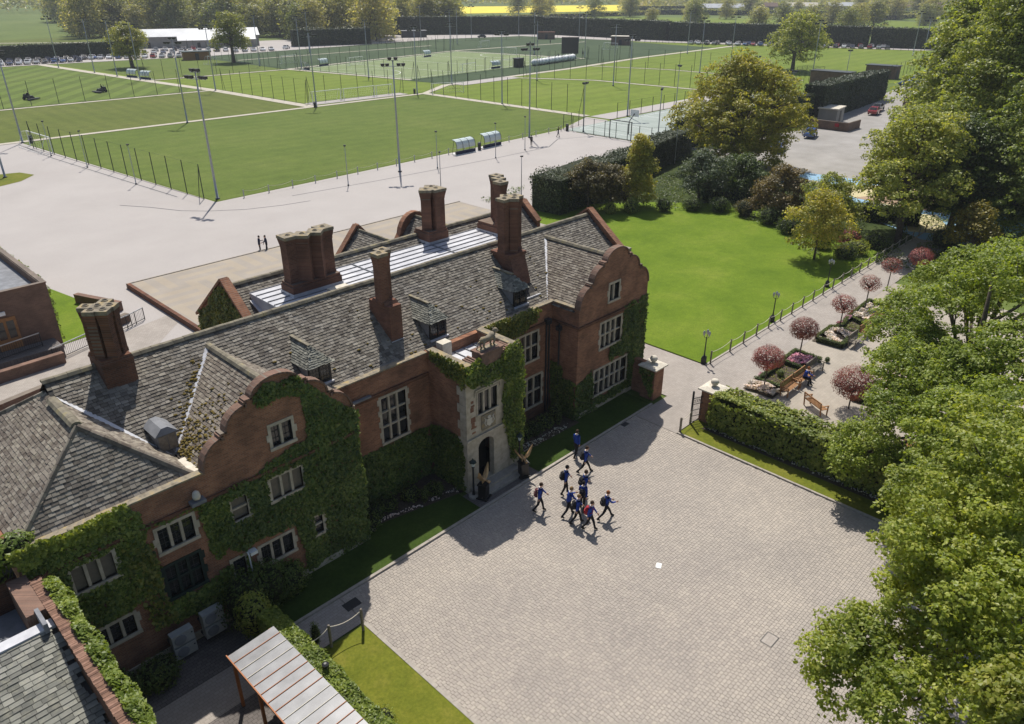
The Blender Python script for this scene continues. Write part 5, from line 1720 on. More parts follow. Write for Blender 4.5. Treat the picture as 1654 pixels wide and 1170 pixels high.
def lollipop(x, y, h, rw, label, seed, n=1500, m='leaf_red'):
    n = int(n * 2.1)
    t_ = thing('standard_tree', label, 'tree', (x, y, 0), 0, 'red-leaved lollipop trees')
    r = np.random.default_rng(seed)
    zc_ = h - rw * .78
    d = r.normal(size=(n, 3))
    d /= np.linalg.norm(d, axis=1, keepdims=True)
    rr = r.uniform(.55, 1.0, n) ** .5
    P_ = np.array([x, y, zc_]) + d * np.array([rw, rw, rw * .78]) * rr[:, None] * (1 + .1 * vnoise(d * 4, 1, seed))[:, None]
    leaf_obj('crown', P_, d + [0, 0, .8], .10, M[m], t_, seed=seed, tilt=.7)
    b = MB()
    b.tube([(x, y, 0), (x + .02, y, zc_ - rw * .6), (x, y, zc_ - rw * .3)], [.05, .04, .04], 7)
    for k in range(16):
        a = r.uniform(0, 6.28)
        e = np.array([x, y, zc_]) + np.array([math.cos(a), math.sin(a), r.uniform(-.3, .9)]) * rw * .75
        b.tube([(x, y, zc_ - rw * .5), tuple((np.array([x, y, zc_ - rw * .5]) + e) / 2 + r.normal(0, .05, 3)), tuple(e)], [.03, .02, .008], 5)
    b.build('trunk', M['bark'], t_)


for x, y, h, rw, lab, n in ((42.1, 18.2, 3.1, 1.05, 'red lollipop tree at the near end of the first flower bed', 1500), (48.0, 18.6, 3.1, 1.05, 'red lollipop tree at the far end of the first flower bed', 1500),
                            (54.4, 18.5, 3.0, .95, 'thinner red lollipop tree in the second flower bed', 750), (60.1, 18.8, 3.0, .9, 'sparse pinkish lollipop tree beyond the second bed', 500),
                            (65.6, 19.1, 3.0, .9, 'sparse bronze lollipop tree along the walk', 420), (43.4, 13.2, 2.9, 1.35, 'broad red lollipop tree just behind the tall hedge', 2200),
                            (71.5, 18.6, 2.6, 1.1, 'red lollipop tree in the shade at the end of the walk', 1200), (49.5, 12.2, 2.7, .9, 'red lollipop tree half hidden by maple leaves', 600)):
    lollipop(x, y, h, rw, lab, int(x * 7), n)
# ------------------------------------------------------------ people
def person(loc, rz, label, stride=.5, hair='hair_brown', bag=None, top='jumper', legs='trousers', lean=.06, arms=(.4, -.35), elbow=(.3, .3), sit=False, scale=1.0, look=0.0, phase=1, short=False, group='pupils crossing the courtyard'):
    """one continuous skinned body in the pose asked for; facing local +X"""
    J, E, rad, seg = [], [], [], []

    def j(p, r, par=None, s='top'):
        J.append(Vector(p))
        rad.append(r)
        if par is not None:
            E.append((par, len(J) - 1))
            seg.append((par, len(J) - 1, s))
        return len(J) - 1
    hz = .92 if not sit else .50
    lx = math.sin(lean)
    pel = j((0, 0, hz), .125)
    sp = j((lx * .2, 0, hz + .17), .125, pel)
    ch = j((lx * .42, 0, hz + .36), .14, sp)
    nb = j((lx * .55, 0, hz + .50), .075, ch)
    nk = j((lx * .62 + .01, 0, hz + .565), .05, nb, 'skin')
    feet = []
    for s, sgn in ((1, 1), (-1, -1)):
        a = stride * .5 * sgn * phase
        hip = j((0, s * .085, hz - .05), .095, pel, 'legs')
        if sit:
            kn = j((.42, s * .1, hz - .02), .065, hip, 'legs')
            an = j((.44 + .05 * sgn, s * .1, .08), .045, kn, 'legs')
        else:
            ka = a + (.10 if a > 0 else .05)
            kp = Vector((math.sin(ka) * .42, s * .09, hz - .05 - math.cos(ka) * .42))
            sa = a - (.10 if a > 0 else .38 * min(1, stride / .5))
            ap = kp + Vector((math.sin(sa) * .40, 0, -math.cos(sa) * .40))
            kn = j(kp, .066, hip, 'legs')
            an = j(ap, .046, kn, 'legs')
        p = J[an]
        pt = 0 if (sit or a >= 0) else -.07
        to = j((p.x + .15, p.y + s * .02, p.z - .035 + pt), .038, an, 'shoe')
        j((p.x - .05, p.y, p.z - .03), .036, an, 'shoe')
        feet.append(min(J[to].z, p.z - .03) - .036)
    hands = []
    for s, k in ((1, 0), (-1, 1)):
        sh = j((lx * .5, s * .165, hz + .455), .068, nb)
        a = arms[k]
        ep = J[sh] + Vector((math.sin(a) * .27, s * .05, -math.cos(a) * .27))
        el = j(ep, .05, sh)
        a2 = a + elbow[k]
        wp = ep + Vector((math.sin(a2) * .24, -s * .02, -math.cos(a2) * .24))
        wr = j(wp, .036, el)
        hands.append((wp, a2, s))
    me = bpy.data.meshes.new('tmp')
    me.from_pydata([tuple(p) for p in J], E, [])
    o = bpy.data.objects.new('tmp', me)
    COL.objects.link(o)
    o.modifiers.new('s', 'SKIN').use_smooth_shade = True
    for v, r in zip(me.skin_vertices[0].data, rad):
        v.radius = (r, r)
    me.skin_vertices[0].data[0].use_root = True
    o.modifiers.new('d', 'SUBSURF').levels = 1
    o.modifiers['d'].render_levels = 1
    dg = bpy.context.evaluated_depsgraph_get()
    dg.update()
    ev = bpy.data.meshes.new_from_object(o.evaluated_get(dg))
    V = [v.co.copy() for v in ev.vertices]
    Fc = [tuple(p.vertices) for p in ev.polygons]
    bpy.data.objects.remove(o)
    bpy.data.meshes.remove(me)
    bpy.data.meshes.remove(ev)
    b = MB()
    slot = {'skin': 0, 'top': 1, 'legs': 2, 'shoe': 3}
    b.v = [tuple(v) for v in V]
    for f in Fc:
        c = sum((V[i] for i in f), Vector()) / len(f)
        best, bs = 9, 'top'
        for a_, e_, s_ in seg:
            A, B = J[a_], J[e_]
            t = max(0, min(1, (c - A).dot(B - A) / max(1e-6, (B - A).length_squared)))
            d = (c - A.lerp(B, t)).length
            if d < best:
                best, bs = d, s_
        if bs == 'top' and c.z < hz - .02:
            bs = 'legs'
        b.f.append(f)
        b.m.append(slot[bs])
    # head with nose, ears, chin; hands with palm, thumb and four fingers
    b.mi = 0
    hc = J[nk] + Vector((.025, 0, .135))
    Mh = Matrix.Rotation(look, 4, 'Z')
    b.ball(hc, (.092, .075, .118), 12, 9, Mh)
    b.tube([hc + Mh @ Vector((.085, 0, .01)), hc + Mh @ Vector((.112, 0, -.02)), hc + Mh @ Vector((.088, 0, -.03))], [.008, .014, .01], 5)
    b.ball(hc + Mh @ Vector((.055, 0, -.085)), (.035, .04, .03), 6, 4)
    for s in (-1, 1):
        b.ball(hc + Mh @ Vector((0, s * .078, -.01)), (.022, .012, .032), 6, 4)
    for wp, a2, s in hands:
        D, S_ = Vector((math.sin(a2), 0, -math.cos(a2))), Vector((0, s, 0))
        Fw = D.cross(S_).normalized() * s
        b.tube([wp - D * .01, wp + D * .04, wp + D * .085], [.028, .036, .034], 6)
        for q in range(4):
            r0 = wp + D * .08 + Fw * (.026 - .0175 * q)
            L = (.065, .075, .07, .055)[q]
            b.tube([r0, r0 + D * L * .55 - S_ * .008, r0 + D * L - S_ * .03], [.009, .0085, .006], 5)
        b.tube([wp + D * .02 + Fw * .03, wp + D * .05 + Fw * .055, wp + D * .085 + Fw * .058], [.011, .010, .007], 5)
    b.mi = 4
    for s in (-1, 1):
        b.ball(hc + Mh @ Vector((.083, s * .031, .012)), .011, 6, 4)
    t_ = thing('person', label, 'person', (loc[0], loc[1], loc[2] - min(feet) * scale), rz, group)
    t_.scale = (scale,) * 3
    bo = b.build('body', [M['skin'], M[top], M[legs], M['shoe'], M['hair_dark']], t_, True, True)
    h = MB()
    h.ball(hc + Vector((-.014, 0, .022)), (.102, .088, .118), 12, 8, Mh)
    nv = [v for v in h.v]
    keep = [f for f in h.f if (sum((Vector(nv[i]) for i in f), Vector()) / len(f) - hc).dot(Vector((math.cos(look) * -.8, math.sin(look) * -.8, 1))) > -.015]
    h.f = keep
    h.m = [0] * len(keep)
    h.build('hair', M[hair], t_, True, True)
    c = MB().tube([J[nb] + Vector((.075 * math.cos(t), .078 * math.sin(t), .045 - .02 * math.cos(t))) for t in np.linspace(0, 6.28, 11)], .02, 5)
    c.build('collar', M['collar'] if top == 'jumper' else M[top], t_, True, True)
    if bag:
        g = MB()
        x0 = J[ch].x - .13
        g.frustum(x0 - .15, -.14, hz + .03, x0, .14, hz + .36, x0 - .14, -.13, x0, .13)
        g.frustum(x0 - .14, -.13, hz + .361, x0, .13, hz + .45, x0 - .06, -.09, x0, .09)
        g.box(x0 - .20, -.10, hz + .06, x0 - .151, .10, hz + .24)
        bg = g.build('backpack', M[bag], t_, local=True)
        for s in (-1, 1):
            MB().tube([(x0, s * .09, hz + .42), (x0 + .12, s * .105, hz + .53), (x0 + .25, s * .11, hz + .40), (x0 + .22, s * .12, hz + .2), (x0 + .02, s * .13, hz + .08)], .016, 5).build('strap', M[bag], bg, local=True)
    return t_


def mid(a, b_):
    return ((a[0] + b_[0]) / 2, (a[1] + b_[1]) / 2, 0)


person(mid((27.24, 21.86), (27.66, 21.84)), R(5), 'boy in blue jumper without a bag, farthest from the camera by the verge', .45, 'hair_brown', None, arms=(.15, -.15))
person(mid((26.49, 20.71), (26.85, 20.40)), R(-42), 'boy striding on the edge of the building shadow, dark bag', .85, 'hair_brown', 'bag_black', arms=(.5, -.3))
person(mid((24.36, 20.1), (24.5, 19.95)), R(-35), 'dark-haired boy with large black bag, top left of the cluster', .35, 'hair_dark', 'bag_black', scale=1.02)
person(mid((24.63, 19.15), (24.85, 18.93)), R(-25), 'boy with black bag at the back right of the cluster', .4, 'hair_brown', 'bag_black', scale=1.04)
person(mid((22.44, 20.2), (22.56, 19.89)), R(-48), 'boy with maroon bag walking apart on the left', .5, 'hair_brown', 'bag_maroon', arms=(.5, -.3))
person(mid((22.96, 18.86), (23.5, 18.75)), R(-20), 'boy without a bag leaning forward in the cluster', .75, 'hair_fair', None, lean=.2, arms=(.7, .5), elbow=(.8, .9))
person(mid((23.88, 18.61), (24.1, 18.45)), R(25), 'boy seen from behind with black bag in the cluster', .3, 'hair_dark', 'bag_black', scale=1.0)
person(mid((22.89, 18.27), (23.28, 17.98)), R(-40), 'fair-haired boy with black bag at the front of the cluster', .6, 'hair_fair', 'bag_black', look=-.4)
person(mid((23.05, 17.62), (23.25, 17.12)), R(-65), 'boy with red bag, closest to the camera', .6, 'hair_brown', 'bag_red')
person(mid((24.06, 17.47), (24.65, 17.22)), R(-28), 'ginger boy in long stride with black bag, on the right of the group', .95, 'hair_ginger', 'bag_black', arms=(.5, .6), elbow=(.6, .9))
person((44.55, 16.70, 0), R(-90), 'person in blue jumper reading on the middle bench', 0, 'hair_ginger', None, sit=True, lean=.3, arms=(.5, .5), elbow=(1.0, 1.0), group='people in the grounds')
person((33.1, 66.6, 0), R(-10), 'dark-clothed person with pale socks standing on the pale plaza', .15, 'hair_dark', None, 'navy', 'trousers', group='people in the grounds', elbow=(1.2, .3))
person((33.7, 66.3, 0), R(170), 'person in blue on the plaza, arm round the other', .25, 'hair_dark', None, 'navy', 'trousers', group='people in the grounds', arms=(.9, .2))
person((91.6, 85.0, 0), R(40), 'person in black walking beside the pitchside mast', .5, 'hair_dark', None, 'trousers', 'trousers', group='people in the grounds')
person((100.5, 87.0, 0), R(-60), 'person in black with arms out near the court fence', .4, 'hair_dark', None, 'trousers', 'navy', group='people in the grounds', arms=(1.2, -.9))
for k, (x, y) in enumerate([(225, 189), (228, 190.5), (231, 189), (214, 186), (216, 188), (209, 183), (205, 182.5), (196, 179), (185, 175), (262, 240), (268, 238), (255, 238)]):
    person((x, y, .06), R(40 * k), 'distant player in dark kit by the artificial pitch, %s' % ['at the board', 'right of the board', 'farthest right', 'under the board', 'beside the board', 'behind the white bags', 'among the white bags', 'left of the bags',
           'near the dugout', 'in the back pitch', 'beside the back pitch mast', 'alone on the back pitch'][k], .4, 'hair_dark', None, 'navy', 'trousers', group='distant players')
# small things on the paving
MB().cbox((0, 0, .008), (.34, .24, .006)).build('paper_sheet', M['white'])
o = bpy.data.objects['paper_sheet']
o.location, o.rotation_euler = (23.38, 13.54, .005), (0, 0, R(25))
tag(o, 'white sheet of paper lying on the courtyard paving', 'paper')
for x, y, w, d, m, lab in ((22.9, 7.9, .7, .5, 'joint', 'recessed inspection cover framed in the courtyard paving'), (12.3, 21.5, .7, .5, 'dark_metal', 'dark drain grate in the path by the lawn'), (32.2, 22.0, .5, .35, 'dark_metal', 'dark drain grate near the far gable')):
    t_ = thing('drain_cover', lab, 'drain cover', (x, y, 0), 0)
    b = MB()
    for a0_, b0_, c0_, d0_ in ((-w / 2, -d / 2, w / 2, -d / 2 + .03), (-w / 2, d / 2 - .03, w / 2, d / 2), (-w / 2, -d / 2, -w / 2 + .03, d / 2), (w / 2 - .03, -d / 2, w / 2, d / 2)):
        b.box(a0_, b0_, -.01, c0_, d0_, .006)
    b.build('frame', M['dark_metal'], t_, local=True)
    MB().box(-w / 2 + .03, -d / 2 + .03, -.01, w / 2 - .03, d / 2 - .03, .0045).build('lid', M['pave'] if m == 'joint' else M[m], t_, local=True)
# ------------------------------------------------------------ masts, fences, goals, shelters on the pitches
def mast_proto(h, heads):
    t_ = thing('floodlight_mast', 'x', 'floodlight', (0, 0, 0), 0, 'floodlight masts')
    k_ = 1 if heads == 6 else (.7 if heads == 2 else .42)
    MB().lathe([(a * k_, z) for a, z in [(.24, 0), (.24, .05), (.15, .06), (.14, h * .2), (.11, h * .6), (.075, h)]], n=8).build('pole', M['grey_metal'], t_, True, True)
    MB().lathe([(.28 * k_, 0), (.28 * k_, .14)], n=8).build('base', M['dark_metal'], t_, local=True)
    if heads == 6:
        MB().beam((-1.5, 0, h - .75), (1.5, 0, h - .75), .08).beam((-.75, 0, h - .02), (.75, 0, h - .02), .08).build('crossarm', M['grey_metal'], t_, local=True)
        P_ = [(-1.35, -.75), (-.75, -.75), (.75, -.75), (1.35, -.75), (-.4, 0), (.4, 0)]
    elif heads == 2:
        MB().beam((-.55, 0, h - .02), (.55, 0, h - .02), .08).build('crossarm', M['grey_metal'], t_, local=True)
        P_ = [(-.4, 0), (.4, 0)]
    else:
        P_ = [(0, 0)]
    f = MB().frustum(-.22, -.20, .05, .22, .20, .36, -.27, -.30, .27, .10)
    f.box(-.05, -.05, -.05, .05, .05, .05)
    me = None
    for x, z in P_:
        if me is None:
            o = f.build('floodlight', M['dark_metal'], t_, local=True)
            me = o.data
        else:
            o = obj('floodlight', me, None, t_)
        o.location = (x, 0, h + z)
        o.scale = (1, 1, 1) if heads > 1 else (.6, .6, .5)
    return t_


WHERE = ['at the near corner of the front pitch', 'on the plaza beside the front pitch', 'midway along the front pitch path', 'at the left end of the front pitch', 'where the two front paths cross', 'at the corner of the mown pitch',
         'on the back path, nearer the bin', 'on the back path beside the shelters', 'on the back path by the oak', 'at the far end of the back path by the parked cars', 'at the far corner of the front pitch', 'halfway along the far side of the front pitch',
         'beside the walking man in black', 'at the corner of the hard court', 'in the second row of the right pitches', 'at the bend of the pale path', 'at the near corner of the pale hockey pitch', 'on the left edge of the hockey pitch',
         'left of the artificial pitch', 'at the left corner of the hockey pitch', 'in the third row of the right pitches', 'on the cricket field', 'at the far edge of the right pitches', 'by the row of white cars', 'by the far hedge on the right', 'behind the round tree',
         'in the far left artificial pitch', 'at the far hockey pitch corner', 'in the back artificial pitch', 'on the hockey pitch right side', 'far right of the artificial pitches', 'at the back of the artificial pitches', 'beside the black board', 'left of the back road', 'right of the back road']
MS = [(40.0, 89.4), (64.9, 85.3), (62.6, 147.1), (34.6, 147.2), (91.1, 147.4), (89.2, 189.6), (85.2, 225.5), (84.4, 239.6), (83.6, 254.8), (81.1, 278.5), (120.0, 148.9), (122.4, 122.5), (96.9, 90.4), (127.5, 92.3), (165.6, 125.0), (161.1, 147.7),
      (139.1, 157.9), (132.6, 185.7), (128.4, 238.7), (133.5, 222.1), (209.1, 126.2), (241.8, 134.6), (266.1, 166.8), (256.6, 80.1), (317.1, 102.6), (218.1, 95.8), (169.2, 274.4), (213, 242), (240, 268), (222, 205), (290, 240), (300, 288), (226, 184), (245, 299), (270, 291)]
p6 = mast_proto(14.6, 6)
for k, (x, y) in enumerate(MS):
    a = R(-45 + (k * 37 % 50) - 25)
    lab = 'tall grey floodlight mast ' + WHERE[k]
    if k == 0:
        p6.location, p6.rotation_euler, p6['label'] = (x, y, 0), (0, 0, a), lab
    else:
        copy_tree(p6, (x, y, 0), a, lab)
p1 = mast_proto(8.0, 2)
for k, (x, y, w) in enumerate([(107.8, 87.4, 'at the near corner of the hard court'), (110.2, 73.2, 'on the near side of the hard court'), (145.9, 93, 'on the far side of the hard court'), (152, 70.5, 'behind the spreading tree'), (178, 92, 'beyond the hard court'), (212, 84, 'beside the brick cricket hut')]):
    lab = 'short grey lamp column ' + w
    if k == 0:
        p1.location, p1['label'], p1['group'] = (x, y, 0), lab, 'court lamp columns'
    else:
        copy_tree(p1, (x, y, 0), R(30 * k), lab, group='court lamp columns')
p0 = mast_proto(5.0, 1)
for k, (x, y, w) in enumerate([(36.1, 104.3, 'by the net posts, nearest the pitch corner'), (35.3, 119.6, 'by the net posts, middle of three'), (34.4, 132.3, 'by the net posts, beside the white goal'), (55.2, 83.75, 'left of the tall plaza mast'), (70.1, 83.3, 'just left of the dugouts'),
                               (80.8, 82.3, 'between the dugouts'), (88.4, 83.4, 'right of the dugouts'), (66.2, 63, 'rising above the clipped hedge'), (61, 72, 'on the plaza behind the chimneys'), (96, 60.5, 'near the spreading tree')]):
    lab = 'slim plaza lamp column ' + w
    if k == 0:
        p0.location, p0['label'], p0['group'] = (x, y, 0), lab, 'plaza lamp columns'
    else:
        copy_tree(p0, (x, y, 0), R(50 * k), lab, group='plaza lamp columns')
copy_tree(p6, (25.2, 121.0, 0), R(10), 'grey floodlight mast on the small grass island at the left edge')
sheet('grass_island', [(10, 110), (26, 117), (28.5, 120), (27.5, 123), (10, 128)], .02, 'verge')

NETP = MB().lathe([(.06, 0), (.055, 4.2), (.02, 4.25)], n=6).build('post', M['net_post'])
NETM = NETP.data
bpy.data.objects.remove(NETP)


def netting(label, pts, n, h=1.0, rail=False, brace=True, net=False):
    """ball-stop fence: posts in a row along a polyline"""
    t_ = thing('net_fence', label, 'fence', (*pts[0], 0), 0, 'ball-stop fences')
    P_ = [Vector((*p, 0)) for p in pts]
    Ls = [(b_ - a).length for a, b_ in zip(P_, P_[1:])]
    T = sum(Ls)
    Q = []
    for k in range(n):
        d = T * k / (n - 1)
        for a, b_, L in zip(P_, P_[1:], Ls):
            if d <= L + 1e-6:
                Q.append(a.lerp(b_, d / L))
                break
            d -= L
    for q in Q:
        o = obj('post', NETM, None, t_)
        o.location = q - P_[0]
        o.scale = (1, 1, h)
    H_ = 4.2 * h
    if brace:
        for e, nx in ((Q[0], Q[1]), (Q[-1], Q[-2])):
            d = (nx - e).normalized()
            MB().beam(e + Vector((0, 0, H_ * .96)), e + d * 1.1, .06).build('brace', M['net_post'], t_)
    b = MB()
    for a, b_ in zip(Q, Q[1:]):
        if rail:
            for z in (.1, H_ * .5, H_ - .05):
                b.beam(a + Vector((0, 0, z)), b_ + Vector((0, 0, z)), .025)
        else:
            b.beam(a + Vector((0, 0, .04)), b_ + Vector((0, 0, .04)), .03)
            b.tube([a + Vector((0, 0, H_)), b_ + Vector((0, 0, H_))], .008, 4)
    b.build('wire', M['net_post'], t_)
    return t_


netting('row of dark net posts along the left side of the front pitch', [(38.84, 90.6), (34.4, 140.7)], 14)
netting('row of dark net posts before the mown pitch with the mowers', [(38, 191.9), (86.5, 191.7)], 10, 1.25)
netting('row of net posts beside the dry pitch', [(92.2, 152.5), (90.6, 188.5)], 9, 1.2)
netting('row of net posts behind the far touchline goals', [(93.5, 154.2), (119.5, 153.6)], 7, 1.3)
netting('row of net posts along the far side of the front pitch', [(123, 147), (123, 100)], 12, 1.3)
netting('net fence along the back of the right pitches', [(140, 160), (186, 164), (236, 171.5)], 14, 1.3)
netting('net posts beside the second pitch on the right', [(163.5, 155), (173.5, 135), (175.5, 99)], 14, 1.3)
netting('net posts beside the third pitch on the right', [(205, 160), (212, 138), (212.5, 99)], 13, 1.3)
netting('net fence on the left side of the hockey pitch', [(138.4, 172.6), (131, 221.5)], 14, 1.1)
netting('net fence on the near side of the hockey pitch', [(139.5, 172.4), (222.5, 179.4)], 22, .9)
netting('net posts between the far artificial pitches', [(129.5, 224), (133, 300)], 14, 1.2)
netting('net fence along the back of the hockey pitch', [(133, 223.5), (212, 240.5)], 18, 1.2)
netting('net posts in front of the bright far left pitch', [(86, 223.8), (127, 223.8)], 9, 1.2)
netting('net fence along the far car road', [(205, 300), (305, 262), (318, 170)], 30, 1.0)
netting('net posts between the two back artificial pitches', [(214, 241), (222, 300)], 10, 1.2)
netting('mesh fence round the near corner of the hard court', [(112, 92), (107, 91.5), (106.6, 72), (110, 70), (128, 69.8)], 20, .62, True, False)
netting('mesh fence along the far side of the hard court', [(124, 92.2), (176, 92.4)], 14, .7, True, False)
netting('fence of the cricket field by the white cars', [(214, 77), (244, 80.5), (300, 89)], 18, .9, True, False)
netting('low white-grey rail fence along the far road, left stretch', [(178, 291), (212, 290), (250, 297)], 26, .27, True, False)
netting('low rail fence along the far road in front of the parked cars', [(305, 214), (324, 163), (340, 112)], 40, .27, True, False)
rope_fence('rope-linked bollards along the near edge of the front pitch', [(42.6 + 3.5 * k, 87.7 + .17 * k) for k in range(19)], .95, .07, 'grey_metal', .2)
for q, lab in (([(30.5, 95), (32.6, 91.6), (34.5, 87.5), (36.5, 85.2), (40, 82.6), (44, 81.2), (47.5, 80.6)], 'curved drainage slot in the plaza at the pitch corner'), ([(47.2, 84.3), (60, 83.2), (80, 82.3), (93, 82.4), (99, 85.8), (104.5, 83.8), (106, 78)], 'long drainage slot in the plaza beside the pitch'),
               ([(33.6, 146), (34, 130), (35.5, 112), (37.0, 94)], 'drainage slot beside the net posts')):
    s = strip('drain_slot', q, .16, .006, 'dark_metal')


def goal(loc, rz, label, w=7.3, h=2.4, group='white football goals'):
    t_ = thing('football_goal', label, 'goal', loc, rz, group)
    for s in (-1, 1):
        MB().tube([(s * w / 2, 0, 0), (s * w / 2, 0, h)], .07, 6).build('upright', M['white'], t_, local=True)
        MB().tube([(s * w / 2, 0, h), (s * w / 2, .7, h), (s * w / 2, 1.7, .05), (s * w / 2, 0, .05)], .035, 5).build('stay', M['white'], t_, local=True)
    MB().tube([(-w / 2, 0, h), (w / 2, 0, h)], .07, 6).build('crossbar', M['white'], t_, local=True)
    MB().tube([(-w / 2, 1.7, .05), (w / 2, 1.7, .05)], .03, 5).build('back_bar', M['white'], t_, local=True)
    b = MB()
    for k in range(1, 12):
        x = -w / 2 + w * k / 12
        b.tube([(x, .0, h), (x, .7, h), (x, 1.7, .06)], .006, 3)
    for k in range(1, 5):
        f = k / 5
        b.tube([(-w / 2, .7 + f, h * (1 - f) + .05 * f), (w / 2, .7 + f, h * (1 - f) + .05 * f)], .006, 3)
    b.build('net', M['white'], t_, local=True)


goal((35.0, 139, 0), R(94), 'white goal beside the net posts at the left of the front pitch', 9)
goal((97, 152.3, .08), R(0), 'leftmost white goal on the far touchline')
goal((105.5, 151.9, .08), R(0), 'widest white goal in the middle of the far touchline', 8.5)
goal((112.3, 151.5, .08), R(0), 'small white goal at the end of the far touchline', 4.5)
goal((126, 144.5, 0), R(-20), 'white goal just across the far path of the front pitch', 8)
for k, (x, y, a, w) in enumerate([(152, 219, 10, 'at the left of the hockey pitch'), (216, 212, 100, 'at the right of the hockey pitch'), (163, 177, 6, 'on the near hockey sideline'), (180, 178, 6, 'behind the near hockey fence'), (236, 246, 10, 'on the back artificial pitch'), (120, 254, 90, 'by the second oak'), (262, 200, 100, 'right of the black board'), (140, 240, 5, 'in the far left artificial pitch')]):
    goal((x, y, .06), R(a), 'distant white goal ' + w, 6)


def dugout(loc, rz, label):
    t_ = thing('dugout', label, 'dugout', loc, rz, 'pitchside dugouts')
    prof = [(.0, .0), (0, .9), (.05, 1.5), (.25, 1.9), (.6, 2.1), (1.1, 2.15)]
    for a, e in zip(prof[1:], prof[2:]):
        MB().extrude([(-2, a[0], a[1]), (2, a[0], a[1]), (2, e[0], e[1]), (-2, e[0], e[1])], (0, .02, .012)).build('clear_sheet', M['acrylic'], t_, local=True)
    for x in (-2, -.67, .67, 2):
        MB().tube([(x, p[0] - .01, p[1]) for p in prof] + [(x, 1.0, 0)][:0], .04, 5).build('rib', M['dark_metal'], t_, local=True)
        if abs(x) > 1:
            MB().tube([(x, 0, .05), (x, 1.05, .05), (x, 1.1, 2.15)][:2] + [(x, .6, 2.08)], .035, 5).build('side_brace', M['dark_metal'], t_, local=True)
    MB().box(-1.9, .12, .0, 1.9, .5, .45).build('bench_seat', M['dark_metal'], t_, local=True)
    MB().box(-2.02, -.04, 0, 2.02, 0, .55).build('kick_board', M['navy'], t_, local=True)
    MB().box(-2.1, -.3, .0, 2.1, 1.2, .05).build('base_frame', M['white'], t_, local=True)


dugout((80.2, 88.2, 0), R(2), 'clear-roofed dugout on the plaza, left of the bin')
dugout((86.8, 89.0, 0), R(4), 'clear-roofed dugout on the plaza, right of the bin')
dugout((86.9, 226.5, .06), R(-75), 'white-framed dugout on the back path, nearer the oak')
dugout((86.2, 234, .06), R(-75), 'white-framed dugout on the back path, left one')
for x, y, a, w in ((176, 178.6, 4, 'at the hockey fence, left of the black cabin'), (188, 226, 14, 'on the far side of the hockey pitch'), (143, 224, 14, 'at the far left of the hockey pitch'), (133, 218, 80, 'on the left edge of the hockey pitch')):
    dugout((x, y, .06), R(a), 'small dugout ' + w)


def bin_(x, y, label):
    t_ = thing('litter_bin', label, 'bin', (x, y, 0), 0, 'litter bins')
    MB().lathe([(.26, 0), (.28, .8), (.3, .82), (.3, .95)], n=10).build('drum', M['black'], t_, local=True)
    MB().lathe([(.31, 1.05), (.25, 1.2), (.05, 1.24)], n=10).build('hood', M['black'], t_, local=True)
    for a in (0, 2.1, 4.2):
        MB().beam((.27 * math.cos(a), .27 * math.sin(a), .9), (.27 * math.cos(a), .27 * math.sin(a), 1.08), .03).build('hood_strut', M['black'], t_, local=True)


for x, y, l in ((83.4, 88.6, 'black litter bin between the two dugouts'), (35.6, 146, 'black litter bin at the left mast of the front pitch'), (106.4, 90.0, 'black litter bin at the court corner post'), (111, 73.6, 'black litter bin by the court gate lamp'), (90.6, 147.2, 'black bin at the path crossing'), (119.6, 149.4, 'black bin by the far corner mast')):
    bin_(x, y, l)
# court gate frame and basketball stand
t_ = thing('court_goal', 'dark ball-court goal frame set in the court fence', 'goal frame', (106.7, 78, 0))
for y in (76, 80.5):
    MB().beam((106.4, y, 0), (106.4, y, 3), .12).build('upright', M['dark_metal'], t_)
MB().beam((106.4, 75.9, 3), (106.4, 80.6, 3), .12).build('crossbar', M['dark_metal'], t_)
t_ = thing('basketball_stand', 'basketball hoop with white backboard on the hard court', 'basketball hoop', (112.5, 80, 0))
MB().tube([(111.2, 80, 0), (111.2, 80, 2.2), (112.6, 80, 3.3)], .09, 6).build('pole', M['dark_metal'], t_)
MB().box(112.62, 79.1, 2.85, 112.67, 80.9, 4.0).build('backboard', M['white'], t_)
MB().tube([(112.95 + .24 * math.cos(a), 80 + .24 * math.sin(a), 3.05) for a in np.linspace(0, 6.3, 12)], .02, 4).build('hoop', M['orange'], t_)
# line markings on the hockey pitch and the court
b = MB()
for q in ([(140, 176), (221.5, 182.8), (211, 235.6), (133.5, 219.6), (140, 176)], [(180, 179.3), (172.5, 227.8)], [(160, 177.6), (153, 223.7)], [(201, 181), (192, 231.8)]):
    for a, e in zip(q, q[1:]):
        b.beam((*a, .062), (*e, .062), .16, .004)
for cx, cy, a0, a1 in ((137, 198, -80, 90), (216, 209, 95, 265)):
    c_ = [(cx + 13 * math.cos(R(a)), cy + 13 * math.sin(R(a))) for a in range(a0, a1, 10)]
    for a, e in zip(c_, c_[1:]):
        b.beam((*a, .066), (*e, .066), .16, .004)
for q in ([(110, 73), (110, 90), (150, 90), (150, 73), (110, 73)], [(130, 73), (130, 90)], [(118, 73), (118, 90)]):
    for a, e in zip(q, q[1:]):
        b.beam((*a, .040), (*e, .040), .10, .004)
tag(b.build('line_markings', M['white']), kind='structure')
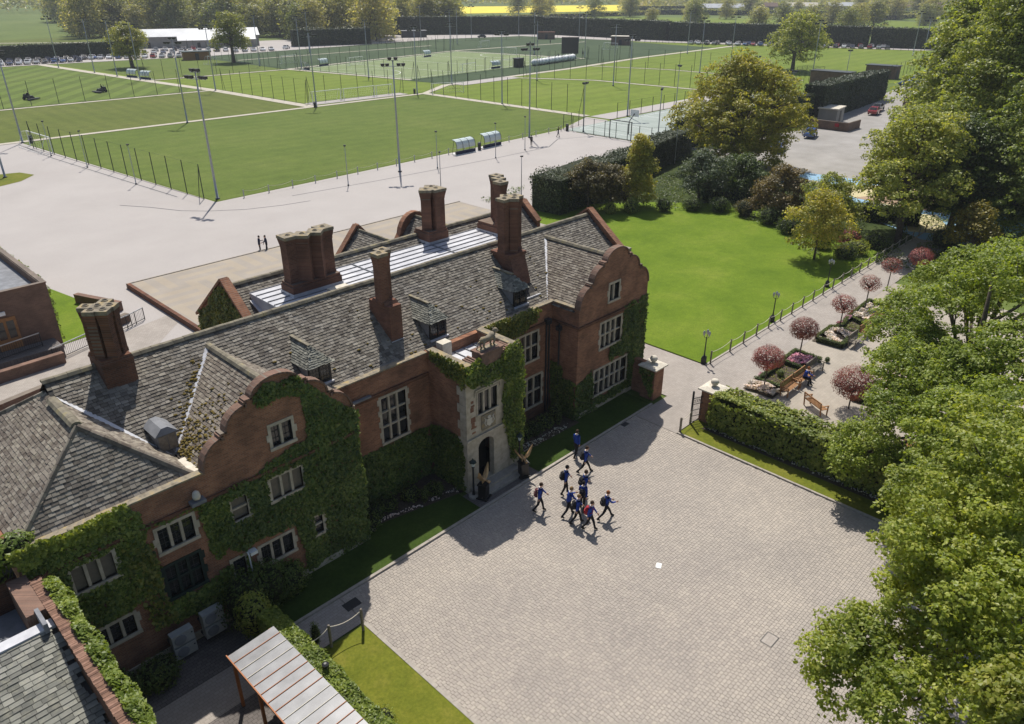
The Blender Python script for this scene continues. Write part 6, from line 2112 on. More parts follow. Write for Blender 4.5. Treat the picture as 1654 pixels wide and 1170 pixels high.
# inflatable bags, cabin, board
for k in range(13):
    t_ = thing('white_bag', 'x', 'bag', (191 + 2.0 * k, 176.2 + .35 * k, .05), R(k * 23), 'row of white bags by the hockey pitch')
    t_['label'] = 'white wrapped bag in the row beside the black board, %s from the cabin' % ['1st', '2nd', '3rd', '4th', '5th', '6th', '7th', '8th', '9th', '10th', '11th', '12th', 'last'][k]
    MB().ball((0, 0, .95), (1.35, 1.15, 1.0), 10, 6).build('bag_body', M['white'], t_, True, True)
    MB().lathe([(.2, 1.85), (.12, 2.0), (.22, 2.12)], n=7).build('tied_neck', M['white'], t_, local=True)
t_ = thing('scoreboard', 'black rectangular screen board on posts by the pitch', 'board', (220, 186, 0))
for s in (-2.6, 2.6):
    MB().beam((220 + s * .6, 186 - s * .6, 0), (220 + s * .6, 186 - s * .6, 3), .25).build('post', M['dark_metal'], t_)
MB().cbox((220, 186, 4.2), (6, .35, 5.4), R(-45)).build('panel', M['black'], t_)
t_ = thing('kiosk', 'small black cabin beside the hockey pitch fence', 'cabin', (184, 176.5, 0))
MB().box(182.6, 175.6, 0, 185.2, 177.6, 2.6).build('wall', M['black'], t_)
MB().box(182.4, 175.4, 2.6, 185.4, 177.8, 2.75).build('roof', M['dark_metal'], t_)
MB().box(182.57, 176.1, .1, 182.6, 176.9, 2.1).build('door', M['green_paint'], t_)


# mowers
def mower(loc, rz, label):
    t_ = thing('ride_on_mower', label, 'mower', loc, rz, 'mowers on the striped pitch')
    MB().box(-.9, -.5, .35, .9, .5, .9).frustum(-.95, -.45, .9, -.1, .45, 1.25, -.85, -.4, -.2, .4).build('chassis', M['dark_metal'], t_, local=True)
    MB().box(.9, -1.6, .15, 1.7, 1.6, .38).build('cutting_deck', M['dark_metal'], t_, local=True)
    MB().box(-.05, -.25, .9, .4, .25, 1.0).box(-.15, -.25, 1.0, -.05, .25, 1.5).build('seat', M['black'], t_, local=True)
    MB().tube([(-.3, -.5, .9), (-.3, -.5, 1.9), (-.3, .5, 1.9), (-.3, .5, .9)], .04, 5).build('roll_bar', M['black'], t_, local=True)
    for x in (-.6, .7):
        for y in (-.62, .62):
            w = MB().lathe([(.36, -.12), (.38, 0), (.36, .12)], n=10).build('wheel', M['tyre'], t_, local=True)
            w.rotation_euler, w.location = (R(90), 0, 0), (x, y, .37)
    return t_


mower((51.6, 204, .02), R(-60), 'dark ride-on mower on the striped pitch, left one')
mower((68.3, 206, .02), R(190), 'dark ride-on mower on the striped pitch, right one')
person((51.7, 204, .5), R(-60), 'driver seated on the left mower', 0, 'hair_dark', None, 'trousers', 'trousers', sit=True, group='mower drivers')
person((68.3, 206, .5), R(190), 'driver seated on the right mower', 0, 'hair_dark', None, 'trousers', 'trousers', sit=True, group='mower drivers')


# ------------------------------------------------------------ cars
def car_proto():
    t_ = thing('parked_car', 'x', 'car', (0, 0, 0), 0, 'parked cars')
    side = [(-2.1, .3), (-2.12, .75), (-1.95, .92), (-1.75, .95), (-1.2, 1.42), (.35, 1.45), (1.05, .98), (1.95, .82), (2.12, .62), (2.1, .3)]
    b = MB()
    n = len(side)
    ws = [.82, .86, .86, .85, .66, .64, .84, .82, .80, .80]
    V = [(x, -w, z) for (x, z), w in zip(side, ws)] + [(x, w, z) for (x, z), w in zip(side, ws)]
    b.add(V, [tuple(range(n))[::-1], tuple(range(n, 2 * n))] + [(i, i + 1, n + i + 1, n + i) for i in range(n - 1)] + [(n - 1, 0, n, 2 * n - 1)])
    b.build('body', M['car'], t_, local=True)
    g = MB()
    g.poly([(-1.70, -.70, .985), (-1.70, .70, .985), (-1.24, .60, 1.40), (-1.24, -.60, 1.40)][::-1])
    g.v = [(x - .03, y, z + .015) for x, y, z in g.v]
    g.build('rear_window', M['glass'], t_, local=True)
    MB().poly([(.43, -.58, 1.445), (.43, .58, 1.445), (1.05, .74, 1.035), (1.05, -.74, 1.035)][::-1]).build('windscreen', M['glass'], t_, local=True)
    for s in (-1, 1):
        q = [(-1.55, s * .845, 1.0), (.92, s * .85, 1.0), (.30, s * .69, 1.37), (-1.12, s * .70, 1.37)]
        MB().poly(q if s < 0 else q[::-1]).build('side_window', M['glass'], t_, local=True)
        MB().box(2.02, s * .62 - .14, .58, 2.12, s * .62 + .14, .72).build('headlight', M['white'], t_, local=True)
    me = None
    for x in (-1.3, 1.35):
        for y in (-.78, .78):
            if me is None:
                w = MB().lathe([(.2, -.1), (.32, -.1), (.33, 0), (.32, .1), (.2, .1)], n=12).build('wheel', M['tyre'], t_, local=True)
                me = w.data
            else:
                w = obj('wheel', me, None, t_)
            w.rotation_euler, w.location = (R(90), 0, 0), (x, y, .33)
    return t_


car0 = car_proto()
CARC = [('silver', (.42, .43, .45)), ('white', (.72, .72, .72)), ('dark grey', (.08, .085, .09)), ('black', (.015, .015, .018)), ('blue', (.04, .09, .25)), ('red', (.28, .015, .02)), ('pale grey', (.3, .31, .32)), ('dark blue', (.02, .03, .08))]
ORD = ['1st', '2nd', '3rd'] + ['%dth' % k for k in range(4, 60)]
rc_ = random.Random(3)
first = [True]


def put_car(x, y, a, where, col=None, sc=1.0):
    nm, c = rc_.choices(CARC, [5, 4, 3, 3, 2, 1.2, 3, 2])[0] if col is None else col
    lab = nm + ' car ' + where
    if first[0]:
        o = car0
        o.location, o.rotation_euler, o['label'] = (x, y, .1), (0, 0, a), lab
        first[0] = False
    else:
        o = copy_tree(car0, (x, y, .1), a, lab)
    for ch in o.children:
        ch.color = (*c, 1)
    return o


def car_row(p, q, n, ang, where):
    for k in range(n):
        if rc_.random() < .03:
            continue
        f = k / (n - 1)
        put_car(p[0] + (q[0] - p[0]) * f, p[1] + (q[1] - p[1]) * f, ang + rc_.choice([0, math.pi]) + rc_.uniform(-.05, .05), where + ', %s from its near end' % ORD[k])


car_row((55, 301), (93, 296.5), 16, R(84), 'by the left trimmed hedge')
car_row((58, 309), (100, 303), 16, R(84), 'in the back row by the left hedge')
car_row((97, 304), (127, 287.5), 13, R(60), 'behind the left oak')
car_row((118, 312), (152, 301), 12, R(70), 'before the long shed')
car_row((130, 322), (146, 316), 6, R(70), 'close against the long shed')
car_row((150, 296), (163, 292), 5, R(70), 'beside the brown timber hut')
car_row((309, 196), (342, 121), 26, R(20), 'in the front row at the far hedge')
car_row((315, 193), (346, 124), 18, R(20), 'in the second row at the far hedge')
car_row((217, 70), (266, 77.5), 18, R(100), 'beside the cricket field fence')
put_car(130.9, 56.0, R(15), 'nearest the brown wall in the car park beyond the lawn', CARC[4])
put_car(134.0, 57.8, R(15), 'second from the brown wall in the car park beyond the lawn', CARC[0])
put_car(115.3, 54.2, R(15), 'half hidden behind the spreading tree', CARC[4])
put_car(117.8, 56.3, R(15), 'behind the spreading tree, farther one', CARC[6])
put_car(164.2, 58.0, R(8), 'in front of the tall clipped hedge', CARC[5])
put_car(169.8, 59.4, R(8), 'behind the red car at the tall hedge', CARC[2])
put_car(172, 296, R(40), 'alone on the far road by the orange barrier', CARC[1])
put_car(276, 290, R(140), 'on the far road beyond the artificial pitches', CARC[3])


# ------------------------------------------------------------ sheds and huts
def hut(name, label, c, L, D_, h, rz, wall='brick_brown', roof='dark_metal', over=.15, pitch_=0, doors=1, cat='hut'):
    t_ = thing(name, label, cat, (*c, 0), rz)
    MB().box(-L / 2, -D_ / 2, 0, L / 2, D_ / 2, h).build('wall', M[wall], t_, local=True)
    if pitch_:
        b = MB()
        b.extrude([(-L / 2 - over, -D_ / 2 - over, h), (-L / 2 - over, 0, h + pitch_), (-L / 2 - over, D_ / 2 + over, h), (-L / 2 - over, D_ / 2 + over, h + .12), (-L / 2 - over, 0, h + pitch_ + .14), (-L / 2 - over, -D_ / 2 - over, h + .12)], (L + 2 * over, 0, 0))
        b.build('roof', M[roof], t_, local=True)
        b = MB()
        for s in (-L / 2, L / 2 - .05):
            b.extrude([(s, -D_ / 2, h), (s, D_ / 2, h), (s, 0, h + pitch_)], (.05, 0, 0))
        b.build('gable', M[wall], t_, local=True)
    else:
        MB().box(-L / 2 - over, -D_ / 2 - over, h, L / 2 + over, D_ / 2 + over, h + .2).build('roof', M[roof], t_, local=True)
    for k in range(doors):
        x = -L / 2 + L * (k + .5) / doors
        MB().box(x - .6, -D_ / 2 - .03, 0, x + .6, -D_ / 2 - .002, min(2.2, h - .2)).build('door', M['dark_metal'], t_, local=True)
    return t_


hut('long_shed', 'long pale metal farm shed with light roof behind the parked cars', (153, 338), 52, 14, 4.2, R(-23.5), 'sheet_wall', 'sheet_roof', .5, 2.6, 3, 'shed')
hut('long_shed', 'lower lean-to shed in front of the long metal shed', (157, 324.5), 30, 7, 3.0, R(-23.5), 'sheet_wall', 'sheet_roof', .4, 1.6, 2, 'shed')
hut('timber_hut', 'brown flat-roofed hut beside the left oak', (125, 276), 9, 5, 2.6, R(-20), 'wood', 'green_paint', .3)
hut('cricket_hut', 'brown brick hut with dark flat roof by the cricket nets', (208, 86), 4, 10, 3.2, 0, 'brick_brown', 'black', .3)
hut('cricket_hut', 'brown brick hut with dark flat roof at the cricket field edge', (233.5, 82.5), 4, 8, 3.2, 0, 'brick_brown', 'black', .3)
hut('cabin', 'small dark store with pale flat roof in front of the tall hedge', (149, 60.5), 5, 3.4, 2.6, R(8), 'sheet_wall', 'cap_stone', .2)
hut('brick_store', 'red-brown brick store at the car park bend', (176, 53), 9, 6, 2.8, R(10), 'brick_brown', 'brick_brown', .1)
hut('field_hut', 'small brick hut against the far dark hedge', (292, 262), 8, 4, 3, R(-45), 'brick_brown', 'brick_dark', .2)
hut('field_hut', 'brick hut with pale roof at the far road', (286, 213), 8, 5, 3.4, R(-60), 'brick_brown', 'cap_stone', .3)
hut('open_shelter', 'black open shelter at the edge of the wood', (256, 318), 12, 5, 3, R(-30), 'black', 'lead_dark', .4)
t_ = thing('bin_store_wall', 'low brown brick wall with a red box in the car park', 'wall', (140.8, 56, 0))
MB().box(140.4, 53.6, 0, 140.75, 60.5, 1.5).box(140.76, 53.6, 0, 146, 53.9, 1.5).build('wall', M['brick_brown'], t_)
MB().box(140.2, 55.2, .7, 140.39, 55.9, 1.2).build('letter_box', M['bag_red'], t_)
cg = thing('cricket_nets', 'netted cricket practice cage beside the brick hut', 'sports cage', (200, 92, 0))
b = MB()
for x in np.arange(192, 222, 3.0):
    for y in (93, 98):
        b.tube([(x, y, 0), (x, y, 3.2)], .05, 4)
    b.tube([(x, 93, 3.2), (x, 98, 3.2)], .03, 4)
for y in (93, 94.6, 96.3, 98):
    b.tube([(192, y, 3.2), (219, y, 3.2)], .03, 4)
b.build('cage_frame', M['net_post'], cg)

# flat-roofed brick block at the left edge, ramp walls, railings and steps
fb = thing('brick_block', 'flat-roofed brown brick block with a timber door at the left edge', 'building', (4, 66, 0))
MB().each('wall', M['brick_brown'], fb, [(-14, 57.6, 0, 12.5, 57.95, 4.95), (12.15, 57.95, 0, 12.5, 76, 4.95)])
MB().box(-14, 57.96, 4.3, 12.14, 76, 4.4).build('flat_roof', M['lead_dark'], fb)
MB().each('parapet_coping', M['brick_brown'], fb, [(-14, 57.55, 4.951, 12.55, 57.9, 5.02), (12.2, 57.91, 4.951, 12.55, 76.1, 5.02)])
MB().box(8.7, 57.52, .9, 10.1, 57.598, 3.2).build('door', M['wood'], fb)
for x in (8.85, 9.48):
    MB().box(x, 57.5, 1.7, x + .45, 57.519, 2.95).build('pane', M['glass'], fb)
MB().box(9.2, 57.45, 3.4, 9.6, 57.598, 3.65).build('wall_lamp', M['white'], fb)
MB().box(7, 55.6, 0, 12.0, 57.5, .9).build('landing', M['pave_dark'], fb)
ivy('ivy', 'ivy clump on the corner of the flat-roofed block', 'x', 12.5, [[(57.6, .3), (57.6, 4.5), (58.6, 4.9), (62, 4.9), (70, 5), (70, 4.4), (60, 3.6), (59, 1)]], (), out=1, dens=120, th=.25, m='hedge', seed=21, size=.16, group=None)
sheet('grass_bank', [(12.6, 58.0), (14.6, 58.3), (17.2, 62.5), (15.6, 71), (12.6, 72)], .03, 'lawn')
sheet('ramp_paving', [(-10, 40), (2, 44), (12, 47.5), (20.2, 56), (20.2, 58), (13, 56.2), (-10, 56)], .006, 'pave')
for q, lab, h in (([(-6, 53.9), (11.7, 54.9)], 'low brown ramp wall below the block, upper one', .7), ([(-6, 47.2), (9.5, 50.8)], 'low brown ramp wall nearer the house, lower one', .6), ([(16.2, 66), (18, 61.5)], 'short brown wall at the top of the bank steps', .7), ([(14.3, 57.9), (17.6, 59.0)], 'short sloping brown wall by the handrail', .6)):
    t_ = thing('garden_wall', lab, 'wall', (*q[0], 0), 0, 'low walls by the ramp')
    MB().beam((*q[0], h / 2), (*q[1], h / 2), .4, h).build('wall', M['brick_brown'], t_)
    MB().beam((*q[0], h + .04), (*q[1], h + .04), .46, .08).build('wall_coping', M['coping_brick'], t_)


def railing(label, a, b_, h=1.0, z0=0.0, z1=0.0):
    t_ = thing('railing', label, 'railing', (*a, 0), 0, 'railings by the ramp')
    A, B = Vector((*a, z0)), Vector((*b_, z1))
    L = (B - A).length
    MB().beam(A + Vector((0, 0, h)), B + Vector((0, 0, h)), .06).build('top_rail', M['rail'], t_)
    MB().beam(A + Vector((0, 0, .12)), B + Vector((0, 0, .12)), .04).build('bottom_rail', M['dark_metal'], t_)
    n = int(L / .14)
    b = MB()
    for k in range(1, n):
        p = A.lerp(B, k / n)
        b.tube([p + Vector((0, 0, .12)), p + Vector((0, 0, h))], .012, 4)
    b.build('baluster', M['dark_metal'], t_)
    for p in (A, A.lerp(B, .5), B):
        MB().tube([p, p + Vector((0, 0, h + .03))], .035, 6).build('post', M['dark_metal'], t_)


railing('grey handrail on the landing of the flat-roofed block', (5, 55.5), (11.0, 56.6), 1.0, .9, .9)
railing('grey balustrade along the upper ramp beside the grass bank', (11.2, 55.4), (17.4, 57.8))
railing('short grey handrail at the right end of the ramp', (17.0, 57.6), (18.6, 58.4))
# ------------------------------------------------------------ trees
def lobes_auto(h, rw, zb, n, seed, top=.8, shape=1.0):
    """lobes filling a crown from height zb to h and half-width rw"""
    r = np.random.default_rng(seed)
    out = []
    for k in range(n):
        f = (k + .5) / n
        z = zb + (h - zb) * (.08 + .86 * f)
        wz = rw * math.sin(math.pi * min(.97, (.18 + .82 * f) ** shape)) ** .7
        a = k * 2.4 + r.uniform(-.4, .4)
        d = wz * r.uniform(.35, .78)
        s = (h - zb) * r.uniform(.17, .26)
        out.append((d * math.cos(a), d * math.sin(a), z - s * .35, s * 1.15, s))
    return out


def tree(name, label, loc, lobes, m, leaf, per=34, clumps=60, trunk=.22, seed=1, cat='tree', group=None, base=None, bend=.3, world=False, bark='bark', tilt=.45, limb=1.0, ls=1.0, flat=.42, tuft=2.7):
    """lobes: (x, y, z, r_h, r_v) relative to loc (or world). Leaves sit in clumps through each lobe's outer shell"""
    r = np.random.default_rng(seed)
    L = np.array(lobes, float)
    if world:
        L[:, :2] -= np.array(loc[:2])
    L[:, 3:] *= ls
    PP, NN = [], []
    for x, y, z, rh, rv in L:
        n = max(6, int(clumps * (rh * rh) ** .5 * 1.0))
        d = r.normal(size=(n, 3))
        d /= np.linalg.norm(d, axis=1, keepdims=True)
        d[:, 2] = np.where(d[:, 2] < -.55, -d[:, 2], d[:, 2])
        rr = r.uniform(.42, 1.06, n) ** .6 * (1 + .14 * vnoise(d * 2.5 + x, 1.3, seed))
        c = np.array([x, y, z]) + d * np.array([rh, rh, rv]) * rr[:, None]
        k = r.poisson(per, n)
        ci = np.repeat(np.arange(n), k)
        sp = leaf * tuft * r.uniform(.65, 1.35, n)
        o = r.normal(size=(len(ci), 3))
        o /= np.linalg.norm(o, axis=1, keepdims=True)
        o[:, 2] = np.where(o[:, 2] < -.35, -o[:, 2], o[:, 2])
        q = o * .7 + d[ci] * .2
        q[:, 2] += .5
        PP.append(c[ci] + o * (sp[ci] * r.uniform(.35, 1.0, len(ci)) ** .5)[:, None] * np.array([1, 1, flat * 1.7]))
        NN.append(q)
    P_, N_ = np.concatenate(PP), np.concatenate(NN)
    t_ = thing(name, label, cat, loc, 0, group)
    V, F_ = leaf_quads(P_, N_, leaf, tilt=tilt, seed=seed, aspect=.8)
    obj('crown', np_mesh('crown', V, F_), M[m], t_)
    b = MB()
    zt = L[:, 2].mean()
    H_ = (L[:, 2] + L[:, 4]).max()
    tp = Vector((bend * r.uniform(-1, 1), bend * r.uniform(-1, 1), zt * .62))
    top_ = Vector((L[:, 0].mean() * .5, L[:, 1].mean() * .5, H_ * .86))
    path = [Vector((0, 0, -.1)), tp * .5 + Vector((0, 0, 0)), tp, tp.lerp(top_, .5), top_]
    b.tube(path, [trunk * 1.25, trunk, trunk * .85, trunk * .5, trunk * .12], 8)
    for x, y, z, rh, rv in L:
        e = Vector((x, y, z + rv * .2))
        s = tp.lerp(top_, max(0, min(.8, (z - tp.z) / max(.1, top_.z - tp.z) - .35)))
        md = s.lerp(e, .55) + Vector((0, 0, -.08 * (e - s).length))
        b.tube([s, md, e], [trunk * .38 * limb, trunk * .22 * limb, trunk * .06], 6)
        for q in range(4):
            d = Vector(r.normal(size=3)).normalized()
            f = e + Vector((d.x * rh, d.y * rh, abs(d.z) * rv)) * .75
            b.tube([md.lerp(e, .4), md.lerp(f, .6) + Vector((0, 0, -.1)), f], [trunk * .13 * limb, trunk * .08 * limb, trunk * .02], 5)
    b.build('trunk', M[bark], t_, True, True)
    return t_


# two great broadleaves on the right, close to the camera
LA = [(19.3, 4.3, 5.0, 1.5, 1.2), (18.5, 3.9, 4.6, 1.4, 1.2), (21.4, 2.8, 6.4, 1.7, 1.3), (19.0, 3.4, 5.6, 1.8, 1.4), (20.5, 2.5, 7.3, 2.0, 1.5), (20.8, 2.6, 8.8, 2.0, 1.5), (23.4, 3.6, 7.0, 1.9, 1.5), (24.8, 4.2, 6.2, 1.7, 1.3), (22.4, 3.4, 9.2, 2.1, 1.6), (21.3, 1.4, 9.6, 2.2, 1.7), (19.8, 0.9, 8.3, 2.1, 1.6), (22.5, 1.2, 11.4, 2.3, 1.7), (24.5, 2.8, 10.6, 2.2, 1.7), (24.6, -0.6, 11.8, 2.4, 1.8), (26.0, 1.4, 12.6, 2.2, 1.7), (26.6, 3.4, 9.0, 2.0, 1.6), (23.5, 3.3, 4.6, 1.5, 1.2), (21.4, 1.6, 5.6, 1.8, 1.4), (25.6, 3.9, 7.4, 1.8, 1.4), (27.0, 2.0, 6.4, 1.9, 1.5), (24.0, 1.5, 6.8, 1.9, 1.5), (18.7, 0.1, 7, 1.6, 1.2), (18.1, 0.9, 6.5, 1.6, 1.2), (17.6, 2.0, 6, 1.5, 1.2), (19.1, 0.7, 9, 1.7, 1.3), (23.4, 2.1, 8, 1.7, 1.3)]
tree('broadleaf_tree', 'big bright green tree cut by the lower right corner', (23.8, .6, 0), LA, 'leaf_lime', .125, 60, 44, .34, 5, world=True, limb=.9, ls=.86, tuft=2.9)
LB = [(34.9, 9.6, 2.8, 1.7, 1.3), (34.0, 9.8, 2.4, 1.2, 1.0), (34.6, 8.2, 5.8, 1.9, 1.4), (37.1, 9.4, 6.3, 1.6, 1.3), (38.8, 10.2, 7.4, 2.0, 1.5), (41.5, 11.0, 7.8, 1.7, 1.4), (43.8, 9.8, 9.0, 2.2, 1.6), (35.4, 8.4, 7.4, 2.2, 1.7), (38.2, 8.2, 9.3, 2.5, 1.9), (44.6, 8.8, 9.5, 2.3, 1.8), (40.2, 6.4, 11.0, 2.6, 2.0), (34.2, 6.4, 8.2, 2.4, 1.9), (35.2, 4.6, 9.4, 2.5, 1.9), (31.6, 6.9, 6.2, 2.0, 1.5), (31.0, 5.4, 7.6, 2.2, 1.7), (31.0, 3.8, 8.6, 2.2, 1.7), (35.6, 8.3, 2.3, 1.3, 1.0), (35.6, 6.9, 2.3, 1.4, 1.1), (37.6, 4.6, 12.0, 2.6, 2.0), (44.6, 7.2, 10.1, 2.4, 1.9), (42.0, 4.0, 11.5, 2.6, 2.0), (39.6, 9.6, 6.2, 1.8, 1.4), (33.6, 5.2, 5.6, 2, 1.5), (37.0, 6.8, 6.8, 2, 1.6), (30.2, 4.2, 5.8, 1.8, 1.4), (34.0, 5.1, 9, 1.9, 1.5), (41.0, 8.2, 9.5, 1.9, 1.5), (42.8, 6.9, 10.9, 1.9, 1.5), (29.5, 4.8, 7, 1.7, 1.3), (29.9, 3.4, 8, 1.8, 1.4), (37.2, 8.4, 8, 1.7, 1.3), (26.0, 4.3, 6, 1.6, 1.2), (33.3, 6.1, 8, 1.7, 1.3), (33.0, 8.0, 6.5, 1.5, 1.2), (26.6, 2.4, 8, 1.8, 1.4), (43.9, 9.2, 9.8, 1.7, 1.4), (44.8, 8.3, 10.0, 1.8, 1.4)]
tree('broadleaf_tree', 'big bright green tree hanging over the hedge and garden', (37.8, 6.2, 0), LB, 'leaf_lime', .135, 56, 44, .36, 6, world=True, limb=.9, ls=.84, tuft=2.9)
tree('broadleaf_tree', 'small yellow-green treetop poking into the bottom right corner', (16.0, -1.0, 0), [(15.9, 0.1, 9.5, 0.7, 0.5599999999999999), (15.8, 0.2, 9.0, 0.55, 0.44000000000000006), (15.7, -0.3, 9.2, 0.6, 0.48), (15.7, -0.4, 10.0, 0.8, 0.6400000000000001)], 'leaf_spring', .12, 50, 46, .16, 7, world=True, tuft=2.6)
# bare twiggy branch among the leaves
b = MB()
r = np.random.default_rng(8)
for k in range(26):
    a, s = r.uniform(0, 6.28), r.uniform(.3, 1.0)
    p0_ = Vector((21.4, 2.35, 7.2)) + Vector((r.normal() * .25, r.normal() * .25, r.uniform(-.2, .6)))
    p1_ = p0_ + Vector((math.cos(a) * s, math.sin(a) * s, r.uniform(.1, .7)))
    b.tube([p0_, p0_.lerp(p1_, .5) + Vector((0, 0, .08)), p1_], [.018, .012, .004], 4)
b.tube([(22.6, 1.4, 6.6), (21.8, 2.0, 7.0), (21.2, 2.5, 7.6)], [.05, .035, .015], 6)
tag(b.build('dead_branch', M['wood_grey']), 'bare dead branch poking out of the lower right tree', 'branch')
# trees beyond the lawn
tree('broadleaf_tree', 'wide spreading tree with golden-green crown beyond the lawn', (98.8, 52.4, 0), lobes_auto(15.0, 10.6, 1.2, 34, 3), 'leaf_spring', .28, 36, 17, .5, 11, limb=1.3, ls=.86)
tree('broadleaf_tree', 'round dark green tree standing at the cricket field', (233.5, 109, 0), lobes_auto(15.5, 9.5, 3.5, 16, 4), 'leaf_mid', .5, 24, 11, .55, 12)
tree('broadleaf_tree', 'loose twin-trunked tree at the end of the garden walk', (80.5, 23.5, 0), lobes_auto(13.0, 7.2, 3.2, 20, 5), 'leaf_mid', .25, 34, 18, .3, 13, ls=.9)
tree('broadleaf_tree', 'second trunk and yellow-green crown beside the twin-trunked tree', (86, 25.5, 0), lobes_auto(11.5, 5.0, 4, 13, 6), 'leaf_spring', .27, 30, 20, .25, 14)
tree('broadleaf_tree', 'small fresh green tree at the corner of the lawn', (69.2, 27.2, 0), lobes_auto(6.6, 3.1, 1.4, 13, 7), 'leaf_spring', .20, 26, 24, .10, 15, ls=.9)
tree('broadleaf_tree', 'towering tree filling the upper right corner', (104, 21, 0), lobes_auto(25.5, 9.5, 2.5, 34, 8, shape=.8), 'leaf_mid', .32, 36, 17, .6, 16)
tree('broadleaf_tree', 'tall dark tree behind the towering one at the right edge', (121, 30, 0), lobes_auto(24.5, 8.5, 3, 26, 9, shape=.8), 'leaf_mid', .42, 30, 15, .6, 17)
tree('cedar_tree', 'layered cedar with drooping boughs at the right edge', (88, 13.5, 0), lobes_auto(18.5, 6.5, 2, 26, 10, shape=.75), 'leaf_mid', .27, 38, 19, .4, 18, flat=.3)
tree('broadleaf_tree', 'mid-height dark tree between the walk and the cedar', (86, 20.5, 0), lobes_auto(11.5, 4.5, 2.5, 15, 20), 'leaf_dark', .3, 28, 40, .28, 19)
tree('laburnum_tree', 'small tree hung with yellow flowers near the path end', (78, 16.5, 0), lobes_auto(5.5, 2.6, 2, 9, 21), 'leaf_gold', .22, 18, 34, .12, 20)
tree('conifer', 'golden conifer rising above the far lawn hedge', (72.8, 50.5, 0), [(0, 0, 1.4, 1.9, 1.4), (.5, .4, 2.8, 1.8, 1.3), (-.5, .3, 3.6, 1.7, 1.2), (.2, -.4, 4.6, 1.5, 1.2), (0, .2, 5.8, 1.2, 1.1), (.7, 0, 6.6, .8, 1.0), (-.2, 0, 7.4, .7, .9)], 'leaf_spring', .2, 30, 60, .14, 21)
tree('ornamental_tree', 'bronze-leaved airy tree beside the clipped hedge', (67.5, 53.5, 0), lobes_auto(5.6, 3.2, 1.6, 12, 23), 'leaf_bronze', .2, 18, 40, .1, 22)
tree('ornamental_tree', 'darker bronze tree between hedge and golden conifer', (69.5, 51.8, 0), lobes_auto(5.0, 2.6, 1.0, 10, 24), 'leaf_bronze', .2, 20, 40, .1, 23)
tree('ornamental_tree', 'silvery green round tree at the far lawn edge', (80, 46.5, 0), lobes_auto(6.0, 3.6, 1.0, 14, 25), 'leaf_grey', .20, 26, 26, .14, 24)
tree('ornamental_tree', 'dark leafy tree right of the silvery one', (84.5, 43.5, 0), lobes_auto(5.2, 3.6, .8, 14, 26), 'leaf_dark', .22, 26, 26, .14, 25)
tree('ornamental_tree', 'dull bronze-green tree behind the small fresh tree', (80.5, 36.5, 0), lobes_auto(5.6, 3.6, .8, 13, 27), 'leaf_bronze', .22, 24, 26, .14, 26)
tree('ornamental_tree', 'leafy green tree between the lawn corner and playground', (79.5, 30.8, 0), lobes_auto(5.6, 3.4, .8, 12, 28), 'leaf_mid', .22, 26, 26, .14, 27)
for k, (x, y, z, rx, rz_, m, lab) in enumerate([(73.5, 47.2, .8, 1.0, .9, 'leaf_dark', 'rounded dark shrub at the far lawn edge under the conifer'), (76.2, 45.0, .7, 1.1, .8, 'leaf_dark', 'low dark shrub left of the silvery tree'), (77.8, 42.5, .8, 1.2, 1.0, 'leaf_dark', 'dark shrub at the far bend of the lawn'),
                                                 (78.2, 39.5, .9, 1.2, 1.1, 'leaf_bronze', 'bronze shrub at the right bend of the lawn'), (77.2, 36.0, .9, 1.3, 1.1, 'leaf_dark', 'dark clipped shrub in front of the bronze-green tree'), (75.5, 33.0, .8, 1.2, 1.0, 'leaf_dark', 'dark shrub behind the small fresh tree'),
                                                 (71.8, 25.4, .6, 1.2, .8, 'leaf_dark', 'glossy dark shrub beside the farthest lawn lamp'), (73.6, 25.0, .6, 1.3, .8, 'leaf_mid', 'leafy shrub along the rope fence end'), (75.4, 26.5, .8, 1.0, 1.0, 'leaf_red', 'dark red shrub in the bed at the rope fence end'),
                                                 (73.0, 28.2, .7, 1.1, .8, 'leaf_mid', 'green shrub behind the lawn corner bed'), (77.4, 24.6, .6, 1.4, .8, 'leaf_dark', 'dark shrub at the foot of the twin trunks'), (76.4, 29.4, .7, 1.2, .9, 'leaf_grey', 'pale silvery shrub in the far bed'),
                                                 (70.2, 49.4, .9, .9, .9, 'leaf_mid', 'round green shrub by the bronze trees'), (68.4, 51.0, .6, .7, .7, 'leaf_mid', 'low green shrub in front of the bronze tree'), (81.5, 19.5, 1.0, 1.6, 1.2, 'leaf_dark', 'dark shrub at the shaded end of the walk'),
                                                 (84.0, 16.0, 1.1, 1.8, 1.3, 'leaf_dark', 'dark shrub below the laburnum'), (76.0, 14.0, .8, 1.5, 1.0, 'leaf_dark', 'dark shrub at the far end of the garden paving'), (70.5, 13.5, .8, 1.4, 1.0, 'leaf_mid', 'green shrub at the garden paving edge')]):
    bush('garden_shrub', lab, (x, y, z), (rx, rx, rz_), 1000, .16, m, 'shrub', 'shrubs round the lawn', seed=200 + k, stem=False)


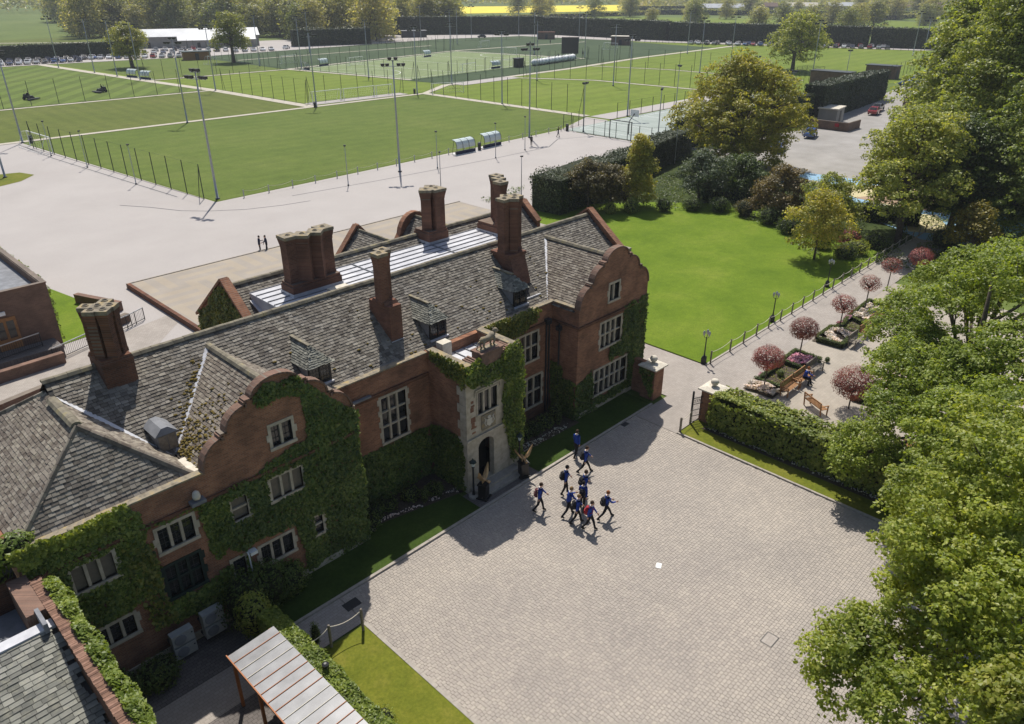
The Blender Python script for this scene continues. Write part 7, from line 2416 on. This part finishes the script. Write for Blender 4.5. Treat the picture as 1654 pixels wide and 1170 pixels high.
def long_hedge(label, a, b_, w, h, m, leaf, dens, seed, wob=.12, name='clipped_hedge', h2=None):
    """clipped hedge between two points"""
    t_ = thing(name, label, 'hedge', (*a, 0))
    r = np.random.default_rng(seed)
    A, B = np.array(a, float), np.array(b_, float)
    L = np.linalg.norm(B - A)
    d = (B - A) / L
    nn = np.array([-d[1], d[0]])
    h2 = h2 or h
    PP, NN = [], []
    for kind, area in (('l', L * h), ('r', L * h), ('t', L * w), ('a', w * h), ('b', w * h)):
        n = int(area * dens)
        u, v = r.uniform(0, 1, n), r.uniform(0, 1, n)
        z = h + (h2 - h) * u
        if kind in 'lr':
            s = 1 if kind == 'l' else -1
            q = A + np.outer(u * L, d) + s * w / 2 * nn
            P_, N_ = np.column_stack([q, v * z]), np.tile([*(s * nn), .35], (n, 1))
        elif kind == 't':
            q = A + np.outer(u * L, d) + np.outer((v - .5) * w, nn)
            P_, N_ = np.column_stack([q, z + (.02 * h + .5 * wob) * vnoise(np.column_stack([q, z]), .9, seed)]), np.tile([0, 0, 1.0], (n, 1))
        else:
            s = -1 if kind == 'a' else 1
            q = (A if kind == 'a' else B) + np.outer((u - .5) * w, nn)
            P_, N_ = np.column_stack([q, v * (h if kind == 'a' else h2)]), np.tile([*(s * d), .35], (n, 1))
        P_ += N_ * (wob * (vnoise(P_, 1.1, seed + 1) + .6 * r.normal(size=n)))[:, None]
        PP.append(P_)
        NN.append(N_)
    leaf_obj('foliage', np.concatenate(PP), np.concatenate(NN), leaf, M[m], t_, seed=seed, tilt=.55, aspect=.75)
    b = MB()
    hh_ = max(.1, w / 2 - .12)
    c_ = [A + nn * hh_, A - nn * hh_, B - nn * hh_, B + nn * hh_]
    zz = (h, h, h2, h2)
    V = [(*p, 0) for p in c_] + [(*p, z - .12) for p, z in zip(c_, zz)]
    b.add(V, [(4, 5, 6, 7), (0, 1, 5, 4), (1, 2, 6, 5), (2, 3, 7, 6), (3, 0, 4, 7)])
    b.build('light_block_core', M['ivy_core'], t_)  # added solid core that blocks light behind the leaves
    return t_


long_hedge('bulky dark yew hedge between lawn and pale plaza', (63.6, 56.6), (76, 58.2), 4.2, 4.0, 'yew', .2, 60, 1, .35, h2=4.3)
long_hedge('long dark hedge running back from the lawn to the court', (76, 58.2), (104, 64.4), 3.0, 3.8, 'yew', .22, 40, 2, .2)
long_hedge('dark square hedge at the corner of the hard court', (106.5, 66.5), (124, 68.6), 2.6, 4.4, 'yew', .24, 36, 3, .15)
long_hedge('hedge in front of the playground', (82, 47), (88, 24), 1.6, 1.7, 'leaf_dark', .2, 60, 4, .15)
long_hedge('tall sharply clipped dark hedge beside the car park', (147, 63.5), (190, 67.5), 4.0, 6.6, 'yew', .28, 26, 5, .12, h2=6.0)
long_hedge('stepped lower end of the tall clipped hedge', (124, 69.0), (146.5, 64.5), 3.0, 5.0, 'yew', .28, 26, 6, .15)
long_hedge('long dark conifer hedge along the far car road', (262, 345), (322, 291), 5, 8.5, 'yew', .6, 5, 7, .3)
long_hedge('long dark conifer hedge behind the artificial pitches', (323, 290), (325, 215), 5, 8.2, 'yew', .6, 5, 8, .3)
long_hedge('long dark conifer hedge behind the parked cars on the right', (325.5, 214), (350, 132), 5, 7.8, 'yew', .6, 5, 9, .3)
long_hedge('far right end of the dark conifer hedge', (350.5, 131), (362, 70), 5, 7.4, 'yew', .6, 5, 10, .3)
long_hedge('trimmed dark hedge behind the left parked cars', (40, 318), (117, 309), 3, 5, 'yew', .45, 8, 11, .25)
long_hedge('dark hedge beside the shed at the wood edge', (181, 306), (214, 297), 4, 6.5, 'yew', .5, 7, 12, .5)
long_hedge('low hedge in front of the brick store', (184, 58), (200, 60), 2.4, 2.6, 'leaf_dark', .3, 14, 13, .2)

r = np.random.default_rng(77)
gp = [(62, 58.3), (62, 66), (108, 71), (106, 50), (92, 32), (92, 5), (72, 5), (72, 22.75), (70, 28), (75, 33.6), (78, 42), (73, 48.5), (66, 56)]
x_, y_ = r.uniform(62, 108, 60000), r.uniform(5, 71, 60000)
ok = in_poly(x_, y_, gp) & (vnoise(np.column_stack([x_, y_, 0 * x_]), .5, 3) > -.25)
x_, y_ = x_[ok][:26000], y_[ok][:26000]
z_ = .1 + .45 * np.clip(.5 + .5 * vnoise(np.column_stack([x_, y_, 0 * x_]), .9, 4), 0, 1) * r.uniform(.3, 1, len(x_))
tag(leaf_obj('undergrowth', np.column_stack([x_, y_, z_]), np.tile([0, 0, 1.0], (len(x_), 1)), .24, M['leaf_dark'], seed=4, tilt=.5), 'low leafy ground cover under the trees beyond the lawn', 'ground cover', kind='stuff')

# the two oaks by the back path and other single trees
tree('oak_tree', 'broad brownish oak standing by the back path on the left', (97.5, 262, 0), lobes_auto(12.5, 7.0, 3.2, 15, 31), 'leaf_spring', .5, 22, 10, .55, 31)
tree('oak_tree', 'lone bright oak near the long shed', (128.5, 256, 0), lobes_auto(15.0, 6.6, 4.4, 16, 32), 'leaf_spring', .5, 22, 10, .55, 32)

# prototypes for the wood and the hedgerow trees
protos = []
for k in range(6):
    h = (17, 19, 15, 20, 16, 13)[k]
    p = tree('woodland_tree', 'x', (0, 0, 0), lobes_auto(h, (6.6, 7.0, 5.8, 6.4, 7.4, 5.6)[k], h * .02, 15, 50 + k), 'leaf_wood', .8, 13, 5.2, .3, 60 + k, group='trees of the wood behind the pitches')
    protos.append(p)
rw_ = random.Random(9)
wood = [(190, 640), (175, 540), (150, 470), (138, 432), (162, 424), (196, 380), (206, 330), (232, 303), (262, 352), (294, 330), (330, 372), (420, 520), (380, 640), (230, 640), (120, 640), (40, 640)]
pts = []
for gx in range(40, 430, 14):
    for gy in range(300, 650, 14):
        x, y = gx + rw_.uniform(-6, 6), gy + rw_.uniform(-6, 6)
        if in_poly(np.array([x]), np.array([y]), wood)[0]:
            pts.append((x, y))
uv_, zc_ = proj(np.array([(x, y, 8.0) for x, y in pts]))
pts = [p for p, u, z in zip(pts, uv_, zc_) if -60 < u[0] < 860]
pts.sort(key=lambda p: p[0] * math.cos(YAW) + p[1] * math.sin(YAW))
pts = pts[:270]
for k, (x, y) in enumerate(pts):
    src = protos[k % 6]
    lab = 'tree standing in the mixed wood behind the pitches'
    if k < 6:
        o = src
        o.location, o['label'] = (x, y, 0), lab
        o.rotation_euler = (0, 0, rw_.uniform(0, 6.28))
    else:
        o = copy_tree(src, (x, y, 0), rw_.uniform(0, 6.28), lab)
    s = rw_.uniform(.9, 1.35)
    o.scale = (s * rw_.uniform(.9, 1.15), s * rw_.uniform(.9, 1.15), s)
# hedgerow trees in the far fields
HT = [((455, 415), 'tree at the left end of the yellow field'), ((520, 500), 'pale tree in front of the yellow field'), ((560, 500), 'dark round tree in front of the yellow field'), ((495, 395), 'spreading tree below the yellow field'), ((540, 395), 'broad dark tree below the right half of the yellow field'),
      ((470, 325), 'wide pale tree just behind the conifer hedge'), ((480, 300), 'second pale tree behind the conifer hedge'), ((455, 282), 'tree behind the hedge above the far hut'), ((640, 470), 'tree at the right end of the yellow field'), ((560, 320), 'dark tree in the middle of the far green field'),
      ((590, 310), 'tree pair member in the far green field'), ((430, 225), 'tree just behind the hedge above the parked cars'), ((455, 205), 'pale tree behind the parked cars hedge'), ((480, 190), 'big round tree behind the parked cars hedge'), ((520, 195), 'tree behind the round tree on the right'),
      ((540, 230), 'tree before the farm roofs'), ((500, 245), 'green tree before the long farm roof'), ((610, 240), 'dark tree beside the farm roofs'), ((640, 225), 'tree right of the farm roofs'), ((420, 170), 'yellow-green tree behind the hedge near the right edge'), ((560, 178), 'hedgerow tree in the right fields'),
      ((585, 184), 'second hedgerow tree in the right fields'), ((610, 190), 'third hedgerow tree in the right fields'), ((690, 250), 'tree far among the right fields'), ((730, 240), 'tree near the far white roofs'), ((760, 300), 'tree behind the farm houses'), ((700, 330), 'tree left of the farm houses'), ((650, 350), 'tree in the belt before the houses')]
for k, ((x, y), lab) in enumerate(HT):
    s = rw_.uniform(.7, 1.05)
    copy_tree(protos[k % 6], (x, y, 0), rw_.uniform(0, 6.28), lab, group='hedgerow trees in the far fields', scale=(s * 1.15, s * 1.15, s * .95))
# hedgerows
for k, (a, b_, h) in enumerate([((380, 345), (440, 150), 3), ((600, 420), (720, 190), 4), ((520, 240), (760, 215), 3), ((640, 470), (900, 330), 5), ((420, 430), (700, 400), 3)]):
    long_hedge('field hedge far beyond the pitches, %s' % ['behind the conifer hedge', 'before the farm roofs', 'across the right fields', 'by the houses', 'below the yellow field'][k], a, b_, 3, h, 'leaf_wood', 1.1, 2, 70 + k, .6, 'field_hedge')


# far-off woods on the skyline: one mass
def far_mass(name, label, pts, width, h, n, seed, leaf=4.0):
    r = np.random.default_rng(seed)
    P_ = np.array(pts, float)
    seg = r.integers(0, len(P_) - 1, n)
    f = r.uniform(0, 1, n)
    q = P_[seg] * (1 - f)[:, None] + P_[seg + 1] * f[:, None]
    d = P_[seg + 1] - P_[seg]
    nn = np.stack([-d[:, 1], d[:, 0]], 1) / np.linalg.norm(d, axis=1, keepdims=True)
    w = r.uniform(-.5, .5, n)
    q = q + nn * (w * width)[:, None]
    hh_ = h * (.75 + .25 * vnoise(np.column_stack([q, np.zeros(n)]), .05, seed)) * (1 + .25 * vnoise(np.column_stack([q, np.zeros(n)]), .012, seed + 1))
    z = hh_ * np.sqrt(r.uniform(.02, 1, n))
    o = leaf_obj(name, np.column_stack([q, z]), np.tile([-.5, -.5, .8], (n, 1)), leaf, M['leaf_wood'], seed=seed, tilt=.7)
    return tag(o, label, kind='stuff')


far_mass('far_woods', 'distant wooded skyline', [(150, 900), (420, 880), (640, 860), (830, 780), (960, 680), (1100, 560), (1200, 430), (1300, 300), (1320, 180)], 160, 17, 26000, 1)
far_mass('far_woods', 'distant wooded ridge behind the skyline', [(100, 1300), (700, 1350), (1200, 1150), (1600, 800), (1900, 450), (1950, 250)], 300, 34, 26000, 2, 7)
far_mass('far_woods', 'band of trees before the distant houses', [(700, 520), (820, 430), (940, 330), (1000, 240)], 60, 11, 8000, 3, 3)
hl_ = MB()
N = 40
for i in range(N + 1):
    a = R(-5 + 100 * i / N)
    for rr, z in ((1250, -1), (1900, 22 + 10 * math.sin(i * .5)), (3200, 60 + 18 * math.sin(i * .33 + 1)), (4200, 55)):
        hl_.v.append((rr * math.cos(a), rr * math.sin(a), z))
for i in range(N):
    for k in range(3):
        hl_.f.append((i * 4 + k, i * 4 + k + 1, (i + 1) * 4 + k + 1, (i + 1) * 4 + k))
hl_.m = [0] * len(hl_.f)
tag(hl_.build('hills', M['leaf_hill'] if 'leaf_hill' in M else M['meadow'], smooth=True), kind='structure')
# distant farm houses
for k, (x, y, L, rz, roof, lab) in enumerate([(690, 400, 40, -40, 'sheet_roof', 'long pale farm roof among the distant trees'), (760, 395, 26, -50, 'brick_brown', 'brown-roofed distant farm house'), (790, 372, 34, -50, 'cap_stone', 'distant pale farm building, middle one'), (830, 345, 30, -50, 'sheet_roof', 'distant pale barn right of the middle one'),
                                               (850, 300, 26, -60, 'brick_brown', 'distant brown house row at the field edge'), (880, 280, 24, -60, 'brick_brown', 'distant brown house beside the row'), (980, 330, 30, -60, 'white', 'distant white tent-like roof'), (905, 300, 16, -60, 'brick_brown', 'small distant brown house')]):
    hut('farm_building', lab, (x, y), L, 11, 4, R(rz), 'brick_brown' if k % 2 else 'cap_stone', roof, .4, 3.4, 3, 'building')
# air: a thin haze over the whole view
hz = MB().box(-300, -300, -3, 2600, 2600, 140).build('haze', None)
hz.data.materials.clear()
hm = bpy.data.materials.new('haze_air')
hm.use_nodes = True
hm.node_tree.nodes.clear()
vo = hm.node_tree.nodes.new('ShaderNodeVolumePrincipled')
vo.inputs['Density'].default_value = HAZE
vo.inputs['Color'].default_value = (.86, .91, 1, 1)
vo.inputs['Anisotropy'].default_value = .2
ot = hm.node_tree.nodes.new('ShaderNodeOutputMaterial')
hm.node_tree.links.new(vo.outputs[0], ot.inputs['Volume'])
hz.data.materials.append(hm)
tag(hz, 'thin summer haze', kind='stuff')
if HAZE <= 0:
    bpy.data.objects.remove(hz)
